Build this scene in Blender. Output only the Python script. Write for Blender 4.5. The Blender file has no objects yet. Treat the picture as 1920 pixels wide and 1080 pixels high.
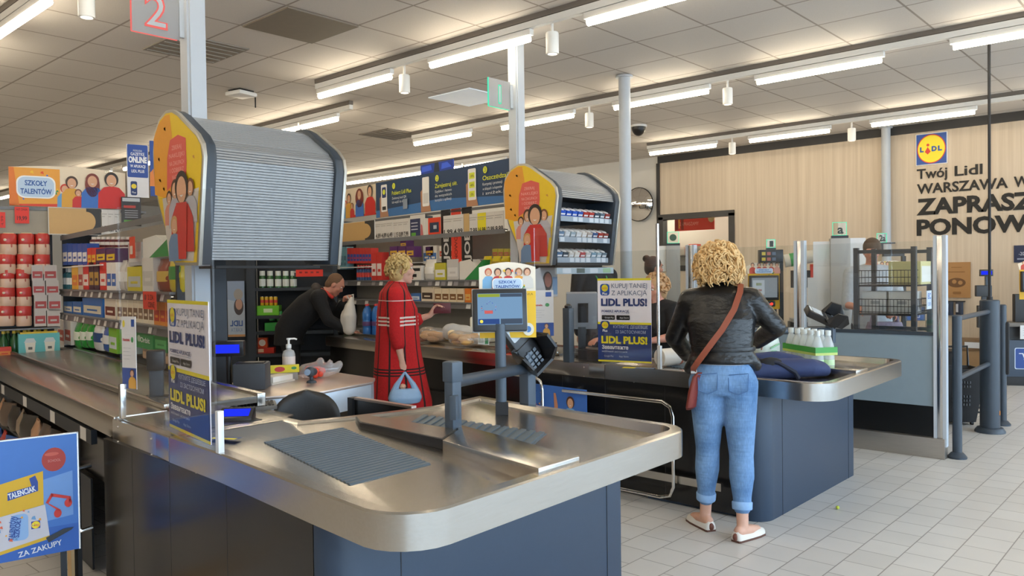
import bpy, bmesh, math, random
from math import sin, cos, pi, radians
from mathutils import Vector, Matrix
random.seed(7)
SC = bpy.context.scene
COL = SC.collection

# ------------------------------------------------------------------ camera
cam_d = bpy.data.cameras.new('camera')
cam_d.sensor_width = 36.0
cam_d.lens = 28.0
cam_d.clip_start = 0.05
cam = bpy.data.objects.new('camera', cam_d)
COL.objects.link(cam)
yaw, pitch, roll = radians(42.1), -0.01741, 0.013
fw = Vector((cos(yaw) * cos(pitch), sin(yaw) * cos(pitch), sin(pitch)))
r0 = Vector((sin(yaw), -cos(yaw), 0))
u0 = r0.cross(fw)
cr = r0 * cos(roll) - u0 * sin(roll)
cu = u0 * cos(roll) + r0 * sin(roll)
cam.matrix_world = Matrix(((cr.x, cu.x, -fw.x, 0), (cr.y, cu.y, -fw.y, 0), (cr.z, cu.z, -fw.z, 1.55), (0, 0, 0, 1)))
SC.camera = cam

# ------------------------------------------------------------------ world, exposure
SC.view_settings.view_transform = 'Standard'
SC.view_settings.look = 'None'
SC.view_settings.gamma = 1.0
SC.view_settings.exposure = -0.03
W = bpy.data.worlds.new('daylight')
SC.world = W
W.use_nodes = True
bg = W.node_tree.nodes['Background']
bg.inputs[0].default_value = (0.66, 0.82, 1.0, 1)
bg.inputs[1].default_value = 7.4
SC.cycles.use_denoising = True
SC.cycles.max_bounces = 8
SC.cycles.transparent_max_bounces = 24
SC.cycles.sample_clamp_indirect = 6.0
TUBE = 35.0          # emission of the strip lights

# ------------------------------------------------------------------ materials
MATS = {}
def nt(name):
    m = bpy.data.materials.new(name)
    m.use_nodes = True
    return m, m.node_tree, m.node_tree.nodes['Principled BSDF']
def mat(name, col, rough=0.5, metal=0.0, var=0.06, scale=14.0, bump=0.0, spec=None, emit=None, es=1.0, trans=0.0, alpha=1.0, sheen=0.0, coat=0.0, stretch=None):
    if name in MATS: return MATS[name]
    m, t, p = nt(name)
    n = t.nodes; l = t.links
    p.inputs['Roughness'].default_value = rough
    p.inputs['Metallic'].default_value = metal
    if spec is not None: p.inputs['Specular IOR Level'].default_value = spec
    if coat: p.inputs['Coat Weight'].default_value = coat; p.inputs['Coat Roughness'].default_value = 0.08
    if sheen: p.inputs['Sheen Weight'].default_value = sheen
    if emit:
        p.inputs['Emission Color'].default_value = (*emit, 1); p.inputs['Emission Strength'].default_value = es
    if trans: p.inputs['Transmission Weight'].default_value = trans
    p.inputs['Alpha'].default_value = alpha
    tc = n.new('ShaderNodeTexCoord'); nz = n.new('ShaderNodeTexNoise')
    nz.inputs['Scale'].default_value = scale; nz.inputs['Detail'].default_value = 4
    if stretch:
        mp = n.new('ShaderNodeMapping'); mp.inputs['Scale'].default_value = stretch
        l.new(tc.outputs['Object'], mp.inputs[0]); l.new(mp.outputs[0], nz.inputs['Vector'])
    else:
        l.new(tc.outputs['Object'], nz.inputs['Vector'])
    mx = n.new('ShaderNodeMix'); mx.data_type = 'RGBA'
    mx.inputs[6].default_value = (*[max(0, c * (1 - var)) for c in col], 1)
    mx.inputs[7].default_value = (*[min(1, c * (1 + var)) for c in col], 1)
    l.new(nz.outputs['Fac'], mx.inputs[0]); l.new(mx.outputs[2], p.inputs['Base Color'])
    if bump:
        b = n.new('ShaderNodeBump'); b.inputs['Strength'].default_value = bump; b.inputs['Distance'].default_value = 0.01
        l.new(nz.outputs['Fac'], b.inputs['Height']); l.new(b.outputs[0], p.inputs['Normal'])
    MATS[name] = m
    return m
def glassy(name, col=(1, 1, 1), refl=0.12, rough=0.02, fog=0.0, fc=(.85, .87, .88)):
    m, t, p = nt(name); n = t.nodes; l = t.links
    n.remove(p)
    tr = n.new('ShaderNodeBsdfTransparent'); tr.inputs[0].default_value = (*col, 1)
    gl = n.new('ShaderNodeBsdfGlossy'); gl.inputs['Roughness'].default_value = rough
    fr = n.new('ShaderNodeLayerWeight'); fr.inputs[0].default_value = 0.35
    mp = n.new('ShaderNodeMapRange'); mp.inputs[3].default_value = refl * 0.35; mp.inputs[4].default_value = min(1, refl * 3)
    l.new(fr.outputs['Fresnel'], mp.inputs[0])
    mx = n.new('ShaderNodeMixShader'); l.new(mp.outputs[0], mx.inputs[0]); l.new(tr.outputs[0], mx.inputs[1]); l.new(gl.outputs[0], mx.inputs[2])
    out = n['Material Output']
    if fog:
        df = n.new('ShaderNodeBsdfDiffuse'); df.inputs[0].default_value = (*fc, 1)
        m2 = n.new('ShaderNodeMixShader'); m2.inputs[0].default_value = fog
        l.new(mx.outputs[0], m2.inputs[1]); l.new(df.outputs[0], m2.inputs[2]); l.new(m2.outputs[0], out.inputs[0])
    else:
        l.new(mx.outputs[0], out.inputs[0])
    MATS[name] = m
    return m
def emis(name, col, s):
    if name in MATS: return MATS[name]
    m, t, p = nt(name); n = t.nodes
    n.remove(p)
    e = n.new('ShaderNodeEmission'); e.inputs[0].default_value = (*col, 1); e.inputs[1].default_value = s
    t.links.new(e.outputs[0], n['Material Output'].inputs[0])
    MATS[name] = m
    return m

# flat printed colours: one material per colour, shared by all posters, packs and labels
def hexc(h):
    h = h.lstrip('#'); c = [int(h[i:i + 2], 16) / 255 for i in (0, 2, 4)]
    return tuple(x / 12.92 if x <= 0.04045 else ((x + 0.055) / 1.055) ** 2.4 for x in c)
def ink(h, rough=0.45):
    return mat('ink_' + h.lstrip('#'), hexc(h), rough, var=0.03, scale=30)
def plastic(h, rough=0.35):
    return mat('plastic_' + h.lstrip('#'), hexc(h), rough, var=0.05)
def cloth(h, bump=0.25):
    return mat('cloth_' + h.lstrip('#'), hexc(h), 0.85, var=0.18, scale=40, bump=bump, sheen=0.0)

STEEL = mat('brushed_steel', (0.50, 0.475, 0.44), 0.23, 1.0, 0.08, 9.0, 0.012, stretch=(1, 14, 14))
STEELB = mat('polished_steel', (0.66, 0.66, 0.66), 0.16, 1.0, 0.05, 6.0)
CHROME = mat('chrome_tube', (0.78, 0.76, 0.72), 0.12, 1.0, 0.03)
ALU = mat('aluminium_slats', (0.33, 0.335, 0.34), 0.46, 0.45, 0.05, 5)
SLATE = mat('slate_blue_panel', hexc('#27384C'), 0.45, var=0.06, scale=60)
DARKP = mat('dark_front_panel', hexc('#17181A'), 0.24, var=0.10, scale=3)
GREYPOST = mat('blue_grey_paint', hexc('#46525F'), 0.42, var=0.05)
POSTDARK = mat('anthracite_paint', hexc('#333D48'), 0.42, var=0.06)
PALEPOST = mat('pale_grey_paint', hexc('#B9BFC6'), 0.5, var=0.03)
BLACK = mat('black_plastic', (0.012, 0.012, 0.014), 0.35, var=0.2)
MATTBLACK = mat('matt_black', (0.014, 0.014, 0.016), 0.7, var=0.2)
CHAIRBLACK = mat('black_vinyl', (0.016, 0.015, 0.015), 0.42, var=0.2, scale=80, bump=0.05)
RUBBER = mat('grey_ribbed_rubber', hexc('#57646F'), 0.55, var=0.08, scale=30)
BELT = mat('belt_rubber', (0.10, 0.093, 0.083), 0.24, var=0.2, scale=6)
WHITEP = mat('white_plastic', (0.82, 0.82, 0.80), 0.4, var=0.03)
SHELFGREY = mat('shelf_grey', hexc('#77787B'), 0.45, 0.2, 0.05)
SHELFDARK = mat('shelf_dark', hexc('#2A2E34'), 0.5, 0.2, 0.06)
TAGWHITE = ink('#DAD8D4')
CLEAR = glassy('clear_acrylic', (0.997, 0.998, 0.997), 0.05)
PANE = glassy('window_glass', (0.95, 0.965, 0.965), 0.12)
FROST = glassy('frosted_glass', (0.95, 0.95, 0.96), 0.10, 0.2, 0.62)
SKIN = mat('skin_pale', (0.60, 0.34, 0.245), 0.5, var=0.08, scale=25)
SKINR = mat('skin_ruddy', (0.56, 0.25, 0.17), 0.5, var=0.10, scale=25)
LAMP = emis('lit_tube', (1.0, 0.86, 0.64), TUBE)
BLUELCD = emis('lit_blue_display', (0.02, 0.04, 1.0), 0.95)
GREENEDGE = emis('lit_green_edge', (0.10, 1.0, 0.60), 0.9)
REDEDGE = emis('lit_red_edge', (1.0, 0.20, 0.18), 0.9)
REDLED = emis('lit_red_scanner', (1.0, 0.03, 0.02), 4.0)
SCREENBLUE = emis('lit_screen_blue', hexc('#8DB6DE'), 0.75)
LITPALE = emis('lit_screen_pale', hexc('#B9C2C8'), .8)
SCREENGREY = emis('lit_screen_grey', hexc('#9AA3AA'), 0.7)

# ------------------------------------------------------------------ mesh builder
class B:
    def __init__(s, m=None):
        s.v = []; s.f = []; s.fm = []; s.mats = []; s.cur = 0
        if m: s.use(m)
    def use(s, m):
        if m not in s.mats: s.mats.append(m)
        s.cur = s.mats.index(m); return s
    def add(s, vs, fs, M=None):
        o = len(s.v)
        s.v += [tuple(M @ Vector(v)) if M else tuple(v) for v in vs]
        s.f += [tuple(o + i for i in f) for f in fs]
        s.fm += [s.cur] * len(fs); return s
    def box(s, x0, x1, y0, y1, z0, z1, M=None):
        vs = [(x, y, z) for z in (z0, z1) for y in (y0, y1) for x in (x0, x1)]
        return s.add(vs, [(0, 2, 3, 1), (4, 5, 7, 6), (0, 1, 5, 4), (2, 6, 7, 3), (0, 4, 6, 2), (1, 3, 7, 5)], M)
    def bc(s, c, d, rz=0.0, M=None):
        T = Matrix.Translation(c) @ Matrix.Rotation(rz, 4, 'Z')
        if M: T = M @ T
        return s.box(-d[0] / 2, d[0] / 2, -d[1] / 2, d[1] / 2, -d[2] / 2, d[2] / 2, T)
    def prism(s, poly, z0, z1, M=None):
        n = len(poly)
        a = sum(poly[i][0] * poly[(i + 1) % n][1] - poly[(i + 1) % n][0] * poly[i][1] for i in range(n))
        if a < 0: poly = poly[::-1]
        vs = [(x, y, z0) for x, y in poly] + [(x, y, z1) for x, y in poly]
        fs = [tuple(range(n - 1, -1, -1)), tuple(range(n, 2 * n))] + [(i, (i + 1) % n, n + (i + 1) % n, n + i) for i in range(n)]
        return s.add(vs, fs, M)
    def rings(s, rs, cap=True, M=None, closed=False):
        n = len(rs[0]); vs = [p for r in rs for p in r]; fs = []
        k = len(rs)
        for a in range(k if closed else k - 1):
            b = (a + 1) % k
            for i in range(n):
                j = (i + 1) % n
                fs.append((a * n + i, a * n + j, b * n + j, b * n + i))
        if cap and not closed:
            fs.append(tuple(range(n - 1, -1, -1))); fs.append(tuple((k - 1) * n + i for i in range(n)))
        return s.add(vs, fs, M)
    def tube(s, pts, r, n=10, cap=True, M=None):
        pts = [Vector(p) for p in pts]; rs = []
        rad = r if isinstance(r, (list, tuple)) else [r] * len(pts)
        up = None
        for i, p in enumerate(pts):
            d = (pts[min(i + 1, len(pts) - 1)] - pts[max(i - 1, 0)]).normalized()
            if up is None:
                up = Vector((0, 0, 1)) if abs(d.z) < 0.9 else Vector((1, 0, 0))
            a = (up - d * up.dot(d)).normalized(); b = d.cross(a); up = a
            rs.append([tuple(p + (a * cos(2 * pi * k / n) + b * sin(2 * pi * k / n)) * rad[i]) for k in range(n)])
        return s.rings(rs, cap, M)
    def cyl(s, p0, p1, r0, r1=None, n=20, M=None):
        return s.tube([p0, p1], [r0, r0 if r1 is None else r1], n, True, M)
    def lathe(s, prof, c=(0, 0, 0), n=18, M=None):
        rs = [[(c[0] + r * cos(2 * pi * k / n), c[1] + r * sin(2 * pi * k / n), c[2] + z) for k in range(n)] for r, z in prof]
        return s.rings(rs, True, M)
    def ell(s, c, r, n=14, M=None):
        rx, ry, rz = r if isinstance(r, (list, tuple)) else (r, r, r)
        h = n // 2
        rs = [[(c[0] + rx * sin(pi * (a + .02) / (h + .04)) * cos(2 * pi * k / n), c[1] + ry * sin(pi * (a + .02) / (h + .04)) * sin(2 * pi * k / n), c[2] - rz * cos(pi * (a + .02) / (h + .04))) for k in range(n)] for a in range(h + 1)]
        return s.rings(rs, True, M)
    def obj(s, name, parent=None, bevel=0.0, smooth=True, seg=2, ang=35):
        me = bpy.data.meshes.new(name)
        me.from_pydata(s.v, [], s.f)
        for m in s.mats: me.materials.append(m)
        me.polygons.foreach_set('material_index', s.fm)
        bm = bmesh.new(); bm.from_mesh(me)
        bmesh.ops.recalc_face_normals(bm, faces=bm.faces)
        if bevel:
            es = [e for e in bm.edges if len(e.link_faces) == 2 and e.calc_face_angle(0) > radians(30)]
            bmesh.ops.bevel(bm, geom=es, offset=bevel, segments=seg, profile=0.6, affect='EDGES', clamp_overlap=True)
        if smooth:
            for f in bm.faces: f.smooth = True
            for e in bm.edges:
                if len(e.link_faces) == 2 and e.calc_face_angle(0) > radians(ang): e.smooth = False
        bm.to_mesh(me); bm.free()
        o = bpy.data.objects.new(name, me); COL.objects.link(o)
        if parent: o.parent = parent
        return o

def tag(o, label=None, cat=None, group=None, kind=None):
    if label: o['label'] = label
    if cat: o['category'] = cat
    if group: o['group'] = group
    if kind: o['kind'] = kind
    return o
def thing(name, label, cat, loc=(0, 0, 0), rz=0.0, group=None):
    o = bpy.data.objects.new(name, None); o.empty_display_size = 0.05
    COL.objects.link(o); o.location = loc; o.rotation_euler = (0, 0, rz)
    return tag(o, label, cat, group)
def dup(root, loc, rz=None, label=None, group=None):
    r = root.copy(); COL.objects.link(r); r.location = loc
    if rz is not None: r.rotation_euler = (0, 0, rz)
    if label: r['label'] = label
    if group: r['group'] = group
    for ch in root.children:
        c = ch.copy(); COL.objects.link(c); c.parent = r
        for g in ch.children:
            d = g.copy(); COL.objects.link(d); d.parent = c
    return r
def struct(name, b, **k):
    return tag(b.obj(name, **k), kind='structure')

# ------------------------------------------------------------------ lettering
_tc = {}
def text_geo(s, bold=0.0):
    k = (s, bold)
    if k not in _tc:
        c = bpy.data.curves.new('t', 'FONT'); c.body = s; c.size = 1; c.resolution_u = 3; c.offset = bold
        o = bpy.data.objects.new('t', c); m = o.to_mesh()
        vs = [tuple(v.co) for v in m.vertices]; fs = [tuple(p.vertices) for p in m.polygons]
        o.to_mesh_clear(); bpy.data.objects.remove(o); bpy.data.curves.remove(c)
        xs = [v[0] for v in vs] or [0]; x0, x1 = min(xs), max(xs)
        _tc[k] = ([(v[0] - x0, v[1]) for v in vs], fs, x1 - x0)
    return _tc[k]

class Sheet:
    """a flat printed sheet: x to the viewer's right, z up, viewer on the -y side"""
    def __init__(s, M=None, step=0.0006):
        s.b = B(); s.d = 0.0; s.M = M or Matrix(); s.step = step
    def lay(s): s.d -= s.step; return s
    def poly(s, m, pts):
        s.b.use(m); d = s.d
        s.b.add([(x, d, z) for x, z in pts], [tuple(range(len(pts)))], s.M); return s
    def r(s, m, x0, z0, x1, z1): return s.poly(m, [(x0, z0), (x1, z0), (x1, z1), (x0, z1)])
    def e(s, m, cx, cz, rx, rz=None, n=22):
        rz = rz or rx
        return s.poly(m, [(cx + rx * cos(2 * pi * k / n), cz + rz * sin(2 * pi * k / n)) for k in range(n)])
    def rr(s, m, x0, z0, x1, z1, q):
        pts = []
        for cx, cz, a0 in ((x1 - q, z1 - q, 0), (x0 + q, z1 - q, 90), (x0 + q, z0 + q, 180), (x1 - q, z0 + q, 270)):
            for k in range(6):
                a = radians(a0 + 18 * k); pts.append((cx + q * cos(a), cz + q * sin(a)))
        return s.poly(m, pts)
    def t(s, m, txt, x, z, h, w=None, al='l', bold=0.0, rot=0.0, shear=0.0):
        vs, fs, L = text_geo(txt, bold)
        k = h / 0.73; kx = (w / L) if w else k
        ox = {'l': 0, 'c': -L * kx / 2, 'r': -L * kx}[al]
        c, sn = cos(rot), sin(rot)
        P = []
        for a, b in vs:
            px, pz = a * kx + ox + shear * b * k, b * k
            P.append((x + px * c - pz * sn, s.d, z + px * sn + pz * c))
        s.b.use(m); s.b.add(P, fs, s.M); return s
    def board(s, m, x0, z0, x1, z1, th):
        s.b.use(m); s.b.box(x0, x1, 0.0, th, z0, z1, s.M); s.d -= s.step; return s
    def obj(s, name, parent=None):
        me = bpy.data.meshes.new(name); me.from_pydata(s.b.v, [], s.b.f)
        for m in s.b.mats: me.materials.append(m)
        me.polygons.foreach_set('material_index', s.b.fm)
        o = bpy.data.objects.new(name, me); COL.objects.link(o)
        if parent: o.parent = parent
        return o

def place(o, loc, rz=0.0, rx=0.0, ry=0.0):
    o.location = loc; o.rotation_euler = (rx, ry, rz); return o
FACE_L = -pi / 2     # sheet seen from -X (reads along -Y)

# organic volumes: overlapping closed shapes fused into one smooth surface
def organic(name, b, voxel, parent=None, smooth=6, mats=None):
    me = bpy.data.meshes.new('tmp'); me.from_pydata(b.v, [], b.f)
    bm = bmesh.new(); bm.from_mesh(me); bmesh.ops.recalc_face_normals(bm, faces=bm.faces); bm.to_mesh(me); bm.free()
    o = bpy.data.objects.new('tmp', me); COL.objects.link(o)
    r = o.modifiers.new('r', 'REMESH'); r.mode = 'VOXEL'; r.voxel_size = voxel
    if smooth:
        q = o.modifiers.new('s', 'SMOOTH'); q.iterations = smooth; q.factor = 0.5
    dg = bpy.context.evaluated_depsgraph_get()
    nm = bpy.data.meshes.new_from_object(o.evaluated_get(dg))
    bpy.data.objects.remove(o); bpy.data.meshes.remove(me)
    nm.name = name
    nm.materials.clear()
    for m in (mats or b.mats): nm.materials.append(m)
    nm.polygons.foreach_set('material_index', [0] * len(nm.polygons))
    nm.polygons.foreach_set('use_smooth', [True] * len(nm.polygons))
    x = bpy.data.objects.new(name, nm); COL.objects.link(x)
    if parent: x.parent = parent
    return x
def limb(b, pts, n=14):
    """chain of (point, radius): spheres joined by cones"""
    for i, (p, r) in enumerate(pts):
        b.ell(p, r, n)
        if i: b.tube([pts[i - 1][0], p], [pts[i - 1][1], r], n)
def slab_ring(c, rx, ry, a=0.0, tilt=(0, 0), n=24, sq=2.3):
    """super-ellipse ring around c, lateral radius rx along angle a"""
    out = []
    for k in range(n):
        t = 2 * pi * k / n
        u = rx * math.copysign(abs(cos(t)) ** (2 / sq), cos(t)); v = ry * math.copysign(abs(sin(t)) ** (2 / sq), sin(t))
        out.append((c[0] + u * cos(a) - v * sin(a), c[1] + u * sin(a) + v * cos(a), c[2] + tilt[0] * u + tilt[1] * v))
    return out
# ================================================================== the room
CEIL = 3.73; WX = 13.05; YR = -2.6; YB = 24.0; XL = -3.5
def floor_mat():
    m, t, p = nt('floor_tiles'); n = t.nodes; l = t.links
    tc = n.new('ShaderNodeTexCoord'); mp = n.new('ShaderNodeMapping'); mp.inputs['Location'].default_value = (0.02, -0.062, 0)
    br = n.new('ShaderNodeTexBrick'); br.offset = 0.5; br.squash = 1.0
    br.inputs['Scale'].default_value = 1.0; br.inputs['Brick Width'].default_value = 0.222; br.inputs['Row Height'].default_value = 0.2105
    br.inputs['Mortar Size'].default_value = 0.0034; br.inputs['Mortar Smooth'].default_value = 0.3; br.inputs['Bias'].default_value = -0.2
    br.inputs['Color1'].default_value = (0.60, 0.575, 0.54, 1); br.inputs['Color2'].default_value = (0.66, 0.635, 0.60, 1); br.inputs['Mortar'].default_value = (0.27, 0.25, 0.23, 1)
    nz = n.new('ShaderNodeTexNoise'); nz.inputs['Scale'].default_value = 3.0; nz.inputs['Detail'].default_value = 6
    mx = n.new('ShaderNodeMix'); mx.data_type = 'RGBA'; mx.blend_type = 'MULTIPLY'; mx.inputs[0].default_value = 0.35
    rp = n.new('ShaderNodeMapRange'); rp.inputs[3].default_value = 0.72; rp.inputs[4].default_value = 1.12
    l.new(tc.outputs['Object'], mp.inputs[0]); l.new(mp.outputs[0], br.inputs['Vector']); l.new(tc.outputs['Object'], nz.inputs['Vector'])
    l.new(nz.outputs['Fac'], rp.inputs[0]); l.new(br.outputs['Color'], mx.inputs[6]); l.new(rp.outputs[0], mx.inputs[7])
    l.new(mx.outputs[2], p.inputs['Base Color'])
    p.inputs['Roughness'].default_value = 0.33
    bp = n.new('ShaderNodeBump'); bp.inputs['Strength'].default_value = 0.25; bp.inputs['Distance'].default_value = 0.003; bp.invert = True
    l.new(br.outputs['Fac'], bp.inputs['Height']); l.new(bp.outputs[0], p.inputs['Normal'])
    return m
def ceil_mat():
    m, t, p = nt('ceiling_tiles'); n = t.nodes; l = t.links
    tc = n.new('ShaderNodeTexCoord'); mp = n.new('ShaderNodeMapping'); mp.inputs['Location'].default_value = (-7.135 + 0.0, -2.739, 0)
    br = n.new('ShaderNodeTexBrick'); br.offset = 0.0
    br.inputs['Scale'].default_value = 1.0; br.inputs['Brick Width'].default_value = 0.7115; br.inputs['Row Height'].default_value = 0.7235
    br.inputs['Mortar Size'].default_value = 0.012; br.inputs['Mortar Smooth'].default_value = 0.4
    br.inputs['Color1'].default_value = (0.68, 0.635, 0.59, 1); br.inputs['Color2'].default_value = (0.71, 0.665, 0.62, 1); br.inputs['Mortar'].default_value = (0.36, 0.31, 0.27, 1)
    nz = n.new('ShaderNodeTexNoise'); nz.inputs['Scale'].default_value = 160; nz.inputs['Detail'].default_value = 3
    mx = n.new('ShaderNodeMix'); mx.data_type = 'RGBA'; mx.blend_type = 'MULTIPLY'; mx.inputs[0].default_value = 0.25
    l.new(tc.outputs['Object'], mp.inputs[0]); l.new(mp.outputs[0], br.inputs['Vector']); l.new(tc.outputs['Object'], nz.inputs['Vector'])
    l.new(br.outputs['Color'], mx.inputs[6]); l.new(nz.outputs['Fac'], mx.inputs[7]); l.new(mx.outputs[2], p.inputs['Base Color'])
    p.inputs['Roughness'].default_value = 0.75
    bp = n.new('ShaderNodeBump'); bp.inputs['Strength'].default_value = 0.3; bp.inputs['Distance'].default_value = 0.004; bp.invert = True
    l.new(br.outputs['Fac'], bp.inputs['Height']); l.new(bp.outputs[0], p.inputs['Normal'])
    return m
def wood_mat():
    m, t, p = nt('pale_wood_panelling'); n = t.nodes; l = t.links
    tc = n.new('ShaderNodeTexCoord'); mp = n.new('ShaderNodeMapping'); mp.inputs['Scale'].default_value = (1, 9.0, 0.22)
    nz = n.new('ShaderNodeTexNoise'); nz.inputs['Scale'].default_value = 2.2; nz.inputs['Detail'].default_value = 7; nz.inputs['Roughness'].default_value = 0.62
    cr_ = n.new('ShaderNodeValToRGB'); e = cr_.color_ramp.elements
    e[0].position = 0.30; e[0].color = (0.53, 0.43, 0.32, 1); e[1].position = 0.72; e[1].color = (0.66, 0.56, 0.44, 1)
    l.new(tc.outputs['Object'], mp.inputs[0]); l.new(mp.outputs[0], nz.inputs['Vector']); l.new(nz.outputs['Fac'], cr_.inputs[0]); l.new(cr_.outputs[0], p.inputs['Base Color'])
    p.inputs['Roughness'].default_value = 0.5
    return m
WHITEWALL = mat('white_plaster', (0.66, 0.65, 0.62), 0.8, var=0.03, scale=3)
WOOD = wood_mat()
struct('floor', B(floor_mat()).box(XL - .3, WX + 2.2, YR - 1.5, YB + .3, -0.12, 0.0))
struct('ceiling', B(ceil_mat()).box(XL - .3, WX + 2.2, YR - .3, YB + .3, CEIL, CEIL + 0.12))
# far wall: white plaster left of the panelling, with a framed opening into the stock room
OY0, OY1, OZ0, OZ1 = 6.54, 7.97, 1.62, 2.58
b = B(WHITEWALL); b.box(WX, WX + .15, 8.03, YB, 0, CEIL); struct('wall_back', b, smooth=False)
b = B(WOOD)
b.box(WX, WX + .15, YR, OY0, 0, 3.6); b.box(WX, WX + .15, OY1, 8.03, 0, 3.6); b.box(WX, WX + .15, OY0, OY1, OZ1, 3.6); b.box(WX, WX + .15, OY0, OY1, 0, OZ0)
struct('wall_panelled', b, smooth=False)
b = B(mat('black_trim', hexc('#2C2C2E'), 0.5)); b.box(WX - .03, WX + .15, YR, 8.03, 3.6, CEIL); b.box(WX - .03, WX, 8.0, 8.06, 0, 3.6); struct('trim_1', b, smooth=False)
struct('baseboard_back', B(mat('pale_skirting', hexc('#C9C5BE'), .5)).box(WX - .02, WX, YR, 8.0, 0.27, 0.42))
struct('trim_2', B(MATTBLACK).box(WX - .012, WX, YR, 8.0, 0.0, 0.27))
b = B(WHITEWALL); b.box(XL, WX + .15, YB, YB + .2, 0, CEIL); struct('wall_rear', b)
b = B(mat('left_wall_brown', (.55, .47, .40), .8)); b.box(XL - .2, XL, YR, YB, 0, CEIL); struct('wall_left', b)
# glazed shop front on the street side, daylight comes through it
b = B(WHITEWALL); b.box(XL, WX, YR - .2, YR, 3.25, CEIL); b.box(XL, WX, YR - .2, YR, 0, 0.12); struct('wall_street', b)
fr = B(GREYPOST)
for k in range(9):
    x = XL + .05 + k * (WX - XL - .1) / 8
    fr.box(x - .04, x + .04, YR - .14, YR - .04, .12, 3.25)
fr.box(XL, WX, YR - .14, YR - .04, .12, .2); fr.box(XL, WX, YR - .14, YR - .04, 3.17, 3.25)
w = tag(fr.obj('window_1'), kind='structure')
B(PANE).box(XL, WX, YR - .10, YR - .09, .2, 3.17).obj('pane', w)
struct('pavement', B(mat('concrete_paving', (0.42, 0.42, 0.41), .85)).box(XL - 6, WX + 6, YR - 14, YR - 1.5, -0.14, -0.02))
# framed opening and the stock room behind it
fb = B(mat('window_frame_dark', hexc('#3B3A3A'), .45))
for a in ((OY0 - .05, OY0 + .05, OZ0, OZ1), (OY1 - .05, OY1 + .05, OZ0, OZ1)): fb.box(WX - .04, WX + .12, *a)
fb.box(WX - .04, WX + .12, OY0 - .05, OY1 + .05, OZ1 - .05, OZ1 + .05); fb.box(WX - .04, WX + .12, OY0 - .05, OY1 + .05, OZ0 - .05, OZ0 + .05)
w = tag(fb.obj('window_2'), kind='structure')
B(PANE).box(WX + .05, WX + .056, OY0 + .05, OY1 - .05, OZ0 + .05, OZ1 - .05).obj('pane', w)
b = B(WHITEWALL); b.box(WX + 2.0, WX + 2.15, 4.5, 10.5, 0, CEIL); b.box(WX + .15, WX + 2.0, 4.4, 4.5, 0, CEIL); b.box(WX + .15, WX + 2.0, 10.5, 10.6, 0, CEIL); struct('wall_stockroom', b)

# ------------------------------------------------------------------ columns
def column(name, x, y, w, label, round_=False, m=PALEPOST, z1=CEIL - .005):
    t = thing(name, label, 'column', (x, y, 0))
    b = B(m)
    if round_:
        b.cyl((0, 0, 0), (0, 0, z1), w / 2, n=24)
        B(m).cyl((0, 0, z1 - .02), (0, 0, z1), w / 2 + .03).obj('cap_plate', t)
    else:
        h = w / 2; q = w * .12
        b.box(-h, h, -h + q, h - q, 0, z1); b.box(-h + q, h - q, -h, h, 0, z1)
    b.obj('shaft', t)
    B(m).box(-w * .9, w * .9, -w * .9, w * .9, 0, .012).obj('base_plate', t)
    return t
column('square_column', 2.33, 4.70, .118, 'pale grey square post carrying the near closed slatted cabinet')
column('square_column', 5.45, 4.84, .118, 'pale grey square post carrying the open product cabinet')
column('round_column', 7.42, 4.99, .13, 'pale grey round column in front of the white far wall', True)
column('round_column', 12.93, 3.93, .13, 'pale grey pipe column against the wooden wall', True)

# ------------------------------------------------------------------ strip lights and spots
ltg = {5.15: 'ceiling row above the near checkout', 8.03: 'ceiling row above the second checkout', 11.55: 'ceiling row in front of the wooden wall', 2.05: 'ceiling row at the left edge', 10.38: 'distant ceiling row above the blue banners', -1.05: 'ceiling row outside the left edge', 6.05: 'short ceiling row behind the slatted cabinet'}
def strip(x, y0, y1, label, group):
    t = thing('strip_light', label, 'ceiling light', (x, (y0 + y1) / 2, 3.53), 0, group)
    h = (y1 - y0) / 2
    B(WHITEP).box(-.026, .026, -h - .03, h + .03, .038, .09).obj('housing', t, .006)
    B(LAMP).tube([(0, -h, .012), (0, h, .012)], .028, 12).obj('tube', t)
    return t
proto = None
rows = {5.15: [(6.26, 7.48), (4.42, 5.65), (2.57, 3.80), (.73, 1.96), (-1.1, .12)],
        8.03: [(8.02, 9.2), (6.18, 7.39), (4.30, 5.54), (2.48, 3.72), (.62, 1.86), (-1.2, .02)],
        11.55: [(6.06, 7.26), (4.28, 5.48), (2.44, 3.69), (.6, 1.82), (-1.2, .02)],
        2.05: [(8.1, 9.3), (9.95, 11.15), (11.8, 13.0), (6.28, 7.5), (4.44, 5.66), (2.6, 3.82), (.75, 1.98), (-1.1, .12)],  # farthest spans added out of view to lift the left ceiling
        10.38: [(12.98, 14.1), (11.75, 12.9), (10.6, 11.67), (9.5, 10.5), (14.2, 15.4)],
        -1.05: [(8.1, 9.3), (9.95, 11.15), (6.3, 7.5), (4.44, 5.66), (2.6, 3.82), (.75, 1.98), (-1.1, .12)],  # whole row added out of view to brighten the left-facing posters
        6.05: [(8.42, 9.2), (9.3, 10.4), (10.6, 11.7), (12.0, 13.2), (13.7, 14.9), (15.5, 16.7), (17.3, 18.5), (19.2, 20.4), (21.0, 22.2)]}
SHORT = {5.15: 'near', 8.03: 'second', 11.55: 'wall-side', 2.05: 'leftmost', -1.05: 'entrance side', 10.38: 'far banner-side', 6.05: 'cabinet-side'}
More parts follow.
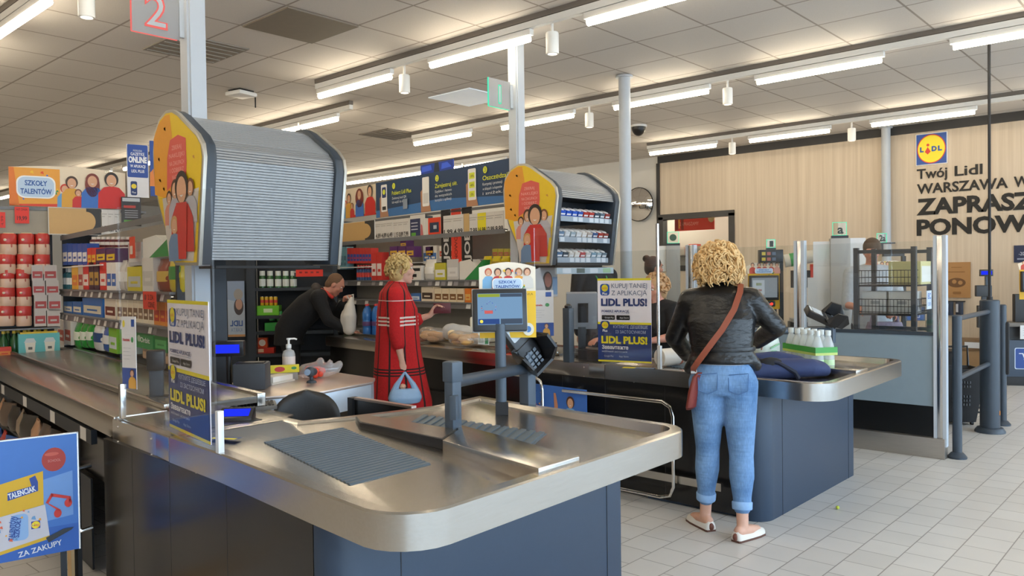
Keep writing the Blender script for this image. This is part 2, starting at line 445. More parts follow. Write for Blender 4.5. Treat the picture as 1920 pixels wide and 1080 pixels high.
for x, spans in rows.items():
    spans = sorted(spans, key=lambda q: -q[0])
    for i, (a, c) in enumerate(spans):
        seen = not (c < 2.4 and x < 6) and not (x == 2.05 and c < 6)
        nth = ['farthest', 'second', 'third', 'fourth', 'fifth', 'sixth', 'seventh', 'eighth', 'ninth', 'tenth'][i]
        strip(x, a, c, 'white lit strip light, %s from the far end of the %s ceiling row' % (nth, SHORT[x]) if i else 'white lit strip light at the far end of the %s ceiling row' % SHORT[x], 'strip lights of the %s' % ltg[x])
    y0, y1 = spans[-1][0] - .3, spans[0][1] + .05
    t = thing('light_track', 'white mounting rail carrying the %s ceiling row of strip lights' % SHORT[x], 'rail', (x, 0, 0))
    B(WHITEP).box(-.026, .026, y0, y1, 3.625, 3.68).obj('rail', t)
    b = B(mat('rail_bracket_grey', hexc('#6E6862'), .6)); b.box(-.03, .03, y0, y1, 3.685, 3.73); b.obj('ceiling_bracket', t)  # plain grey bracket filling the gap between rail and ceiling
spots = [(5.30, 6.22, 'white cylinder spotlight between the first two strips of the near row'), (5.25, 4.25, 'white cylinder spotlight above the open cabinet on the near row'),
         (8.2, 6.05, 'white cylinder spotlight left of the round column on the second row'), (8.2, 4.15, 'white cylinder spotlight right of the round column on the second row'),
         (11.7, 5.85, 'small white cylinder spotlight at the left of the wooden wall row'), (11.8, 4.05, 'small white cylinder spotlight beside the pipe column on the wall row'), (2.2, 6.0, 'white cylinder spotlight cut by the top left edge')]
for i, (x, y, lb) in enumerate(spots):
    t = thing('spotlight', lb, 'spotlight', (x, y, 3.40), 0, 'cylinder spotlights on the ceiling rails')
    B(WHITEP).lathe([(.0, 0), (.052, 0), (.055, .006), (.055, .17), (.05, .18), (.0, .18)], n=20).obj('body', t)
    B(WHITEP).cyl((0, 0, .18), (0, 0, .325), .012).obj('stem', t)
    B(emis('lit_spot_lens', (1, .93, .8), 1.6) if i == 0 else MATS['lit_spot_lens']).cyl((0, 0, -.003), (0, 0, .002), .04).obj('lens', t)
# ceiling fittings
t = thing('dome_camera', 'black dome security camera on the ceiling beside the round column', 'camera', (10.06, 6.52, CEIL))
B(WHITEP).cyl((0, 0, -.03), (0, 0, 0), .12).obj('mount_ring', t); B(BLACK).ell((0, 0, -.03), (.105, .105, .13), 20).obj('dome', t)
t = thing('wireless_router', 'white wifi access point with a stub antenna on the ceiling', 'router', (4.82, 8.57, CEIL), .2)
B(WHITEP).box(-.13, .13, -.13, .13, -.07, -.02).obj('body', t, .02); B(MATTBLACK).box(-.1, .1, -.1, .1, -.02, 0).obj('mount_plate', t); B(BLACK).cyl((.12, -.1, -.07), (.12, -.1, -.19), .008).obj('antenna', t)
for i, (x, y, lb, m) in enumerate([(3.95, 6.0, 'stained darker ceiling tile left of the near post', '#7d7366'), (6.95, 6.95, 'pale lit skylight panel in the ceiling', None), (3.65, 7.3, 'flat grey ceiling vent above the slatted cabinet', '#8c857c'), (7.9, 9.6, 'grey ceiling vent grille above the blue banners', '#79726a')]):
    t = thing('ceiling_panel' if i != 3 and i != 2 else 'ceiling_vent', lb, 'ceiling panel', (x, y, CEIL))
    mm = mat('panel_%d' % i, hexc(m), .7) if m else mat('daylight_diffuser', (.75, .8, .85), .6, emit=(.75, .87, 1.0), es=.18)
    B(mm).box(-.35, .35, -.355, .355, -.012, 0).obj('panel', t)
    if i >= 2:
        f = B(mm)
        for k in range(6): f.box(-.33, .33, -.3 + k * .12 - .01, -.3 + k * .12 + .01, -.02, -.01)
        f.obj('grille', t)
# ================================================================== the checkout lanes
L2 = (0.0, 0.0); L1 = (3.18, 0.07)
def arc(cx, cy, r, a0, a1, n=7):
    return [(cx + r * cos(radians(a0 + (a1 - a0) * k / (n - 1))), cy + r * sin(radians(a0 + (a1 - a0) * k / (n - 1)))) for k in range(n)]
def inset(poly, d):
    n = len(poly); out = []
    a = sum(poly[i][0] * poly[(i + 1) % n][1] - poly[(i + 1) % n][0] * poly[i][1] for i in range(n)); sg = 1 if a > 0 else -1
    for i in range(n):
        p, q, r = Vector(poly[i - 1]), Vector(poly[i]), Vector(poly[(i + 1) % n])
        e1 = (q - p).normalized(); e2 = (r - q).normalized()
        n1 = Vector((-e1.y, e1.x)) * sg; n2 = Vector((-e2.y, e2.x)) * sg
        k = (n1 + n2); k = k / max(.35, k.dot(n1)) if k.length > 1e-6 else n1
        out.append(tuple(q + k * d))
    return out
ZT = 0.90; ZB = 0.792
OUT = arc(1.53, 1.80, .17, 180, 270) + arc(2.83, 1.815, .15, 272, 355) + [(2.99, 2.28), (3.00, 2.59), (3.04, 2.99), (2.66, 2.95), (2.2, 3.06), (2.03, 3.12), (2.03, 3.25), (1.475, 3.25), (1.45, 2.78), (1.385, 2.1)]
def zfl(y): return ZT - .004 - max(0.0, 3.2 - y) * .027
def tilt(b, z0):
    b.v = [(x, y, z + zfl(y) - z0) for x, y, z in b.v]; return b
def counter_top(parent):
    b = B(STEEL); n = len(OUT)
    R = inset(OUT, .05); R2 = inset(OUT, .058); zf = ZT - .022
    vs = [(x, y, ZB) for x, y in OUT] + [(x, y, ZT - .006) for x, y in OUT] + [(x, y, ZT) for x, y in inset(OUT, .006)] + [(x, y, ZT) for x, y in R] + [(x, y, zfl(y)) for x, y in R2]
    fs = []
    for k in range(4):
        for i in range(n):
            j = (i + 1) % n; fs.append((k * n + i, k * n + j, (k + 1) * n + j, (k + 1) * n + i))
    fs.append(tuple(4 * n + i for i in range(n))); fs.append(tuple(range(n - 1, -1, -1)))
    b.add(vs, fs); b.obj('packing_top', parent, ang=30)
def ribbed(parent, name, quad, nr, z, m, h=.004):
    """raised ribs running between the edges q0-q1 and q3-q2"""
    q = [Vector((*p, 0)) for p in quad]; b = B(m); b.prism([tuple(p)[:2] for p in quad], z - .002, z + .001)
    for k in range(nr):
        t0 = (k + .2) / nr; t1 = (k + .75) / nr
        a = q[0].lerp(q[3], t0); c = q[1].lerp(q[2], t0); d = q[1].lerp(q[2], t1); e = q[0].lerp(q[3], t1)
        b.prism([(p.x, p.y) for p in (a, c, d, e)], z, z + h)
    return tilt(b, ZT - .022).obj(name, parent, smooth=False)
def lane(D, which):
    t = thing('checkout_counter', {2: 'nearest steel topped checkout counter with slate blue base and belt', 1: 'second steel topped checkout counter where the jeans woman stands'}[which], 'checkout counter', (D[0], D[1], 0))
    counter_top(t)
    zf = ZT - .022
    ribbed(t, 'ribbed_mat', [(1.69, 2.88), (2.07, 2.88), (1.92, 2.14), (1.56, 2.13)], 26, zf + .001, RUBBER)
    ribbed(t, 'ribbed_mat', [(2.33, 2.74), (2.50, 2.84), (2.60, 2.16), (2.30, 2.02)], 15, zf + .001, RUBBER, .007)
    # sliding divider: black arm on the tray and steel wedge
    dv = B(BLACK).prism([(2.12, 2.82), (2.20, 2.96), (2.25, 2.95), (2.27, 2.36), (2.10, 2.27)], zf - .006, ZT + .012).obj('divider_arm', t, .004)
    B(STEEL).prism([(2.125, 2.82), (2.20, 2.95), (2.245, 2.94), (2.265, 2.37), (2.105, 2.28)], ZT + .012, ZT + .015).obj('arm_cover', dv)
    B(STEEL).prism([(2.09, 2.26), (2.27, 2.36), (2.36, 2.46), (2.20, 1.682), (1.98, 1.682)], zf - .03, ZT + .013).obj('divider_wedge', t, .003)
    # base cabinet under the packing top
    base = [(1.40, 4.3), (1.40, 2.18)] + arc(1.52, 2.16, .12, 180, 270) + [(2.97, 2.04), (2.97, 3.0), (2.3, 3.05), (2.1, 3.4), (2.1, 4.3)]
    B(SLATE).prism(arc(1.555, 2.16, .12, 180, 270, 10) + [(2.97, 2.04), (2.97, 2.9), (1.47, 2.9), (1.47, 2.16)], 0.0, ZB - .001).obj('end_cabinet', t, .003)
    fp = B(DARKP).prism([(1.436, 2.164), (1.468, 2.164), (1.468, 2.95), (2.2, 2.95), (2.15, 4.0), (1.50, 4.0)], 0.02, ZB - .001).obj('front_panel', t)
    for y in (2.75, 3.25, 3.65):
        x = 1.436 + (y - 2.164) * .0349
        B(MATTBLACK).box(x - .0006, x + .004, y - .0015, y + .0015, .02, ZB - .01).obj('panel_joint', fp)
    B(MATTBLACK).box(2.86, 2.863, 2.0385, 2.041, .0, ZB - .01).obj('corner_seam', t); B(MATTBLACK).box(1.69, 1.693, 2.0385, 2.041, .0, ZB - .01).obj('corner_seam', t)
    # apron and scanner section behind the packing top
    ap = [(1.475, 3.255), (2.03, 3.255), (2.03, 3.9), (1.53, 3.9)]
    B(STEEL).prism(ap, ZB, ZT - .004).obj('scanner_top', t, .004)
    B(STEELB).prism([(1.462, 2.86), (1.478, 2.86), (1.528, 3.92), (1.512, 3.92)], ZB - .035, ZT - .01).obj('apron_plate', t)
    for y in (3.0, 3.45, 3.85):
        x = 1.462 + (y - 2.86) * .047
        for z in (ZB, ZB + .07): B(STEELB).ell((x, y, z), .006, 8).obj('apron_screw', t)
    B(BLACK).prism([(1.65, 3.30), (1.93, 3.30), (1.94, 3.62), (1.66, 3.62)], ZT - .004, ZT - .001).obj('scanner_window', t)
    B(STEEL).prism([(2.03, 3.5), (2.35, 3.7), (2.36, 4.2), (2.03, 4.2)], .78, .82).obj('till_shelf', t, .004)
    # belt section: the long bed with side rails
    e = lambda y: 1.515 + (y - 3.9) * .113 if y < 6.9 else 1.855 + (y - 6.9) * .12
    ys = [3.92, 4.7, 5.6, 6.5, 7.2, 7.95] if which == 2 else [3.92, 4.7, 5.6, 6.2, 6.7, 7.28]
    def strip_poly(a, c): return [(e(y) + a, y) for y in ys] + [(e(y) + c, y) for y in ys[::-1]]
    bm_ = B(STEEL); bm_.prism(strip_poly(0.0, .26), ZB, ZT); bm_.obj('belt_rail', t, .012)
    B(STEEL).prism(strip_poly(.24, .27), ZT, ZT + .028).obj('belt_guard', t, .006)
    B(BELT).prism(strip_poly(.27, .75), ZT - .03, ZT + .008).obj('conveyor_belt', t, .006)
    B(STEEL).prism(strip_poly(.75, .80), ZT - .05, ZT + .02).obj('belt_rail', t, .004)
    B(DARKP).prism(strip_poly(.06, .72), .50, ZB - .001).obj('belt_housing', t)
    for y in (4.15, ys[-1] - .2):
        B(SHELFDARK).prism([(e(y) + .06, y - .05), (e(y) + .72, y - .05), (e(y) + .72, y + .05), (e(y) + .06, y + .05)], 0, .50).obj('belt_leg', t)
    if which == 1:
        B(DARKP).prism([(1.56, 4.2), (2.0, 4.2), (2.1, 7.2), (1.9, 7.2)], .04, .50).obj('kick_panel', t)
        B(STEEL).prism([(1.37, 2.3), (1.40, 2.3), (1.42, 4.1), (1.38, 4.1)], .17, .22).obj('bumper_rail', t)
        gr = B(CHROME)
        for y0, y1, z1 in ((2.62, 3.55, .70), (3.72, 4.25, .78)):
            x = 1.34
            gr.tube([(x + .1, y1, z1 - .01), (x, y1 - .02, z1), (x, y0 + .08, z1), (x, y0 + .02, z1 - .03), (x, y0, z1 - .09), (x, y0, .15), (x, y0 + .03, .09), (x, y0 + .1, .07), (x, y1, .07)], .012, 10)
        gr.obj('bumper_tube', t)
    return t
lane(L2, 2); lane(L1, 1)

# ---- monitor on a pole, card terminal on its arm
def logo_square(s, x0, z0, w):
    """the shop's square emblem"""
    B_, Y_, R_ = ink('#1D4FA0'), ink('#F3E02B'), ink('#D9352B')
    h = w; cx, cz = x0 + w / 2, z0 + h / 2
    s.lay().r(ink('#EDEDED'), x0 - w * .03, z0 - h * .03, x0 + w * 1.03, z0 + h * 1.03)
    s.lay().r(B_, x0, z0, x0 + w, z0 + h); s.lay().e(R_, cx, cz, w * .475, n=40); s.lay().e(Y_, cx, cz, w * .445, n=40)
    s.lay().t(B_, 'L', cx - w * .36, cz - h * .085, h * .17, w=w * .13, bold=.05)
    s.t(B_, 'D', cx + w * .00, cz - h * .085, h * .17, w=w * .17, bold=.05); s.t(B_, 'L', cx + w * .20, cz - h * .085, h * .17, w=w * .14, bold=.05)
    s.poly(R_, [(cx - w * .115, cz - h * .16), (cx - w * .03, cz - h * .07), (cx - w * .115, cz + h * .08), (cx - w * .20, cz - h * .07)]); s.e(R_, cx - w * .11, cz + h * .155, w * .045)
def figure(s, x, z, h, hair='#3A241A', top='#C8322B', skin='#D9A582', wide=1.0):
    """head-and-shoulders printed figure, h tall, standing on z"""
    w = h * .30 * wide
    s.poly(ink(top), [(x - w, z), (x + w, z), (x + w * .95, z + h * .42), (x + w * .55, z + h * .58), (x, z + h * .62), (x - w * .55, z + h * .58), (x - w * .95, z + h * .42)])
    s.lay().e(ink(hair), x, z + h * .80, h * .175, h * .20); s.lay().e(ink(skin), x, z + h * .765, h * .125, h * .165)
    s.lay().poly(ink('#F2EEE8'), [(x - h * .05, z + h * .70), (x, z + h * .675), (x + h * .05, z + h * .70)])
def burst(s, cx, cz, r, cols, n=18, seed=1):
    q = random.Random(seed)
    for k in range(n):
        a = q.uniform(0, 2 * pi); d = r * q.uniform(.75, 1.25); w = r * q.uniform(.05, .12)
        x, z = cx + d * cos(a), cz + d * sin(a) * .8
        s.poly(ink(cols[k % len(cols)]), [(x - w, z - w * .4), (x + w, z - w), (x + w * .6, z + w), (x - w * .5, z + w * .7)])
def badge(s, cx, cz, w, h, l1='SZKOŁY', l2='TALENTÓW'):
    s.lay(); burst(s, cx, cz, w * .5, ['#E2572B', '#3C8F4B', '#F0C22E', '#3A76C4'], 16, 5)
    s.lay().rr(ink('#F4F6F8'), cx - w * .54, cz - h * .56, cx + w * .54, cz + h * .56, h * .35)
    s.lay().rr(ink('#BFD6EE'), cx - w * .5, cz - h * .5, cx + w * .5, cz + h * .5, h * .33)
    s.lay().t(ink('#2C5BA8'), l1, cx, cz + h * .08, h * .26, w=w * .62, al='c', bold=.03); s.t(ink('#2C5BA8'), l2, cx, cz - h * .34, h * .26, w=w * .86, al='c', bold=.03)

def school_poster(label, loc, rz, w=.27, h=.40):
    s = Sheet(); s.board(ink('#EFC01F'), -w / 2, 0, w / 2, h, .004)
    pts = [(-w / 2, h)] + [(-w / 2 + w * k / 8, h + .025 * sin(pi * k / 8)) for k in range(9)]
    s.poly(ink('#F2E7D3'), [(w / 2, h * .66), (w / 2, h)] + pts[:0:-1] + [(-w / 2, h), (-w / 2, h * .66)])
    s.lay()
    for k, (x, c, hr) in enumerate([(-.09, '#7DB3DC', '#C0502B'), (-.045, '#C8322B', '#4A2A1C'), (.005, '#C8322B', '#2B1A14'), (.055, '#E8A43A', '#8C5A30'), (.095, '#D6D2CB', '#6A3B22')]): figure(s, x * w / .27, h * .70, h * .29, hr, c)
    badge(s, .0, h * .76, w * .5, h * .15)
    s.lay().t(ink('#8A6A18'), 'Odbierz swojego TALENCIAKA', 0, h * .60, h * .035, w=w * .9, al='c')
    s.lay().e(ink('#E9E3CE'), w * .36, h * .12, w * .10, h * .09); s.lay().e(ink('#4A7FC0'), w * .36, h * .12, w * .05, h * .045)
    o = s.obj('advert_card'); place(o, loc, rz); return tag(o, label, 'poster')
def monitor(loc, label, ztop, tilt, rz, grey=False):
    t = thing('customer_monitor', label, 'monitor', loc, rz)
    x, y = 0, 0
    if not grey:
        B(GREYPOST).cyl((0, 0, 0), (0, 0, ztop - loc[2] - .165), .026, n=18).obj('pole', t)
        B(MATTBLACK).box(-.03, .03, -.036, -.015, 0.0, .06).obj('pole_clip', t)
    z0 = ztop - loc[2] - .20
    M = Matrix.Translation((0, -.016, z0)) @ Matrix.Rotation(radians(tilt), 4, 'X')
    B(BLACK).box(-.13, .13, 0, .032, 0, .205, M).obj('housing', t, .008)
    B(PALEPOST).box(-.133, .133, .02, .034, -.003, .208, M).obj('rim', t, .004)
    s = Sheet(M @ Matrix.Translation((0, -.0008, 0)), .0005)
    if grey:
        s.r(SCREENGREY, -.108, .032, .108, .182); s.lay().r(emis('lit_screen_pale', hexc('#B9C2C8'), .8), -.1, .04, -.01, .15); s.lay().r(ink('#C86A55'), -.08, .06, -.05, .085); s.r(ink('#7F9A6A'), -.07, .1, -.03, .125)
    else:
        s.r(SCREENBLUE, -.108, .032, .108, .182); s.lay().r(emis('lit_screen_green', hexc('#A9B94A'), .8), -.105, .165, 0, .180); s.r(emis('lit_screen_navy', hexc('#3E5B9C'), .8), -.105, .035, -.004, .06); s.r(emis('lit_screen_dark', hexc('#5A6A80'), .7), .002, .165, .106, .18); s.r(MATS['lit_screen_dark'], .002, .035, .106, .06)
        burst(s, -.055, .115, .03, ['#5B5F9C', '#3A5DA0', '#C8433A', '#6E86B8'], 22, 3)
        s.lay().r(ink('#C8433A'), -.075, .085, -.035, .10); s.e(ink('#E8D63A'), -.09, .048, .008)
    s.lay().r(ink('#777C80'), -.014, .010, .014, .020)
    s.obj('screen', t); return t
AX = radians(-47.9 + 6)
monitor((2.79, 2.60, zfl(2.60)), 'black customer screen on a slate pole above the steel tray', 1.478, -8, radians(-42))
school_poster('tall yellow school talent card standing behind the customer screen', (2.91, 2.66, 1.235), radians(-46), .28, .35)
def hood(b, c, d, up, w, l):
    pass
def terminal(base, short, label, rz_face, z_arm, zlo=.845, zax=(-.55, -.25, .8), nrm=(.05, -.8, .6)):
    """slate post, arm and shrouded card reader"""
    t = thing('card_terminal_stand', label, 'card terminal', (base[0], base[1], 0))
    bx, by = 0, 0; sx, sy = short[0] - base[0], short[1] - base[1]
    h = ZT - .035
    b = B(GREYPOST); b.bc((sx, sy, (h + 1.19) / 2), (.052, .052, 1.19 - h)); b.obj('short_post', t, .006)
    B(GREYPOST).bc((sx, sy, 1.145), (.062, .062, .085)).obj('post_collar', t, .006)
    B(GREYPOST).bc((sx - .02, sy - .03, 1.0), (.04, .03, .10), .4).obj('cable_clip', t, .004)
    v = Vector((bx - sx, by - sy, 0))
    B(POSTDARK).cyl((sx, sy, 1.10), (bx, by, 1.075), .026, n=16).obj('arm', t)
    B(GREYPOST).box(-.031, .031, -.031, .031, zlo, 1.16).obj('terminal_post', t, .008)
    R = Matrix.Translation((0, 0, 1.17)) @ Matrix.Rotation(rz_face, 4, 'Z')
    # body leans back towards the customer; local -y faces the customer
    # long axis and face normal of the tilted reader, in right / forward / up of the aisle
    rt, fd = Vector((.67, -.742, 0)), Vector((.742, .67, 0)); az = (rt * zax[0] + fd * zax[1] + Vector((0, 0, zax[2]))).normalized()
    nn = rt * nrm[0] + fd * nrm[1] + Vector((0, 0, nrm[2])); nn = (nn - az * nn.dot(az)).normalized(); ax_ = (-nn).cross(az)
    M = Matrix(((ax_.x, -nn.x, az.x, 0), (ax_.y, -nn.y, az.y, 0), (ax_.z, -nn.z, az.z, 1.15), (0, 0, 0, 1))) @ Matrix.Scale(1.35, 4)
    B(BLACK).box(-.042, .042, -.02, .022, -.03, .16, M).obj('reader_body', t, .012)
    s = Sheet(M @ Matrix.Translation((0, -.0206, 0))); s.rr(mat('reader_screen', hexc('#B4BBC0'), .2), -.030, .07, .030, .135, .006); s.lay().rr(ink('#C9CED0'), -.026, .14, .026, .154, .004); s.obj('reader_display', t)
    sh = B(BLACK)
    prof = [(-.055, -.09, -.05), (.055, -.09, -.05)]
    P = [(-.06, -.015, .055), (.06, -.015, .055), (.075, -.085, .03), (.07, -.095, -.03), (.05, -.05, -.075), (-.05, -.05, -.075), (-.07, -.095, -.03), (-.075, -.085, .03)]
    o = [M @ Vector(p) for p in P]; i_ = [M @ Vector((p[0] * .86, p[1] * .96 - .003, p[2] * .86)) for p in P]; bk = [M @ Vector((p[0] * .8, .0, p[2] * .85)) for p in P]
    vs = bk + o + i_; n = len(P); fs = [tuple(range(n - 1, -1, -1))]
    for a in (0, 1):
        for k in range(n): fs.append((a * n + k, a * n + (k + 1) % n, (a + 1) * n + (k + 1) % n, (a + 1) * n + k))
    inn = [M @ Vector((p[0] * .7, -.022, p[2] * .75)) for p in P]; vs += inn
    for k in range(n): fs.append((2 * n + k, 2 * n + (k + 1) % n, 3 * n + (k + 1) % n, 3 * n + k))
    sh.add(vs, fs); sh.obj('pin_shield', t, smooth=False)
    kp = B(mat('keypad_grey', hexc('#55606B'), .4))
    for a in range(4):
        for c in range(3): kp.box(-.028 + c * .021, -.014 + c * .021, -.026, -.019, -.06 + a * .018, -.048 + a * .018, M)
    kp.obj('keypad', t)
    B(BLACK).tube([R @ Vector((.0, .03, -.02)), R @ Vector((.04, .02, -.10)), R @ Vector((.06, 0, -.16)), R @ Vector((.02, .02, -.19)), R @ Vector((0, .03, -.14))], .004, 6).obj('cable', t)
    return t
terminal((3.03, 2.64), (2.30, 2.42), 'black card reader in a shield on a slate arm over the near steel tray', radians(8), 1.1)
terminal((6.27, 2.32), (5.62, 2.68), 'black card reader on a slate arm above the bottles on the second counter', radians(52), 1.1, .98, (-.9, -.1, .42), (.25, -.45, .85))

def plus_poster(loc, rz, label, w=.50, h=.55):
    s = Sheet(); s.board(ink('#EFE9EE', .3), -w / 2, 0, w / 2, h, .004)
    Y, N, G = ink('#E3D420'), ink('#1D3572'), ink('#5E6C86'); zm = h * .46
    s.r(Y, -w / 2, h * .975, w / 2, h); s.r(Y, -w / 2, zm - .006, w / 2, zm + .010); s.r(N, -w / 2, .012, w / 2, zm - .006); s.r(Y, -w / 2, 0, w / 2, .012)
    for z, top in ((h * .80, True), (h * .355, False)):
        c1 = ink('#1D4FA0') if top else N
        s.lay().rr(c1, -w * .45, z - h * .005, -w * .27, z + h * .135, .02); s.lay().e(Y, -w * .36, z + h * .085, w * .062); s.lay().t(ink('#D9352B'), 'LIDL', -w * .36, z + h * .073, h * .022, w=w * .1, al='c'); s.t(ink('#F2F2F2'), 'Plus', -w * .36, z + h * .005, h * .03, w=w * .09, al='c', bold=.02)
    s.lay().t(G, 'KUPUJ TANIEJ', -w * .23, h * .885, h * .058, w=w * .66); s.t(G, 'Z APLIKACJĄ', -w * .23, h * .80, h * .058, w=w * .66)
    s.t(N, 'LIDL PLUS!', 0, h * .675, h * .085, w=w * .86, al='c', bold=.045)
    s.t(N, 'POBIERZ APLIKACJĘ', -w * .42, h * .595, h * .028, w=w * .52, bold=.02); s.r(ink('#9AA3B5'), -w * .42, h * .578, w * .1, h * .582)
    for x in (-.42, -.14): s.rr(ink('#17171A'), w * x, h * .505, w * (x + .25), h * .56, .006)
    s.lay()
    for x, tx in ((-.42, 'Google Play'), (-.14, 'App Store')): s.t(ink('#DADADA'), tx, w * (x + .06), h * .522, h * .02, w=w * .17)
    s.t(ink('#B9C4DC'), 'КУПУЙТЕ ДЕШЕВШЕ', -w * .20, h * .405, h * .036, w=w * .64); s.t(ink('#B9C4DC'), 'ІЗ ЗАСТОСУНКОМ', -w * .16, h * .345, h * .036, w=w * .56)
    s.t(Y, 'LIDL PLUS!', 0, h * .225, h * .085, w=w * .86, al='c', bold=.045); s.t(ink('#E6E6EA'), 'Завантажте', -w * .42, h * .155, h * .045, w=w * .50, bold=.03)
    s.t(ink('#C2C8D6'), 'мобільний застосунок', -w * .42, h * .115, h * .022, w=w * .48)
    for x, tx in ((-.42, 'Google Play'), (-.14, 'App Store')): s.t(ink('#B5BDCC'), tx, w * (x + .04), h * .06, h * .022, w=w * .18)
    o = s.obj('app_poster'); place(o, loc, rz); return tag(o, label, 'poster')
plus_poster((1.505, 3.135, .915), FACE_L - radians(8.5) + radians(0), 'white and blue app poster on the near counter edge, leftmost of the two', .515, .545)
plus_poster((4.71, 3.19, .915), FACE_L - radians(8.5) + radians(22), 'white and blue app poster on the second counter beside the jeans woman', .40, .595)

def screen_pane(D, label, ys, ztop, posts):
    t = thing('protective_screen', label, 'screen', (D[0], D[1], ZT))
    (x0, y0), (x1, y1) = ys
    B(CLEAR).prism([(x0, y0), (x0 + .008, y0), (x1 + .008, y1), (x1, y1)], .012, ztop - ZT).obj('pane', t)
    for i, (x, y) in enumerate(posts):
        B(STEELB if i else mat('white_metal_clip', (.75, .78, .8), .35, .3)).box(x - .012, x + .012, y - .012, y + .012, -.003, .155 if i == 0 else .16).obj('clip', t, .003)
    return t
screen_pane(L2, 'clear acrylic safety screen along the nearest counter, behind the left app poster', ((1.455, 2.82), (1.53, 3.86)), 1.885, ((1.462, 2.80), (1.535, 3.86)))
screen_pane(L1, 'clear acrylic safety screen on the second counter, behind the right app poster', ((1.455, 2.80), (1.53, 3.95)), 1.905, ((1.462, 2.79), (1.535, 3.95)))
t = thing('screen_post', 'thin steel upright holding the second counter screen', 'post', (4.66, 2.88, ZT - .022)); B(STEELB).cyl((0, 0, 0), (0, 0, 1.0), .011).obj('rod', t)

def notice(loc, rz, w, h, label):
    s = Sheet(); s.board(ink('#E2DEDB'), -w / 2, 0, w / 2, h, .003)
    s.r(ink('#1F4C9E'), -w / 2, 0, w / 2, h * .29); s.lay()
    s.e(ink('#E9D22E'), -w * .33, h * .90, w * .09, h * .05); s.r(ink('#1D4FA0'), w * .2, h * .86, w * .42, h * .96)
    s.t(ink('#C9322B'), 'Niedziela', -w * .42, h * .66, h * .04, w=w * .5, bold=.03); s.e(ink('#3C9A55'), w * .26, h * .68, w * .08, h * .04)
    for k in range(4): s.r(ink('#A9A6A8'), -w * .4, h * (.56 - .05 * k), w * (.15 - .1 * (k % 2)), h * (.565 - .05 * k))
    s.lay(); figure(s, w * .22, .002, h * .27, '#5A3A22', '#E0A53A')
    o = s.obj('info_notice'); place(o, loc, rz); return tag(o, label, 'notice')
notice((1.56, 3.835, 1.035), FACE_L + radians(14), .10, .34, 'narrow white notice with blue foot at the left end of the near screen')
notice((4.79, 4.03, 1.06), radians(-40), .21, .36, 'white notice with blue foot standing behind the card reader')
# ================================================================== hanging product cabinets
PR = [(4.25, 1.62), (4.165, 2.215), (4.18, 2.29), (4.235, 2.35), (4.46, 2.495), (4.53, 2.525), (4.61, 2.53), (4.70, 2.495), (4.77, 2.42), (4.795, 2.31), (4.79, 2.18), (4.74, 2.0), (4.57, 1.66), (4.53, 1.625)]
XA, XB = 2.14, 3.04
def side_sheet(t):
    yc = 4.48
    M = Matrix.Translation((XA - .028, yc, 0)) @ Matrix.Rotation(FACE_L, 4, 'Z')
    s = Sheet(M, .0006)
    P = [(yc - y, z) for y, z in inset(PR, .018)]
    OR, YE = ink('#E39A28'), ink('#E8C21F')
    s.poly(YE, P)
    left = [p for p in P if p[0] < -.02]
    s.lay().poly(OR, [(-.29, 2.05), (-.06, 2.0), (-.04, 2.30), (-.08, 2.50), (-.14, 2.50), (-.23, 2.46), (-.295, 2.38), (-.295, 2.2)])
    q = random.Random(4)
    for k in range(26):
        x, z = q.uniform(-.26, .24), q.uniform(1.9, 2.46)
        if z > 2.28 + (.25 - x) * .42: continue
        s.poly(ink(['#D9803A', '#B9B2AE', '#C98A3C', '#D8D2CC'][k % 4]), [(x, z), (x + .02, z - .008), (x + .015, z + .014), (x - .006, z + .012)])
    s.lay().poly(ink('#D9594C'), [(-.13, 2.06), (-.04, 2.10), (.10, 2.05), (.12, 2.2), (.115, 2.34), (.02, 2.37), (-.08, 2.35), (-.12, 2.25)])
    s.lay()
    for z, w, tx in ((2.29, .12, 'ZBIERAJ'), (2.245, .19, 'NAKLEJKI'), (2.20, .18, 'NA ZAKUPACH'), (2.16, .17, 'I ODBIERZ'), (2.12, .12, 'NAGRODY')): s.t(ink('#EBA79C'), tx, 0, z, .026, w=w, al='c')
    s.poly(ink('#CFC6BC'), [(-.12, 1.66), (.18, 1.645), (.24, 1.95), (.26, 2.05), (-.19, 2.02)])
    s.lay()
    for x, z, h, hr, tp in ((-.10, 1.86, .20, '#3A2219', '#D98C7A'), (-.02, 1.84, .28, '#5A3624', '#B9B4BE'), (.17, 1.86, .25, '#7A4A28', '#B8B4B8'), (.07, 1.70, .46, '#2E211C', '#C9302A'), (-.02, 1.65, .26, '#C79A62', '#6C87A8')): s.lay(); figure(s, x, z, h, hr, tp)
    s.lay().poly(ink('#C9302A'), [(.03, 1.66), (.12, 1.66), (.14, 1.98), (.01, 1.98)])
    return s.obj('printed_panel', t)
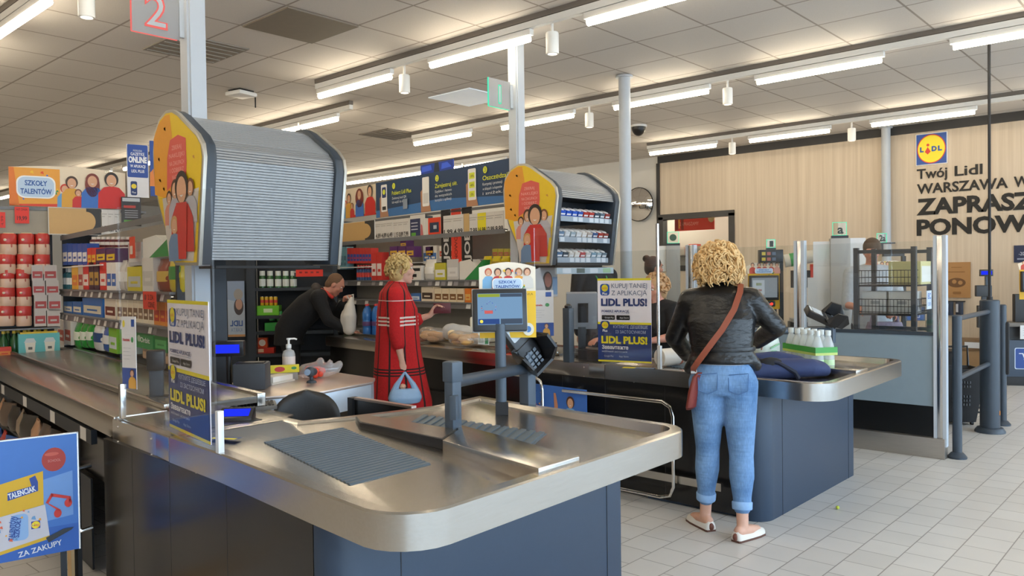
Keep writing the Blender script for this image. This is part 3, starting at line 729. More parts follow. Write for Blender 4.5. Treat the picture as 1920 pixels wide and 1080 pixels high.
def cabinet(D, label, opened):
    t = thing('product_cabinet', label, 'cabinet', (D[0], D[1], 0))
    side_sheet(t)
    RIM = mat('pale_metal_rim', hexc('#B4B0A6'), .35, .6)
    def slab(m, x0, x1, off): 
        b = B(m); P = inset(PR, off); n = len(P)
        vs = [(x0, y, z) for y, z in P] + [(x1, y, z) for y, z in P]
        b.add(vs, [tuple(range(n)), tuple(range(2 * n - 1, n - 1, -1))] + [(i, (i + 1) % n, n + (i + 1) % n, n + i) for i in range(n)]); return b
    slab(RIM, XA - .026, XA - .004, .0).obj('end_panel', t, .004)
    slab(RIM, XB + .004, XB + .026, .0).obj('end_panel', t, .004)
    for x0, x1 in ((XA - .004, XA + .055), (XB - .055, XB + .004)): slab(POSTDARK, x0, x1, -.012 if False else .004).obj('frame', t, .008)
    # slatted shutter follows the front and the sloping top
    path = inset(PR, .03)[0:9] if not opened else inset(PR, .03)[1:9]
    if opened: path[0] = (path[0][0], 2.21)
    pts = []
    for i in range(len(path) - 1):
        a, c = Vector(path[i]), Vector(path[i + 1]); L = (c - a).length; k = max(1, round(L / .0165))
        nrm = Vector(((c - a).y, -(c - a).x)).normalized(); nrm = -nrm if nrm.x > 0 and i < 4 else nrm
        for j in range(k):
            for u, d in ((.0, -.004), (.15, .003), (.8, .003), (.95, -.004)): 
                p = a.lerp(c, (j + u) / k) - Vector((0, 0)) + nrm * d * (1 if nrm.x < 0 else -1); pts.append(p)
    b = B(ALU); n = len(pts)
    b.add([(XA + .05, p.x, p.y) for p in pts] + [(XB - .05, p.x, p.y) for p in pts], [(i, i + 1, n + i + 1, n + i) for i in range(n - 1)])
    b.obj('shutter', t, smooth=False)
    P = inset(PR, .04)
    if not opened:
        slab(MATTBLACK, XA + .05, XB - .05, .05).obj('body', t)
    else:
        b = B(MATTBLACK); bk = [(y, z) for y, z in PR[8:14]]
        b.box(XA + .05, XB - .05, 4.52, 4.54, 1.62, 2.4); b.box(XA + .05, XB - .05, 4.24, 4.54, 1.62, 1.64); b.box(XA + .05, XB - .05, 4.24, 4.54, 2.215, 2.225)
        b.obj('body', t)
        for k, z in enumerate((1.68, 1.86, 2.04)):
            y0 = 4.245 - .07 * (z - 1.62) / .6 + .015
            B(SHELFGREY).add([(XA + .07, y0, z), (XB - .07, y0, z), (XB - .07, y0 + .26, z + .10), (XA + .07, y0 + .26, z + .10), (XA + .07, y0, z - .012), (XB - .07, y0, z - .012), (XB - .07, y0 + .26, z + .088), (XA + .07, y0 + .26, z + .088)], [(0, 1, 2, 3), (4, 7, 6, 5), (0, 4, 5, 1), (2, 6, 7, 3), (0, 3, 7, 4), (1, 5, 6, 2)]).obj('tray', t)
            s = Sheet(Matrix.Translation((0, y0 - .002, 0)))
            s.r(ink('#8C9AA8'), XA + .07, z - .035, XB - .07, z + .012); s.lay()
            q = random.Random(k)
            for j in range(9):
                if q.random() < .75: s.r(ink('#C4CCD4'), XA + .085 + j * .08, z - .03, XA + .085 + j * .08 + .06, z + .008)
            s.obj('price_strip', t)
        s = Sheet(Matrix.Translation((0, 4.22, 0))); s.board(ink('#9FB0BC'), XA + .02, 1.545, XB - .03, 1.60, .02); s.lay()
        for j, c in enumerate(('#C4CCD4', '#4C5C58', '#C4CCD4', '#8FB08C')): s.r(ink(c), XA + .1 + j * .2, 1.552, XA + .22 + j * .2, 1.594)
        s.obj('lower_strip', t)
    B(MATTBLACK).box(XA + .1, XB - .1, 4.3, 4.5, 1.605, 1.62).obj('underside', t)
    return t
cabinet(L2, 'large hanging cabinet with closed silver slatted shutter and yellow side panel', False)
cabinet((3.2, .10), 'smaller hanging cabinet with open shutter showing trays of packets', True)
# packets in the open cabinet: every packet on its tray
cols = [['#2450B8', '#2450B8', '#2B57C0', '#274FA8', '#A8342C', '#B03A30', '#3A4A5C', '#5A6A78', '#8A3430'], ['#5A7C9C', '#C9CED2', '#9DB0BC', '#C2C8CC', '#D8D2CC', '#B0A49C', '#3A5A8C', '#A83A34', '#8A3A34'], ['#4A6A8C', '#3A4A5A', '#C9C4BE', '#D8D4CE', '#B04A50', '#C4C0BC', '#7A98AC', '#9AB0BC', '#6A7C88']]
names = ['top', 'middle', 'bottom']
ORDN = ['first', 'second', 'third', 'fourth', 'fifth', 'sixth', 'seventh', 'eighth', 'ninth']
def hue(h):
    r, g, b_ = [int(h[i:i + 2], 16) for i in (1, 3, 5)]
    if max(r, g, b_) - min(r, g, b_) < 36: return 'pale grey' if r > 120 else 'dark grey'
    return 'blue' if b_ > r else ('red' if r > g * 1.7 else 'brown')
for k, z in enumerate((2.04, 1.86, 1.68)):
    y0 = 4.245 - .07 * (z - 1.62) / .6 + .03 + .10
    for j in range(9):
        x = 3.2 + XA + .10 + j * .083
        b = B(plastic(cols[k][j], .25)); b.box(-.034, .034, -.012, .10, .004, .05); b.use(ink('#D8DADC')).box(-.03, .03, -.0135, -.012, .012, .028)
        b.ell((0, .04, .05), (.032, .05, .012), 8)
        o = b.obj('sweet_packet', bevel=.004); place(o, (x, y0, z + .013), 0.02 * ((j * 7 % 5) - 2), radians(20))
        tag(o, '%s packet, %s from left on the %s tray of the open cabinet' % (hue(cols[k][j]), ORDN[j], names[k]), 'packet', 'packets on the %s tray of the open cabinet' % names[k])
# ---- lit lane numbers hanging from the posts
def lane_sign(x0, x1, y, z0, z1, digit, glow, label, post):
    t = thing('lane_number_sign', label, 'sign', ((x0 + x1) / 2, y, 0), 0)
    w = (x1 - x0) / 2
    B(glassy('sign_acrylic_' + digit, (.86, .88, .88), .10, .1, .40, (.52, .52, .54))).box(-w, w, -.006, .006, z0, z1).obj('acrylic_plate', t)
    b = B(glow); b.box(-w - .004, -w, -.007, .007, z0, z1); b.box(-w, w * .9, -.007, .007, z0 - .003, z0); b.obj('lit_edge', t)
    s = Sheet(Matrix.Translation((0, -.0075, 0)), .0007); h = (z1 - z0)
    s.t(glow, digit, 0, z0 + h * .17, h * .66, al='c', bold=.035); s.lay().t(mat('sign_face', hexc('#AEB2B6'), .4), digit, 0, z0 + h * .17 + .004, h * .66 - .008, al='c', bold=.0)
    s.obj('digit', t)
    B(PALEPOST).box(w, w + .03, -.012, .012, z0 + .02, z1 - .02).obj('bracket', t)
    return t
lane_sign(1.965, 2.245, 4.70, 2.98, 3.28, '2', REDEDGE, 'hanging acrylic sign with a red lit 2', 0)
lane_sign(5.08, 5.36, 4.84, 3.03, 3.28, '1', GREENEDGE, 'hanging acrylic sign with a green lit 1', 0)

# ================================================================== the cashier's place at the near checkout
t = thing('cashier_desk', 'steel topped cashier desk with pale front behind the black chair', 'desk', (0, 0, 0))
DK = [(2.33, 4.30), (2.83, 4.17), (3.33, 4.28), (3.46, 4.42), (3.50, 4.97), (3.42, 5.02), (2.66, 5.02), (2.46, 4.8)]
STW = mat('warm_steel', (.60, .50, .45), .32, .8, .06)
B(STW).prism(DK, .822, .84).obj('desk_top', t, .004)
B(mat('steel_daylight_tint', (.60, .66, .74), .38, .7, .05)).prism(inset(DK, .01), .68, .822).obj('apron', t, .003)  # bluish daylight reflection put into the steel colour
for x, y in ((2.5, 4.4), (3.36, 4.42), (3.38, 4.9), (2.55, 4.95)): B(SHELFDARK).box(x - .03, x + .03, y - .03, y + .03, 0, .68).obj('leg', t)
t = thing('swing_gate', 'low dark swing gate panel beside the cashier chair', 'gate', (2.99, 3.74, 0))
B(DARKP).box(-.015, .015, -.27, .27, .30, .79).obj('panel', t, .004); B(STW).box(-.018, .018, -.27, .27, .79, .803).obj('edge_cap', t)
B(SHELFDARK).box(-.03, .03, .27, .32, 0, .80).obj('hinge_post', t)
t = thing('cashier_chair', 'black vinyl chair with a rounded back behind the steel counter', 'chair', (2.56, 3.90, 0), radians(-35))
bb = B(CHAIRBLACK); rs = []
for kk in range(19):
    k = kk * 10 / 18; z = .55 + .355 * k / 10; w = max(.012, .19 * max(0, 1 - (max(0, k - 5) / 5.0) ** 2.4) ** .5 if k > 5 else .19 - .02 * (5 - k) / 5)
    rs.append([(w * cos(a) , -.03 * sin(a) + .055 * (w * cos(a) / .19) ** 2 * -1 + .02 * k / 10, z) for a in [2 * pi * j / 20 for j in range(20)]])
bb.rings(rs); bb.obj('backrest', t, ang=60)
B(CHAIRBLACK).rings([slab_ring((0, .22, z), w, w * .95) for z, w in ((.43, .20), (.45, .225), (.49, .225), (.505, .20))]).obj('seat', t)
B(MATTBLACK).box(-.03, .03, -.03, .05, .40, .62).obj('back_bracket', t, .006); B(CHROME).cyl((0, .22, .10), (0, .22, .43), .025).obj('gas_column', t)
for k in range(5):
    a = 2 * pi * k / 5; lg = B(MATTBLACK).tube([(0, .22, .11), (.27 * cos(a), .22 + .27 * sin(a), .07)], [.025, .016], 8).obj('foot', t)
    B(BLACK).ell((.27 * cos(a), .22 + .27 * sin(a), .032), (.03, .03, .032), 10).obj('castor', lg)
# till hardware
t = thing('receipt_printer', 'dark receipt printer box on the cashier desk', 'printer', (2.66, 4.66, .84), radians(-42))
B(mat('printer_grey', hexc('#3A4048'), .5)).box(-.10, .10, -.09, .09, 0, .165).obj('body', t, .01); B(BLACK).box(-.085, .085, -.07, .02, .165, .172).obj('paper_slot', t)
t = thing('price_display', 'small black pole display glowing blue above the printer', 'display', (2.60, 4.84, .84), radians(-42))
B(BLACK).cyl((0, 0, 0), (0, 0, .23), .018).obj('pole', t); B(BLACK).cyl((0, 0, 0), (0, 0, .012), .06).obj('base', t)
B(BLACK).box(-.10, .10, -.03, .03, .20, .30).obj('housing', t, .008); s = Sheet(Matrix.Translation((0, -.031, 0))); s.r(BLUELCD, -.075, .222, .075, .278); s.obj('blue_screen', t)
t = thing('display_reflection', 'blue lit till display lying low on the near counter behind the screen', 'display', (1.86, 3.40, ZT - .004), radians(-42))  # blue reflection on the glass given a glowing body of its own
B(BLACK).add([(-.075, -.05, 0), (.075, -.05, 0), (.075, .05, 0), (-.075, .05, 0), (-.075, -.045, .015), (.075, -.045, .015), (.075, .03, .05), (-.075, .03, .05), (.075, .05, .05), (-.075, .05, .05)], [(0, 1, 5, 4), (4, 5, 6, 7), (7, 6, 8, 9), (9, 8, 2, 3), (0, 3, 2, 1), (0, 4, 7, 9, 3), (1, 2, 8, 6, 5)]).obj('housing', t, .003)
s = Sheet(Matrix.Translation((0, -.045, .0165)) @ Matrix.Rotation(radians(-65), 4, 'X')); s.r(BLUELCD, -.06, .012, .06, .072); s.obj('blue_screen', t)
t = thing('keyboard', 'grey till keyboard tilted on the shelf left of the chair', 'keyboard', (2.30, 3.98, .82), radians(-25))
M = Matrix.Rotation(radians(10), 4, 'X'); B(mat('key_grey', hexc('#6C6A66'), .5)).box(-.10, .10, -.05, .05, 0.012, .035, M).obj('body', t, .005)
kb = B(BLACK)
for i in range(10):
    for j in range(4): kb.box(-.09 + i * .018, -.077 + i * .018, -.04 + j * .021, -.024 + j * .021, .035, .04, M)
kb.obj('keys', t)
t = thing('hand_scanner', 'dark round hand scanner standing on the cashier desk', 'scanner', (3.05, 4.58, .84), radians(-60))
B(POSTDARK).lathe([(.0, 0), (.035, 0), (.03, .012), (.012, .02), (.012, .04)], n=14).obj('stand', t); organic('head', (lambda b: (limb(b, [((0, .03, .07), .028), ((0, -.02, .075), .036)]), b)[1])(B(POSTDARK)), .006, t, 3); B(mat('scan_window', hexc('#8FA6C4'), .2)).cyl((0, -.056, .075), (0, -.060, .076), .022).obj('window', t)
# sanitiser, papers and the bag of red fruit
t = thing('sanitiser_bottle', 'clear pump bottle of hand gel on the cashier desk', 'bottle', (3.10, 4.93, .84))
B(glassy('gel_plastic', (.88, .87, .86), .10, .1, .40)).lathe([(.0, 0), (.040, 0), (.044, .008), (.044, .165), (.036, .19), (.018, .20), (.018, .215)], n=20).obj('body', t)
B(ink('#DCCFCB')).lathe([(.0445, .03), (.0448, .032), (.0448, .15), (.0445, .152)], n=20).obj('label_band', t)
p = B(WHITEP).lathe([(.019, .212), (.019, .235), (.008, .24), (.008, .265), (.014, .268), (.014, .28), (0, .28)], n=14).obj('pump', t); B(WHITEP).tube([(0, 0, .275), (.035, -.02, .275), (.05, -.028, .268)], .006, 8).obj('nozzle', p)
t = tag(place((lambda b: b.obj('paper_stack', bevel=.003))(B(ink('#D6CFC4')).box(-.12, .12, -.07, .07, 0, .012).use(ink('#E9E5DE')).box(-.10, .11, -.06, .05, .012, .05)), (2.90, 4.78, .84), .35), 'stack of white papers beside the receipt printer', 'papers')
s = Sheet(); s.board(ink('#E2D21F'), -.16, 0, .16, .05, .05); s.lay().e(ink('#C93A3A'), .03, .025, .035, .018); s.r(ink('#EFE6B0'), -.15, .01, -.06, .04); s.e(ink('#3C8A4A'), .125, .03, .018, .01)
tag(place(s.obj('sweet_box'), (2.96, 4.88, .89), radians(-30)), 'long yellow and red sweet box behind the papers', 'box')
tag(B(ink('#8C8680')).box(-.15, .15, -.02, .05, 0, .05).obj('box_riser', bevel=.002), 'grey box under the long yellow sweet box', 'box'); bpy.data.objects['box_riser'].location = (2.96, 4.88, .84); bpy.data.objects['box_riser'].rotation_euler = (0, 0, radians(-30))
def lumpbag(name, label, cat, loc, size, m, seed, parts=9, vox=.008, rz=0, flat=.6):
    q = random.Random(seed); b = B(m); w, d, h = size
    for k in range(parts):
        r = q.uniform(.28, .42) * min(w, d, h * 1.3)
        b.ell((q.uniform(-w, w) * .34, q.uniform(-d, d) * .34, r * flat + q.uniform(0, max(0.001, h - 2 * r * flat))), (r * q.uniform(.9, 1.3), r * q.uniform(.9, 1.2), r * q.uniform(.6, 1)), 10)
    b.ell((0, 0, h * .33), (w * .45, d * .45, h * .33), 12)
    o = organic(name, b, vox, None, 2); place(o, loc, rz); return tag(o, label, cat)
t = thing('fruit_bag', 'crumpled clear bag of red fruit on the cashier desk', 'bag', (3.22, 4.78, .84), radians(-40))
q = random.Random(3); fr_ = B(mat('red_fruit', hexc('#D8432A'), .35, var=.25, scale=30))
for k in range(13): fr_.ell((q.uniform(-.085, .05), q.uniform(-.045, .045), .026 + q.uniform(0, .035)), q.uniform(.022, .028), 10)
tag(fr_.obj('fruit', t), kind='stuff')
b = B(glassy('thin_bag_film', (1, .93, .92), .16, .12, .22)); limb(b, [((-.07, 0, .045), .055), ((.0, .01, .05), .062), ((.08, .0, .055), .05), ((.14, .01, .06), .035)]); b.ell((.16, .02, .085), (.03, .03, .03), 8); b.ell((.10, -.02, .10), (.025, .02, .03), 8); b.ell((.03, .03, .115), (.03, .03, .025), 8)
organic('film', b, .009, t, 2)
# sticker on the near counter edge
s = Sheet(Matrix.Rotation(radians(-90), 4, 'X')); s.r(ink('#29467E'), -.06, -.028, .06, .028); s.lay().r(ink('#E3D420'), -.055, -.022, .055, .004); s.lay().r(ink('#B0A63A'), .0, -.02, .012, .0)
tag(place(s.obj('edge_sticker'), (1.60, 3.02, ZT + .0015), radians(-62)), 'yellow and blue sticker on the near counter by the screen foot', 'sticker')
s = Sheet(Matrix.Rotation(radians(-90), 4, 'X')); s.r(ink('#E3D420'), -.10, -.035, .0, .03); s.lay().r(ink('#5A6C8C'), -.01, -.04, .12, .03); s.lay().r(ink('#9AA0B0'), .02, -.02, .08, .01)
tag(place(s.obj('leaflet'), (4.58, 3.0, ZT + .0015), radians(-70)), 'yellow and grey leaflet lying under the right app poster', 'leaflet')

# ---- blue advertising board and gift rack at the left of the near counter
t = thing('advert_board', 'blue school talent board with a ball and music note at lower left', 'poster', (1.34, 3.88, .33), radians(-12))
s = Sheet(); s.board(ink('#3E74C4', .35), -.62, 0, 0, .525, .012)
s.r(ink('#2F62B8'), -.62, 0, 0, .12); s.poly(ink('#6E9AD8'), [(-.40, .12), (-.02, .16), (-.02, .36), (-.30, .30)])
s.lay().e(ink('#A8372B'), -.092, .42, .047, .053); s.lay().e(ink('#C45A48'), -.10, .445, .028, .008); s.t(ink('#C9897E'), 'SCHOOL', -.09, .41, .012, w=.05, al='c')
s.lay().poly(ink('#D9AE1E'), [(-.30, .20), (-.135, .225), (-.135, .375), (-.30, .34)]); s.lay().poly(ink('#2A4A9C'), [(-.27, .265), (-.155, .29), (-.155, .33), (-.165, .36), (-.188, .35), (-.18, .315), (-.27, .30)])
s.lay().t(ink('#E9EEF4'), 'TALENCIAK', -.265, .272, .024, w=.105, bold=.03, rot=.2)
s.poly(ink('#C9C8D2'), [(-.33, .045), (-.115, .085), (-.13, .225), (-.30, .20)]); s.poly(ink('#D6AE2A'), [(-.33, .03), (-.115, .07), (-.115, .085), (-.33, .045)])
s.lay().rr(ink('#8DB3E2'), -.262, .085, -.195, .20, .02); logo_square(s, -.185, .125, .035); s.lay().t(ink('#274C9C'), 'SZKOŁY', -.232, .10, .02, w=.09, rot=1.45, bold=.03); s.t(ink('#274C9C'), 'TALENTÓW', -.252, .092, .02, w=.105, rot=1.45, bold=.03)
burst(s, -.225, .14, .075, ['#E2694A', '#6A9AC8', '#E7A33A'], 12, 8)
R_ = ink('#C9322A'); s.lay().e(R_, -.040, .218, .015, .019); s.e(R_, -.082, .178, .015, .019); s.poly(R_, [(-.128, .232), (-.106, .272), (-.096, .266), (-.118, .228)]); s.poly(R_, [(-.106, .272), (-.030, .246), (-.034, .234), (-.108, .258)]); s.poly(R_, [(-.040, .244), (-.030, .244), (-.027, .220), (-.034, .218)]); s.poly(R_, [(-.126, .236), (-.119, .226), (-.076, .186), (-.070, .192)])
s.lay().poly(ink('#222A33'), [(-.12, .055), (-.03, .095), (-.02, .105), (-.06, .105), (-.13, .078)]); s.t(ink('#D6DEEA'), 'ZA ZAKUPY', -.235, .012, .024, w=.17, rot=.14, bold=.02)
s.obj('printed_board', t)
B(STEELB).box(-.62, .004, -.002, .014, .525, .531).obj('top_edge', t)
B(STEELB).box(.0, .006, -.002, .014, 0, .531).obj('side_edge', t)
for x in (-.50, -.06): B(SHELFDARK).box(x - .012, x + .012, .013, .03, -.33, .3).obj('leg', t)
B(mat('pale_wood_foot', hexc('#C9A878'), .6)).box(-.6, .03, -.06, .12, -.33, -.30).obj('foot_plate', t)
t = thing('hook_rack', 'dark wire rack with chrome hooks between the blue board and the counter', 'rack', (1.44, 4.15, 0))
B(MATTBLACK).box(-.02, .0, -.02, .06, 0, .78).obj('upright', t); B(mat('pale_wood_foot', hexc('#C9A878'), .6)).box(-.05, -.035, -.02, .03, .02, .76).obj('wood_strip', t)
for z, m in ((.66, BLACK), (.36, CHROME)): B(m).tube([(-.06, -.02, z + .10), (-.055, -.05, z + .03), (-.02, -.07, z - .01), (.03, -.07, z - .005)], .011, 8).obj('hook', t)
t = thing('gift_shelf', 'grey price strip shelf under the near belt at the left edge', 'shelf', (0, 0, 0))
e_ = lambda y: 1.50 + (y - 3.9) * .113
b = B(SHELFDARK); b.prism([(e_(4.35) + .02, 4.35), (e_(4.35) + .05, 4.35), (e_(7.2) + .05, 7.2), (e_(7.2) + .02, 7.2)], .70, .775); b.obj('shelf_front', t)
B(SHELFDARK).prism([(e_(4.35) + .05, 4.45), (e_(4.35) + .06, 4.45), (e_(7.2) + .06, 7.2), (e_(7.2) + .05, 7.2)], .02, .5).obj('back_panel', t)
for y in (4.5, 5.2, 6.0, 6.8):
    s = Sheet(Matrix.Translation((e_(y) + .018, y, 0)) @ Matrix.Rotation(FACE_L + radians(-6.4), 4, 'Z')); s.r(TAGWHITE, -.06, .705, .06, .772); s.obj('price_tag', t)
B(SHELFDARK).prism([(e_(4.9) - .02, 4.95), (e_(4.9) + .05, 4.95), (e_(7.2) + .05, 7.2), (e_(7.2) - .02, 7.2)], .50, .515).obj('board', t)
B(SHELFDARK).prism([(e_(4.9) - .05, 4.95), (e_(4.9) + .05, 4.95), (e_(7.2) + .05, 7.2), (e_(7.2) - .05, 7.2)], .30, .315).obj('board', t)
q = random.Random(9)
for r, (z, cs, lb) in enumerate(((.516, ['#2A2522', '#5A4A3E', '#B98E6C', '#33302C', '#8C7A66'], 'wrapped gift bag on the upper gift shelf'), (.316, ['#2F5EA8', '#B8433A', '#274C8C', '#8A3430', '#3A6AB0'], 'gift packet on the lower gift shelf'))):
    for k in range(9):
        y = 5.05 + k * .235
        b = B(plastic(cs[k % 5], .3)); b.rings([slab_ring((0, 0, zz), w, dd) for zz, w, dd in ((0, .09, .03), (.04, .105, .045), (.10, .10, .04), (.15, .085, .012), (.165, .09, .006))])
        o = b.obj('gift_packet', bevel=0); place(o, (e_(y) + .005 - .03 * r, y, z), FACE_L + q.uniform(-.3, .3)); tag(o, '%s %s, %s from the right' % (hue(cs[k % 5]), lb, ORDN[k]), 'packet', 'gift packets on the %s shelf' % ('upper' if r == 0 else 'lower'))
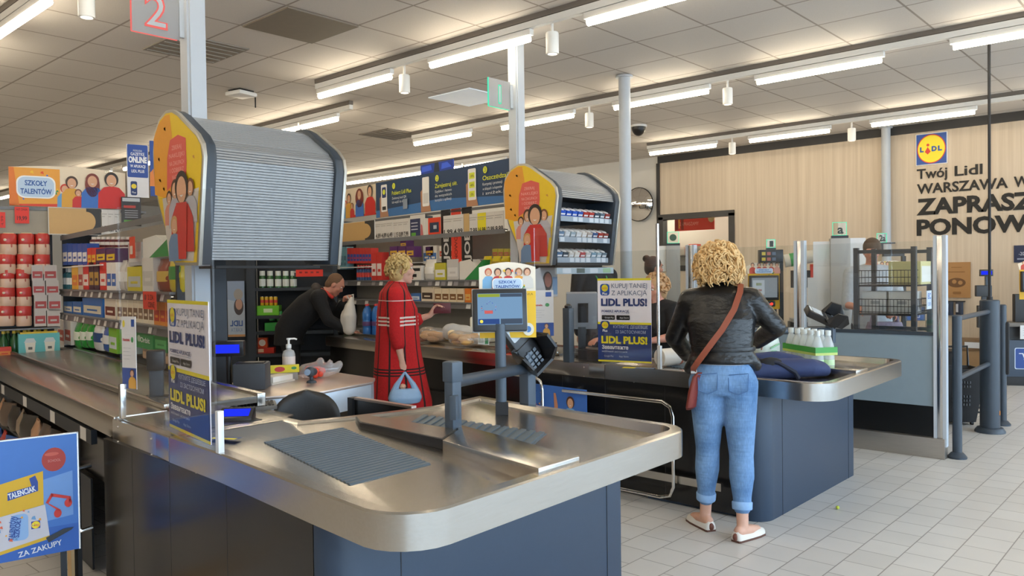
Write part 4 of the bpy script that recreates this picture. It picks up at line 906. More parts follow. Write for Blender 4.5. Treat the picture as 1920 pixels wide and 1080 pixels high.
ITEMS = [
 (2, 0.139, 0.366, 1.695, 1.901, 'box', '2855B0,F2F2F6', 'white and blue toothpaste carton on the upper tray of the left shelf, first from left', 'toothpaste cartons on the left shelf'),
 (2, 0.366, 0.582, 1.691, 1.892, 'box', '2855B0,F2F2F6', 'white and blue toothpaste carton on the upper tray of the left shelf, second from left', 'toothpaste cartons on the left shelf'),
 (2, 0.582, 0.79, 1.687, 1.884, 'box', '2855B0,F2F2F6', 'white and blue toothpaste carton on the upper tray of the left shelf, third from left', 'toothpaste cartons on the left shelf'),
 (2, 0.79, 0.989, 1.684, 1.877, 'box', '2855B0,F2F2F6', 'white and blue toothpaste carton on the upper tray of the left shelf, fourth from left', 'toothpaste cartons on the left shelf'),
 (2, 0.989, 1.179, 1.68, 1.87, 'box', '2855B0,F2F2F6', 'white and blue toothpaste carton on the upper tray of the left shelf, fifth from left', 'toothpaste cartons on the left shelf'),
 (2, 0.35, 0.551, 1.863, 1.964, 'bottle', '5A1420,E8E4E0', 'maroon bottle with pale cap in the back row of the left shelf, first from left', 'maroon bottles at the back of the left shelf'),
 (2, 0.551, 0.744, 1.857, 1.956, 'bottle', '5A1420,E8E4E0', 'maroon bottle with pale cap in the back row of the left shelf, second from left', 'maroon bottles at the back of the left shelf'),
 (2, 0.744, 0.93, 1.85, 1.947, 'bottle', '5A1420,E8E4E0', 'maroon bottle with pale cap in the back row of the left shelf, third from left', 'maroon bottles at the back of the left shelf'),
 (2, 0.93, 1.109, 1.844, 1.939, 'bottle', '5A1420,E8E4E0', 'maroon bottle with pale cap in the back row of the left shelf, fourth from left', 'maroon bottles at the back of the left shelf'),
 (2, 1.109, 1.281, 1.838, 1.931, 'bottle', '5A1420,E8E4E0', 'maroon bottle with pale cap in the back row of the left shelf, fifth from left', 'maroon bottles at the back of the left shelf'),
 (2, 1.281, 1.446, 1.832, 1.924, 'bottle', '5A1420,E8E4E0', 'maroon bottle with pale cap in the back row of the left shelf, sixth from left', 'maroon bottles at the back of the left shelf'),
 (2, 1.446, 1.606, 1.826, 1.916, 'bottle', '5A1420,E8E4E0', 'maroon bottle with pale cap in the back row of the left shelf, seventh from left', 'maroon bottles at the back of the left shelf'),
 (2, 1.606, 1.76, 1.821, 1.909, 'bottle', '5A1420,E8E4E0', 'maroon bottle with pale cap in the back row of the left shelf, eighth from left', 'maroon bottles at the back of the left shelf'),
 (2, 1.178, 1.337, 1.677, 1.826, 'box', 'D43A2A,E8B83A', 'red carton with yellow top beside the blue toothpaste cartons, first from left', 'red cartons beside the toothpaste'),
 (2, 1.337, 1.492, 1.675, 1.821, 'box', 'D43A2A,E8B83A', 'red carton with yellow top beside the blue toothpaste cartons, second from left', 'red cartons beside the toothpaste'),
 (2, 1.492, 1.83, 1.693, 1.808, 'box', '57305F,E5C22E', 'purple carton with yellow band on the left shelf, first from left', 'purple cartons on the left shelf'),
 (2, 1.83, 2.142, 1.686, 1.797, 'box', '57305F,E5C22E', 'purple carton with yellow band on the left shelf, second from left', 'purple cartons on the left shelf'),
 (2, 0.014, 0.192, 1.462, 1.681, 'bottle', '2F6E7C,F1F3F5', 'teal and white tube standing under the upper tray, first from left', 'teal tubes under the upper tray'),
 (2, 0.192, 0.363, 1.462, 1.678, 'bottle', '2F6E7C,F1F3F5', 'teal and white tube standing under the upper tray, second from left', 'teal tubes under the upper tray'),
 (2, 0.363, 0.529, 1.462, 1.676, 'bottle', '2F6E7C,F1F3F5', 'teal and white tube standing under the upper tray, third from left', 'teal tubes under the upper tray'),
 (2, 0.53, 0.802, 1.462, 1.682, 'box', 'F0BC32,E9832A', 'yellow carton between the teal tubes and the cream boxes', 'yellow carton left shelf'),
 (2, 0.802, 0.996, 1.462, 1.688, 'box', 'D9CBB8,B23A2E', 'cream carton beside the yellow carton on the left shelf', None),
 (2, 0.996, 1.223, 1.462, 1.689, 'box', 'D33028,F0E3DC', 'red carton with pale foot on the left shelf', None),
 (2, 1.224, 1.412, 1.462, 1.718, 'box', '3B2238,B8913F', 'dark purple carton with gold bands on the left shelf, first from left', 'dark purple cartons'),
 (2, 1.412, 1.591, 1.462, 1.714, 'box', '3B2238,B8913F', 'dark purple carton with gold bands on the left shelf, second from left', 'dark purple cartons'),
 (2, 1.609, 1.842, 1.462, 1.691, 'box', 'D5342B,F3E7E0', 'tall red carton left of the white cartons', None),
 (2, 1.842, 1.997, 1.462, 1.687, 'box', 'EDE7E2,3A66B4', 'white carton with a blue mark on the left shelf, first from left', 'white cartons beside the red carton'),
 (2, 1.997, 2.146, 1.462, 1.684, 'box', 'EDE7E2,3A66B4', 'white carton with a blue mark on the left shelf, second from left', 'white cartons beside the red carton'),
 (2, 2.162, 2.313, 1.462, 1.698, 'bag', 'CFC9C2,E9E6E2', 'clear crinkled bag pack standing on the left shelf, first from left', 'clear bag packs'),
 (2, 2.313, 2.458, 1.462, 1.694, 'bag', 'CFC9C2,E9E6E2', 'clear crinkled bag pack standing on the left shelf, second from left', 'clear bag packs'),
 (2, 2.456, 2.856, 1.462, 1.641, 'box', 'D4C62F,BFC3C2', 'yellow and grey pack behind the small white notice', None),
 (2, 2.5, 2.869, 1.649, 1.817, 'box', 'B9BABA,D8D8D6', 'pale grey bag pack stacked on the yellow and grey pack', None),
 (2, 2.858, 3.145, 1.462, 1.7, 'box', 'DEDAD4,C9C6C0', 'plain white pack beside the yellow and grey pack', None),
 (2, 3.132, 3.398, 1.462, 1.686, 'bag', '8A3B2A,C9A64B', 'brown snack bag beside the plain white pack', None),
 (2, 3.4, 3.658, 1.462, 1.732, 'bag', 'D8C32C,3E8A3F', 'tall yellow and green snack bag at the end of the left shelf', None),
 (2, 2.873, 3.603, 1.698, 1.85, 'tent', '2F8E48,E7E7E2', 'green and white sloping display carton on top of the white packs', None),
 (2, 0.133, 0.545, 1.232, 1.339, 'box', '2D6BB6,F2EBD8', 'blue carton with cream top lying on the middle left shelf, first from left', 'blue cartons lying on the middle left shelf'),
 (2, 0.545, 0.925, 1.232, 1.346, 'box', '2D6BB6,F2EBD8', 'blue carton with cream top lying on the middle left shelf, second from left', 'blue cartons lying on the middle left shelf'),
 (2, 0.925, 1.712, 1.232, 1.385, 'box', '2F70BE,E6DFC9', 'long blue carton stacked askew on the middle left shelf', None),
 (2, 1.747, 2.123, 1.232, 1.394, 'box', 'EFE3D2,7A3A2E', 'cream carton with a dark hole on the middle left shelf', None),
 (2, 2.154, 2.309, 1.232, 1.399, 'box', 'F3E6CC,8A6A50', 'cream upright pouch box in the row on the middle left shelf, first from left', 'cream boxes on the middle left shelf'),
 (2, 2.309, 2.458, 1.232, 1.401, 'box', 'F3E6CC,8A6A50', 'cream upright pouch box in the row on the middle left shelf, second from left', 'cream boxes on the middle left shelf'),
 (2, 2.458, 2.601, 1.232, 1.403, 'box', 'F3E6CC,8A6A50', 'cream upright pouch box in the row on the middle left shelf, third from left', 'cream boxes on the middle left shelf'),
 (2, 2.601, 2.74, 1.232, 1.406, 'box', 'F3E6CC,8A6A50', 'cream upright pouch box in the row on the middle left shelf, fourth from left', 'cream boxes on the middle left shelf'),
 (2, 2.74, 2.873, 1.232, 1.408, 'box', 'F3E6CC,8A6A50', 'cream upright pouch box in the row on the middle left shelf, fifth from left', 'cream boxes on the middle left shelf'),
 (2, 2.873, 3.002, 1.232, 1.41, 'box', 'F3E6CC,8A6A50', 'cream upright pouch box in the row on the middle left shelf, sixth from left', 'cream boxes on the middle left shelf'),
 (2, 3.002, 3.127, 1.232, 1.412, 'box', 'F3E6CC,8A6A50', 'cream upright pouch box in the row on the middle left shelf, seventh from left', 'cream boxes on the middle left shelf'),
 (2, 3.125, 3.265, 1.232, 1.403, 'box', 'E8963A,C9402E', 'orange pouch box at the right end of the middle left shelf, first from left', 'orange boxes on the middle left shelf'),
 (2, 3.265, 3.4, 1.232, 1.405, 'box', 'E8963A,C9402E', 'orange pouch box at the right end of the middle left shelf, second from left', 'orange boxes on the middle left shelf'),
 (2, 3.4, 3.53, 1.232, 1.407, 'box', 'E8963A,C9402E', 'orange pouch box at the right end of the middle left shelf, third from left', 'orange boxes on the middle left shelf'),
 (2, -0.182, 0.143, 0.906, 1.152, 'box', 'F0E8E4,C9584A', 'white and red carton on the bottom left shelf, first from left', 'white and red cartons on the bottom left shelf'),
 (2, 0.143, 0.449, 0.925, 1.163, 'box', 'F0E8E4,C9584A', 'white and red carton on the bottom left shelf, second from left', 'white and red cartons on the bottom left shelf'),
 (2, 0.47, 0.73, 0.913, 1.154, 'bag', '2F9A3C,EDF3E6', 'green sweet bag on the bottom left shelf, first from left', 'green sweet bags on the bottom left shelf'),
 (2, 0.73, 0.978, 0.929, 1.164, 'bag', '2F9A3C,EDF3E6', 'green sweet bag on the bottom left shelf, second from left', 'green sweet bags on the bottom left shelf'),
 (2, 0.978, 1.213, 0.944, 1.173, 'bag', '2F9A3C,EDF3E6', 'green sweet bag on the bottom left shelf, third from left', 'green sweet bags on the bottom left shelf'),
 (2, 1.232, 1.58, 0.94, 1.185, 'bag', 'E9ECEF,2D4E8C', 'white sweet bag beside the green sweet bags', None),
 (2, 1.578, 1.866, 0.948, 1.17, 'bag', '2E63B8,F1F3F6', 'blue and white sweet bag on the bottom left shelf', None),
 (2, 1.865, 2.135, 0.958, 1.173, 'box', '8CC63A,E3EAF2', 'pale box with a green apple shape on the bottom left shelf', None),
 (2, 2.294, 2.625, 0.989, 1.168, 'box', 'A9B3AD,D5D8D4', 'grey green pack left of the green gum box', None),
 (2, 2.654, 3.112, 1.049, 1.172, 'gum', '3C9A55,EFEFEA', 'green chewing gum display box on the bottom left shelf', None),
 (2, 3.123, 3.426, 1.052, 1.183, 'box', '2F8A45,5FB46A', 'dark green gum box beside the lettered one', None),
 (2, 2.814, 3.511, 0.979, 1.064, 'tray', 'C9A887,E6CFA8', 'tan open tray of sachets in front of the gum boxes', None),
 (0, -0.412, -0.269, 1.789, 1.992, 'rolls', 'C9403A,E0BFA8', 'red and pink toilet roll pack at the left edge, top row, first from left', 'toilet roll packs at the left edge'),
 (0, -0.269, -0.127, 1.79, 1.995, 'rolls', 'C9403A,E0BFA8', 'red and pink toilet roll pack at the left edge, top row, second from left', 'toilet roll packs at the left edge'),
 (0, -0.127, -0.0, 1.79, 1.998, 'rolls', 'C9403A,E0BFA8', 'red and pink toilet roll pack at the left edge, top row, third from left', 'toilet roll packs at the left edge'),
 (0, -0.424, -0.281, 1.611, 1.799, 'rolls', 'C9403A,E0BFA8', 'red and pink toilet roll pack at the left edge, second row, first from left', 'toilet roll packs at the left edge'),
 (0, -0.281, -0.144, 1.609, 1.8, 'rolls', 'C9403A,E0BFA8', 'red and pink toilet roll pack at the left edge, second row, second from left', 'toilet roll packs at the left edge'),
 (0, -0.144, 0.001, 1.608, 1.8, 'rolls', 'C9403A,E0BFA8', 'red and pink toilet roll pack at the left edge, second row, third from left', 'toilet roll packs at the left edge'),
 (0, -0.418, -0.293, 1.477, 1.66, 'rolls', 'C9403A,E0BFA8', 'red and pink toilet roll pack at the left edge, third row, first from left', 'toilet roll packs at the left edge'),
 (0, -0.293, -0.173, 1.474, 1.66, 'rolls', 'C9403A,E0BFA8', 'red and pink toilet roll pack at the left edge, third row, second from left', 'toilet roll packs at the left edge'),
 (0, -0.43, -0.292, 1.309, 1.492, 'rolls', 'C9403A,E0BFA8', 'red and pink toilet roll pack at the left edge, fourth row, first from left', 'toilet roll packs at the left edge'),
 (0, -0.292, -0.159, 1.304, 1.489, 'rolls', 'C9403A,E0BFA8', 'red and pink toilet roll pack at the left edge, fourth row, second from left', 'toilet roll packs at the left edge'),
 (0, -0.442, -0.3, 1.126, 1.319, 'rolls', 'C9403A,E0BFA8', 'red and pink toilet roll pack at the left edge, bottom row, first from left', 'toilet roll packs at the left edge'),
 (0, -0.3, -0.163, 1.119, 1.314, 'rolls', 'C9403A,E0BFA8', 'red and pink toilet roll pack at the left edge, bottom row, second from left', 'toilet roll packs at the left edge'),
 (0, -0.167, -0.067, 1.548, 1.694, 'box', 'C9C2BE,B24A48', 'grey white napkin pack beside the toilet rolls, top row, left one', 'napkin packs beside the toilet rolls'),
 (0, -0.067, 0.048, 1.546, 1.694, 'box', 'C9C2BE,B24A48', 'grey white napkin pack beside the toilet rolls, top row, right one', 'napkin packs beside the toilet rolls'),
 (0, -0.162, -0.053, 1.411, 1.548, 'box', 'C9C2BE,B24A48', 'grey white napkin pack beside the toilet rolls, second row, left one', 'napkin packs beside the toilet rolls'),
 (0, -0.053, 0.063, 1.408, 1.546, 'box', 'C9C2BE,B24A48', 'grey white napkin pack beside the toilet rolls, second row, right one', 'napkin packs beside the toilet rolls'),
 (0, -0.152, -0.038, 1.259, 1.411, 'box', 'C9C2BE,B24A48', 'grey white napkin pack beside the toilet rolls, third row, left one', 'napkin packs beside the toilet rolls'),
 (0, -0.038, 0.078, 1.255, 1.408, 'box', 'C9C2BE,B24A48', 'grey white napkin pack beside the toilet rolls, third row, right one', 'napkin packs beside the toilet rolls'),
 (0, -0.154, -0.05, 1.112, 1.279, 'box', 'C9C2BE,B24A48', 'grey white napkin pack beside the toilet rolls, bottom row, left one', 'napkin packs beside the toilet rolls'),
 (0, -0.05, 0.066, 1.107, 1.275, 'box', 'C9C2BE,B24A48', 'grey white napkin pack beside the toilet rolls, bottom row, right one', 'napkin packs beside the toilet rolls'),
 (0, -0.457, -0.344, 0.85, 0.939, 'box', 'D9402F,E58A3A', 'small red carton at the left edge behind the belt', None),
 (0, -0.305, 0.052, 0.851, 1.053, 'cup', '6CC4C8,F1EBDD', 'turquoise carton printed with two cream cups at the end of the belt', None),
 (1, 0.207, 0.394, 1.64, 1.91, 'box', 'DDDAD5,B9BDBF', 'stack of white cartons at the left end of the centre shelf', None),
 (1, 0.394, 0.485, 1.638, 1.919, 'box', '6E9BA8,4B7482', 'teal carton at the left end of the centre shelf, first from left', 'teal cartons at the left end of the centre shelf'),
 (1, 0.485, 0.575, 1.637, 1.916, 'box', '6E9BA8,4B7482', 'teal carton at the left end of the centre shelf, second from left', 'teal cartons at the left end of the centre shelf'),
 (1, 0.59, 0.666, 1.708, 1.899, 'box', 'C63B34,2E4F9C', 'red and blue toothpaste carton on the small centre tray, first from left', 'red and blue toothpaste cartons on the small centre tray'),
 (1, 0.666, 0.742, 1.707, 1.896, 'box', 'C63B34,2E4F9C', 'red and blue toothpaste carton on the small centre tray, second from left', 'red and blue toothpaste cartons on the small centre tray'),
 (1, 0.742, 0.817, 1.705, 1.894, 'box', 'C63B34,2E4F9C', 'red and blue toothpaste carton on the small centre tray, third from left', 'red and blue toothpaste cartons on the small centre tray'),
 (1, 0.817, 0.891, 1.704, 1.891, 'box', 'C63B34,2E4F9C', 'red and blue toothpaste carton on the small centre tray, fourth from left', 'red and blue toothpaste cartons on the small centre tray'),
 (1, 0.891, 0.964, 1.703, 1.889, 'box', 'C63B34,2E4F9C', 'red and blue toothpaste carton on the small centre tray, fifth from left', 'red and blue toothpaste cartons on the small centre tray'),
 (1, 0.964, 1.036, 1.701, 1.887, 'box', 'C63B34,2E4F9C', 'red and blue toothpaste carton on the small centre tray, sixth from left', 'red and blue toothpaste cartons on the small centre tray'),
 (1, 1.036, 1.108, 1.7, 1.884, 'box', 'C63B34,2E4F9C', 'red and blue toothpaste carton on the small centre tray, seventh from left', 'red and blue toothpaste cartons on the small centre tray'),
 (1, 1.108, 1.178, 1.699, 1.882, 'box', 'C63B34,2E4F9C', 'red and blue toothpaste carton on the small centre tray, eighth from left', 'red and blue toothpaste cartons on the small centre tray'),
 (1, 0.786, 0.852, 1.5, 1.685, 'bottle', '2C4E7E,C63B34', 'dark blue tube under the small centre tray, first from left', 'dark blue tubes under the small centre tray'),
 (1, 0.852, 0.917, 1.5, 1.684, 'bottle', '2C4E7E,C63B34', 'dark blue tube under the small centre tray, second from left', 'dark blue tubes under the small centre tray'),
 (1, 0.917, 0.982, 1.5, 1.683, 'bottle', '2C4E7E,C63B34', 'dark blue tube under the small centre tray, third from left', 'dark blue tubes under the small centre tray'),
 (1, 0.982, 1.046, 1.5, 1.682, 'bottle', '2C4E7E,C63B34', 'dark blue tube under the small centre tray, fourth from left', 'dark blue tubes under the small centre tray'),
 (1, 1.046, 1.11, 1.5, 1.681, 'bottle', '2C4E7E,C63B34', 'dark blue tube under the small centre tray, fifth from left', 'dark blue tubes under the small centre tray'),
 (1, 1.11, 1.172, 1.5, 1.68, 'bottle', '2C4E7E,C63B34', 'dark blue tube under the small centre tray, sixth from left', 'dark blue tubes under the small centre tray'),
 (1, 1.175, 1.298, 1.5, 1.828, 'box', 'C8342D,E8D9D2', 'red carton right of the small centre tray, first from left', 'red cartons right of the small centre tray'),
 (1, 1.298, 1.419, 1.5, 1.825, 'box', 'C8342D,E8D9D2', 'red carton right of the small centre tray, second from left', 'red cartons right of the small centre tray'),
 (1, 1.59, 1.768, 1.761, 1.882, 'box', '5B2D66,D9A93A', 'purple carton with gold edge on the centre shelf, first from left', 'purple cartons on the centre shelf'),
 (1, 1.768, 1.941, 1.757, 1.876, 'box', '5B2D66,D9A93A', 'purple carton with gold edge on the centre shelf, second from left', 'purple cartons on the centre shelf'),
 (1, 1.941, 2.108, 1.753, 1.87, 'box', '5B2D66,D9A93A', 'purple carton with gold edge on the centre shelf, third from left', 'purple cartons on the centre shelf'),
 (1, 2.108, 2.271, 1.749, 1.864, 'box', '5B2D66,D9A93A', 'purple carton with gold edge on the centre shelf, fourth from left', 'purple cartons on the centre shelf'),
 (1, 1.821, 1.954, 1.869, 1.94, 'box', '55295F,D9A93A', 'small purple carton on top of the purple row', 'small purple cartons on top'),
 (1, 2.059, 2.197, 1.674, 1.878, 'box', 'EDE9E2,4C78B8', 'white carton with blue lettering above the red coat woman, first from left', 'white cartons with blue lettering on the centre shelf'),
 (1, 2.197, 2.332, 1.672, 1.873, 'box', 'EDE9E2,4C78B8', 'white carton with blue lettering above the red coat woman, second from left', 'white cartons with blue lettering on the centre shelf'),
 (1, 2.374, 2.504, 1.731, 1.861, 'box', 'F0ECE6,C2543F', 'white carton with a red mark right of the blue lettered cartons, first from left', 'white cartons with a red mark'),
 (1, 2.504, 2.632, 1.728, 1.856, 'box', 'F0ECE6,C2543F', 'white carton with a red mark right of the blue lettered cartons, second from left', 'white cartons with a red mark'),
 (1, 2.032, 2.244, 1.5, 1.657, 'cash', 'E5E0D8,2C2C2E', 'white carton with black lettering on the centre shelf', None),
 (1, 2.256, 2.48, 1.5, 1.721, 'bag', 'DAD6CF,F1EEE8', 'white plastic bag pack on the centre shelf', None),
 (1, 2.489, 2.704, 1.5, 1.677, 'box', 'C9BF3A,E9E7DF', 'yellow and white pack on the centre shelf', None),
 (1, 2.714, 2.929, 1.5, 1.711, 'box', 'CFCBC6,E4E1DC', 'plain grey white pack beside the yellow pack', 'plain packs'),
 (1, 2.929, 3.344, 1.5, 1.704, 'tent', '2C8C48,E9E5DC', 'green and white sloping carton on the centre shelf', None),
 (1, 3.245, 3.335, 1.721, 1.805, 'box', 'B9B04A,B8695A', 'flat packet in the coloured rows behind the yellow bags, first from left', 'flat packets behind the yellow bags'),
 (1, 3.335, 3.423, 1.719, 1.802, 'box', 'B9B04A,B8695A', 'flat packet in the coloured rows behind the yellow bags, second from left', 'flat packets behind the yellow bags'),
 (1, 3.423, 3.51, 1.717, 1.799, 'box', 'B9B04A,B8695A', 'flat packet in the coloured rows behind the yellow bags, third from left', 'flat packets behind the yellow bags'),
 (1, 3.51, 3.595, 1.715, 1.796, 'box', 'B9B04A,B8695A', 'flat packet in the coloured rows behind the yellow bags, fourth from left', 'flat packets behind the yellow bags'),
 (1, 3.199, 3.343, 1.596, 1.732, 'bag', 'D9C321,B99A1E', 'yellow snack bag on the centre shelf, first from left', 'yellow snack bags on the centre shelf'),
 (1, 3.343, 3.483, 1.594, 1.728, 'bag', 'D9C321,B99A1E', 'yellow snack bag on the centre shelf, second from left', 'yellow snack bags on the centre shelf'),
 (1, 3.483, 3.619, 1.593, 1.725, 'bag', 'D9C321,B99A1E', 'yellow snack bag on the centre shelf, third from left', 'yellow snack bags on the centre shelf'),
 (1, 3.619, 3.752, 1.591, 1.721, 'bag', 'D9C321,B99A1E', 'yellow snack bag on the centre shelf, fourth from left', 'yellow snack bags on the centre shelf'),
 (1, 3.351, 3.575, 1.5, 1.599, 'bag', 'D3BF2B,E6D96A', 'yellow snack bag in the lower row behind the talent card, first from left', 'lower yellow snack bags'),
 (1, 3.575, 3.788, 1.5, 1.596, 'bag', 'D3BF2B,E6D96A', 'yellow snack bag in the lower row behind the talent card, second from left', 'lower yellow snack bags'),
 (1, 2.025, 2.216, 1.272, 1.354, 'box', '4F7EC0,DDE6EE', 'small blue and white carton beside the red coat on the middle centre shelf', None),
 (1, 2.228, 2.473, 1.272, 1.425, 'box', 'F1DFC4,4A3A30', 'cream carton with a dark slot on the middle centre shelf', None),
 (1, 2.483, 2.621, 1.272, 1.409, 'box', 'F6E3BF,8A6038', 'cream lit box in the row on the middle centre shelf, first from left', 'cream lit boxes on the middle centre shelf'),
 (1, 2.621, 2.755, 1.272, 1.41, 'box', 'F6E3BF,8A6038', 'cream lit box in the row on the middle centre shelf, second from left', 'cream lit boxes on the middle centre shelf'),
 (1, 2.755, 2.886, 1.272, 1.41, 'box', 'F6E3BF,8A6038', 'cream lit box in the row on the middle centre shelf, third from left', 'cream lit boxes on the middle centre shelf'),
 (1, 2.886, 3.014, 1.272, 1.411, 'box', 'F6E3BF,8A6038', 'cream lit box in the row on the middle centre shelf, fourth from left', 'cream lit boxes on the middle centre shelf'),
 (1, 3.023, 3.131, 1.272, 1.412, 'box', 'E8812E,F3C069', 'orange box in the row on the middle centre shelf, first from left', 'orange boxes on the middle centre shelf'),
 (1, 3.131, 3.235, 1.272, 1.412, 'box', 'E8812E,F3C069', 'orange box in the row on the middle centre shelf, second from left', 'orange boxes on the middle centre shelf'),
 (1, 3.235, 3.338, 1.272, 1.413, 'box', 'E8812E,F3C069', 'orange box in the row on the middle centre shelf, third from left', 'orange boxes on the middle centre shelf'),
 (4, 0.021, 0.112, 1.422, 1.628, 'jars', '2F5E36,DDE3DC', 'green jar with pale lid on the top board of the can rack, first from left', 'green jars on the can rack'),
 (4, 0.112, 0.203, 1.421, 1.627, 'jars', '2F5E36,DDE3DC', 'green jar with pale lid on the top board of the can rack, second from left', 'green jars on the can rack'),
 (4, 0.209, 0.299, 1.419, 1.625, 'jars', '35683A,DDE3DC', 'green jar with white label right of the others on the can rack, first from left', 'green jars right half of the can rack'),
 (4, 0.299, 0.389, 1.418, 1.624, 'jars', '35683A,DDE3DC', 'green jar with white label right of the others on the can rack, second from left', 'green jars right half of the can rack'),
 (4, 0.389, 0.48, 1.417, 1.623, 'jars', '35683A,DDE3DC', 'green jar with white label right of the others on the can rack, third from left', 'green jars right half of the can rack'),
 (4, 0.035, 0.088, 1.21, 1.319, 'can', 'D8B22F,CF4632', 'yellow and red drink can in the upper bright green tray, first from left', 'cans in the upper bright green tray'),
 (4, 0.088, 0.141, 1.209, 1.318, 'can', 'D8B22F,CF4632', 'yellow and red drink can in the upper bright green tray, second from left', 'cans in the upper bright green tray'),
 (4, 0.141, 0.195, 1.208, 1.318, 'can', 'D8B22F,CF4632', 'yellow and red drink can in the upper bright green tray, third from left', 'cans in the upper bright green tray'),
 (4, 0.195, 0.248, 1.207, 1.317, 'can', 'D8B22F,CF4632', 'yellow and red drink can in the upper bright green tray, fourth from left', 'cans in the upper bright green tray'),
 (4, 0.132, 0.217, 1.021, 1.143, 'can', '3E9A58,D9DEDA', 'green drink can in the lower green tray, first from left', 'cans in the lower green tray'),
 (4, 0.217, 0.302, 1.019, 1.142, 'can', '3E9A58,D9DEDA', 'green drink can in the lower green tray, second from left', 'cans in the lower green tray'),
 (4, 0.302, 0.387, 1.018, 1.14, 'can', '3E9A58,D9DEDA', 'green drink can in the lower green tray, third from left', 'cans in the lower green tray'),
 (4, 0.387, 0.472, 1.016, 1.139, 'can', '3E9A58,D9DEDA', 'green drink can in the lower green tray, fourth from left', 'cans in the lower green tray'),
]
# ================================================================== impulse shelves behind the belts
FRM = {2: (2.36 + .139 * 3.55, 5.14 + .99 * 3.55, radians(-98)), 1: (2.36 + 3.18 + .139 * 3.55, 5.14 + .07 + .99 * 3.55, radians(-98)),
       0: (2.70, 8.36, radians(-12)), 4: (5.05, 8.72, radians(-42))}
def wp(f, x, y=0.0):
    X, Y, a = FRM[f]; return (X + x * cos(a) - y * sin(a), Y + x * sin(a) + y * cos(a))
def impulse_shelf(f, label, x0, x1, S, trays, strips):
    X, Y, a = FRM[f]
    t = thing('impulse_shelf', label, 'shelf', (X, Y, 0), a)
    DP = .30
    B(mat('shelf_back_panel', hexc('#8C877F'), .6)).box(x0, x1, DP, DP + .03, .30, 1.98).obj('back_panel', t)
    for x in (x0 - .03, x1): B(SHELFDARK).box(x, x + .03, .02, DP + .04, 0, 2.25).obj('upright', t)
    for k, z in enumerate(S):
        d = (.0, .0, .03)[k]
        bd = B(SHELFGREY).box(x0, x1, -.02 - d, DP, z - .016, z - .001).obj('board', t)
        s = Sheet(Matrix.Translation((0, -.021 - d, 0)) @ Matrix.Translation((0, 0, z - .066)) @ Matrix.Rotation(radians(-12 if k < 2 else -4), 4, 'X')); s.board(mat('strip_grey', hexc('#5F5D5E'), .4), x0, 0, x1, .058, .004)
        q = random.Random(f * 10 + k); x = x0 + .1; s.lay()
        while x < x1 - .15:
            if q.random() < .62: s.r(TAGWHITE if q.random() < .8 else ink('#8C888A'), x, .006, x + .075, .052)
            x += q.uniform(.10, .22)
        s.obj('price_strip', bd)
    B(SHELFDARK).box(x0, x1, .0, DP, .05, S[2] - .08).obj('base_panel', t)
    B(SHELFGREY).box(x0 + .05, x1 - .05, -.006, .0, 1.935, 1.98).obj('lamp_lip', t)
    for z in (S[0] - .018, S[1] - .018, 1.975):
        B(SHELFGREY).box(x0 + .05, x1 - .05, .0, .03, z - .012, z).obj('lamp_holder', t); B(emis('lit_shelf_strip', (1, .86, .62), 2.6)).box(x0 + .06, x1 - .06, .006, .024, z - .016, z - .012).obj('shelf_lamp', t)
    for (a0, a1, z, y0, y1) in trays: B(WHITEP).box(a0, a1, y0, y1, z - .012, z - .001).obj('small_tray', t)
    return t
impulse_shelf(2, 'left impulse shelf full of sweets and toiletries behind the near belt', .12, 3.60, (1.462, 1.232, .89),
    [(.12, 1.75, 1.678, .0, .16), (.30, 1.75, 1.822, .17, .30)], None)
impulse_shelf(1, 'centre impulse shelf of sweets and cartons behind the red coat woman', .30, 3.75, (1.50, 1.272, .92),
    [(.42, 1.20, 1.665, .0, .16), (1.4, 2.75, 1.70, .15, .30), (2.95, 3.7, 1.585, .05, .28), (3.0, 3.6, 1.71, .2, .30)], None)

